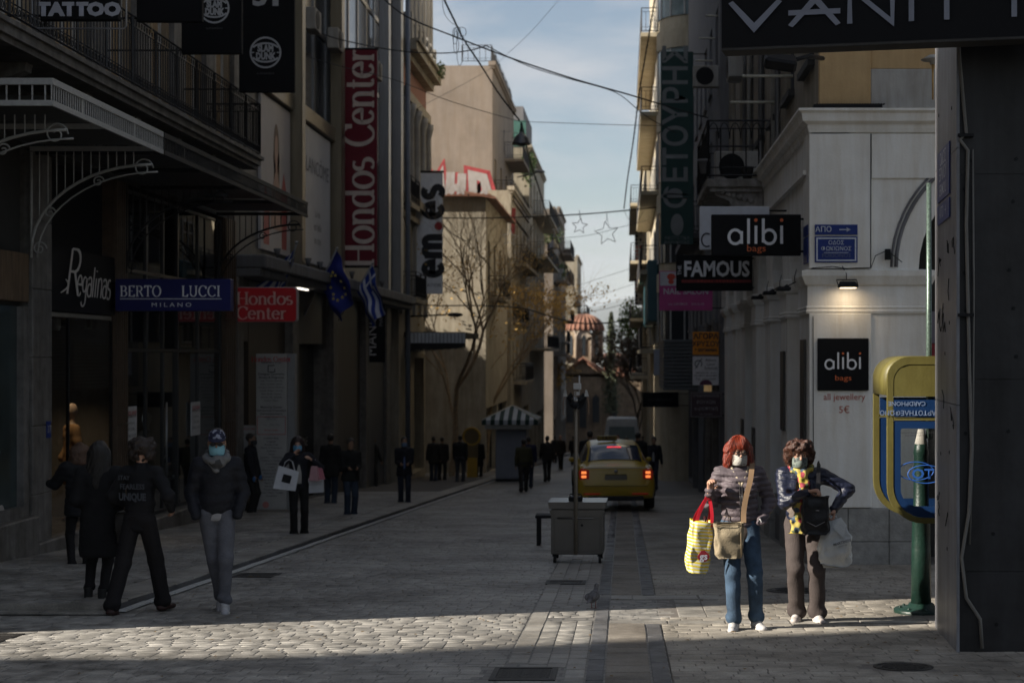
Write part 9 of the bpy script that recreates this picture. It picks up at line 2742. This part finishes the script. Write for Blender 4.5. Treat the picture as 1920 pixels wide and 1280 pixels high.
# others, middle distance
def man(px,Y,h,lab,rot,**k):
 rv=random.Random(px*7+3);st_=rv.choice((-1,1))*rv.uniform(.04,.2);tcv=rv.choice(((.016,)*3,(.012,.014,.022),(.022,.018,.014),(.010,)*3));lcv=rv.choice(((.012,)*3,(.02,.025,.04),(.022,.02,.018)))
 d=dict(res=.024,fl=(-.08,st_,0),fr=(.09,-st_,0),w=rv.uniform(.92,1.12),rot=R(rot+rv.uniform(-14,14)),hl=(-.24,-.03-st_*.9,.84),hr=(.24,-.03+st_*.9,.84),top=dict(col=k.pop('tc',tcv),hem=rv.uniform(.70,.86),fat=1.06,arm=.064,kind='jacket'),leg=dict(col=k.pop('lc',lcv),r=(.092,.07,.064)),shoe=dict(col=(.02,.02,.02)),hair=dict(style='short',col=(.02,.014,.010)),skin='tan',seed=px%7)
 d.update(k);return person(px,Y,h,d,lab)
G_=man(471,33.4,1.74,'guard in a dark suit with blue gloves standing by the directory board',90,res=.018,hl=(-.2,-.12,.80),hr=(.2,-.12,.82),fl=(-.09,.0,0),fr=(.09,.0,0),toe=.25,top=dict(col=(.015,.015,.02),hem=.76,fat=1.04,arm=.062,sharp=True),mask=dict(col=(.03,.03,.035)))
for s in(-1,1):
 mb=MB();p=G_['wr'][s]+(G_['wr'][s]-G_['el'][s]).normalized()*.06;mb.sph(p,(.034,.04,.065),9,7);G_['hobj'](mb,'glove',M('glove_blue',(.03,.12,.30),.5))
H=person(560,26.1,1.68,dict(res=.016,seed=8,rot=R(14),w=.95,fl=(-.075,.0,0),fr=(.10,.14,0),liftr=.7,hl=(-.085,-.15,1.42),el=(-.9,-.3,-.8),hr=(.20,-.22,1.32),er=(.9,.2,-.9),skin='light',tilt=.15,head=(-.02,-.02,0),
 top=dict(col=(.014,.014,.016),hem=.84,fat=1.05,arm=.058,open=.075,kind='jacket'),inner=dict(col=(.36,.34,.31),name='cream_top',hem=.9),leg=dict(col=(.010,.010,.012),r=(.088,.064,.062),end=.97),shoe=dict(col=(.015,.015,.015)),hair=dict(style='long',len=.2,col=(.025,.012,.010)),mask=dict(col=(.14,.36,.55),pleat=1)),
 'young woman with a blue mask phoning, big white paper bag on her arm')
hb=wp(H,(-.17,-.22,1.20))
t=thing('paper_bag','white paper bag with a black square label on the phoning woman\'s arm','shopping bag',tuple(hb),R(18))
m_pb=M('paper_white',(.58,.58,.60),.6)
mb=MB();mb.prism([(-.17,-.0),(.17,-.02),(.20,-.33),(-.16,-.38)],(0,-.06,0),(1,0,0),(0,0,1),(0,1,0),0,.13);o=mb.obj('body',m_pb,t,local=True);o.rotation_euler=(0,.28,0)
mb=MB();mb.prism([(-.06,-.24),(.08,-.24),(.08,-.11),(-.06,-.11)],(0,-.063,0),(1,0,0),(0,0,1),(0,-1,0),0,.004);o=mb.obj('label',m_black,t,local=True);o.rotation_euler=(0,.28,0)
mb=MB()
for y in(-.05,.06):mb.tube([(-.10,y,-.02),(-.06,y,.10),(.0,y,.14),(.06,y,.10),(.10,y,-.05)],.006,5)
mb.obj('handles',MATS['paper_white'],t,local=True)
hb=wp(H,(.26,-.16,1.22))
t=thing('gift_bag','small pink gift bags hanging from the phoning woman\'s raised hand','gift bag',tuple(hb),R(-10))
mb=MB();mb.prism([(-.05,0),(.04,0),(.07,-.24),(-.09,-.24)],(0,-.05,0),(1,0,0),(0,0,1),(0,1,0),0,.07);mb.obj('body',M('gift_pink',(.50,.28,.30),.6),t,local=True)
mb=MB();mb.prism([(.02,-.02),(.10,-.04),(.15,-.22),(.04,-.22)],(0,.0,0),(1,0,0),(0,0,1),(0,1,0),.021,.06);mb.obj('second_bag',M('gift_rose',(.45,.16,.2),.6),t,local=True)
mb=MB();mb.tube([(-.03,0,0),(-.03,0,.09),(.0,0,.11),(.03,0,.02)],.004,4);mb.obj('handle',m_pb,t,local=True)
hb=wp(H,(.22,-.02,1.0))
t=thing('paper_bag','white carrier bag low behind the phoning woman','shopping bag',tuple(hb),R(-6))
mb=MB();mb.prism([(-.12,0),(.16,0),(.17,-.22),(-.12,-.24)],(0,0,0),(1,0,0),(0,0,1),(0,1,0),0,.10);mb.obj('body',m_pb,t,local=True)
man(620,38.0,1.74,'man in a dark jacket seen from behind by the black doorway',175,lc=(.025,.035,.055),tc=(.014,.014,.013))
p_=man(657,32.6,1.64,'young person in black top, jeans and pale shoes looking down at a phone',10,lc=(.03,.042,.065),tc=(.010,.010,.011),hl=(-.10,-.26,1.08),hr=(.10,-.26,1.08),tilt=.4,shoe=dict(col=(.30,.30,.28),name='offwhite_shoe'),hair=dict(style='bun',col=(.02,.015,.012)))
man(758,38.6,1.66,'man in a dark suit with a blue shirt walking towards the camera by the kerb',5,res=.02,inner=dict(col=(.10,.14,.28),name='blue_shirt',hem=.9),top=dict(col=(.013,.013,.016),hem=.74,fat=1.06,arm=.064,open=.035,kind='jacket'),hl=(-.10,-.22,1.05),hr=(.10,-.22,1.05),mask=dict(col=(.10,.16,.26)))
man(700,52,1.7,'dark figure standing inside the grey doorway under the black banner',60)
man(813,58,1.68,'dark figure walking away by the left shops with a small bag',170)
man(829,59,1.66,'second dark figure walking close beside the first by the left shops',185,tc=(.02,.018,.012))
man(863,57,1.72,'broad man in grey trousers walking away in front of the tree',180,tc=(.012,.012,.014),lc=(.045,.045,.05),w=1.15)
man(898,64,1.62,'woman in a long dark coat by the yellow stand',170,top=dict(col=(.012,.010,.012),hem=.5,fat=1.08,arm=.062,kind='coat'))
man(982,48.3,1.60,'person in an olive jacket with a backpack walking away left of the cart',182,tc=(.05,.045,.02),fl=(-.06,-.16,0),fr=(.06,.22,0),liftr=.6)
man(991,52,1.66,'person in a dark blue jacket half hidden behind the olive jacket',178,tc=(.02,.02,.05))
man(1026,59.5,1.70,'man in black walking away between the kiosk and the cart pole',180,fl=(-.09,-.14,0),fr=(.10,.2,0))
man(1051,80,1.74,'bald man in dark clothes walking towards the camera by the cart pole',0,hair={},fl=(-.05,-.2,0),fr=(.08,.2,0),skin='light')
man(1106,47,1.84,'big dark figure behind the left side of the taxi roof',175,w=1.25)
man(1157,44,1.74,'man with a lit face standing beyond the taxi',10,skin='light',tc=(.02,.02,.02))
man(1175,46,1.66,'shorter dark figure beside the man beyond the taxi',20)
man(1196,48,1.80,'hooded dark figure behind the right side of the taxi roof',185,w=1.1)
man(1226,50,1.66,'person in a white top and dark jacket at the right of the taxi',-10,inner=dict(col=(.30,.30,.31),name='white_tee2',hem=.9),top=dict(col=(.015,.015,.017),hem=.8,fat=1.06,arm=.064,open=.07))
man(1128,88,1.7,'far dark figure left of the white van',160)
man(1075,95,1.7,'far dark figure in front of the church wall',190)
for _px in(1040,1205):man(_px,100,1.7,'tiny dark figure far down the street, %s'%('left of the cart pole' if _px<1100 else 'right of the white van'),180)

# fallen leaves swept along the kerb and under the trees
mb=MB();rr=random.Random(31)
for i in range(420):
 y=rr.uniform(16,70)if i%3 else rr.uniform(11,22);x=(-4.7+abs(rr.gauss(0,.5))if i%3 else rr.uniform(-4,3));a=rr.uniform(0,6);w=rr.uniform(.012,.03);z=gz(y)+.008
 c_,s_=math.cos(a),math.sin(a)
 mb.add([(x-w*c_,y-w*s_,z+.004),(x+w*.6*s_,y-w*.6*c_,z+.009),(x+w*c_,y+w*s_,z+.005),(x-w*.6*s_,y+w*.6*c_,z+.011)],[(0,1,2,3)])
o=mb.obj('fallen_leaves',M('dry_leaf',(.16,.10,.04),.8,var=.4));o['kind']='stuff';o['label']='dry leaves scattered along the kerb and over the cobbles'
# ================================================================== the air of the street
mb=MB();mb.box(-3150,3150,-310,6450,-11.6,225)
hz=mb.obj('haze',None);hz['kind']='stuff'
m=bpy.data.materials.new('haze_air');m.use_nodes=True;t=m.node_tree;t.nodes.clear()
o_=t.nodes.new('ShaderNodeOutputMaterial');v_=t.nodes.new('ShaderNodeVolumePrincipled');v_.inputs['Density'].default_value=.00012;v_.inputs['Color'].default_value=(.84,.91,1,1)
t.links.new(v_.outputs[0],o_.inputs['Volume']);hz.data.materials.append(m)
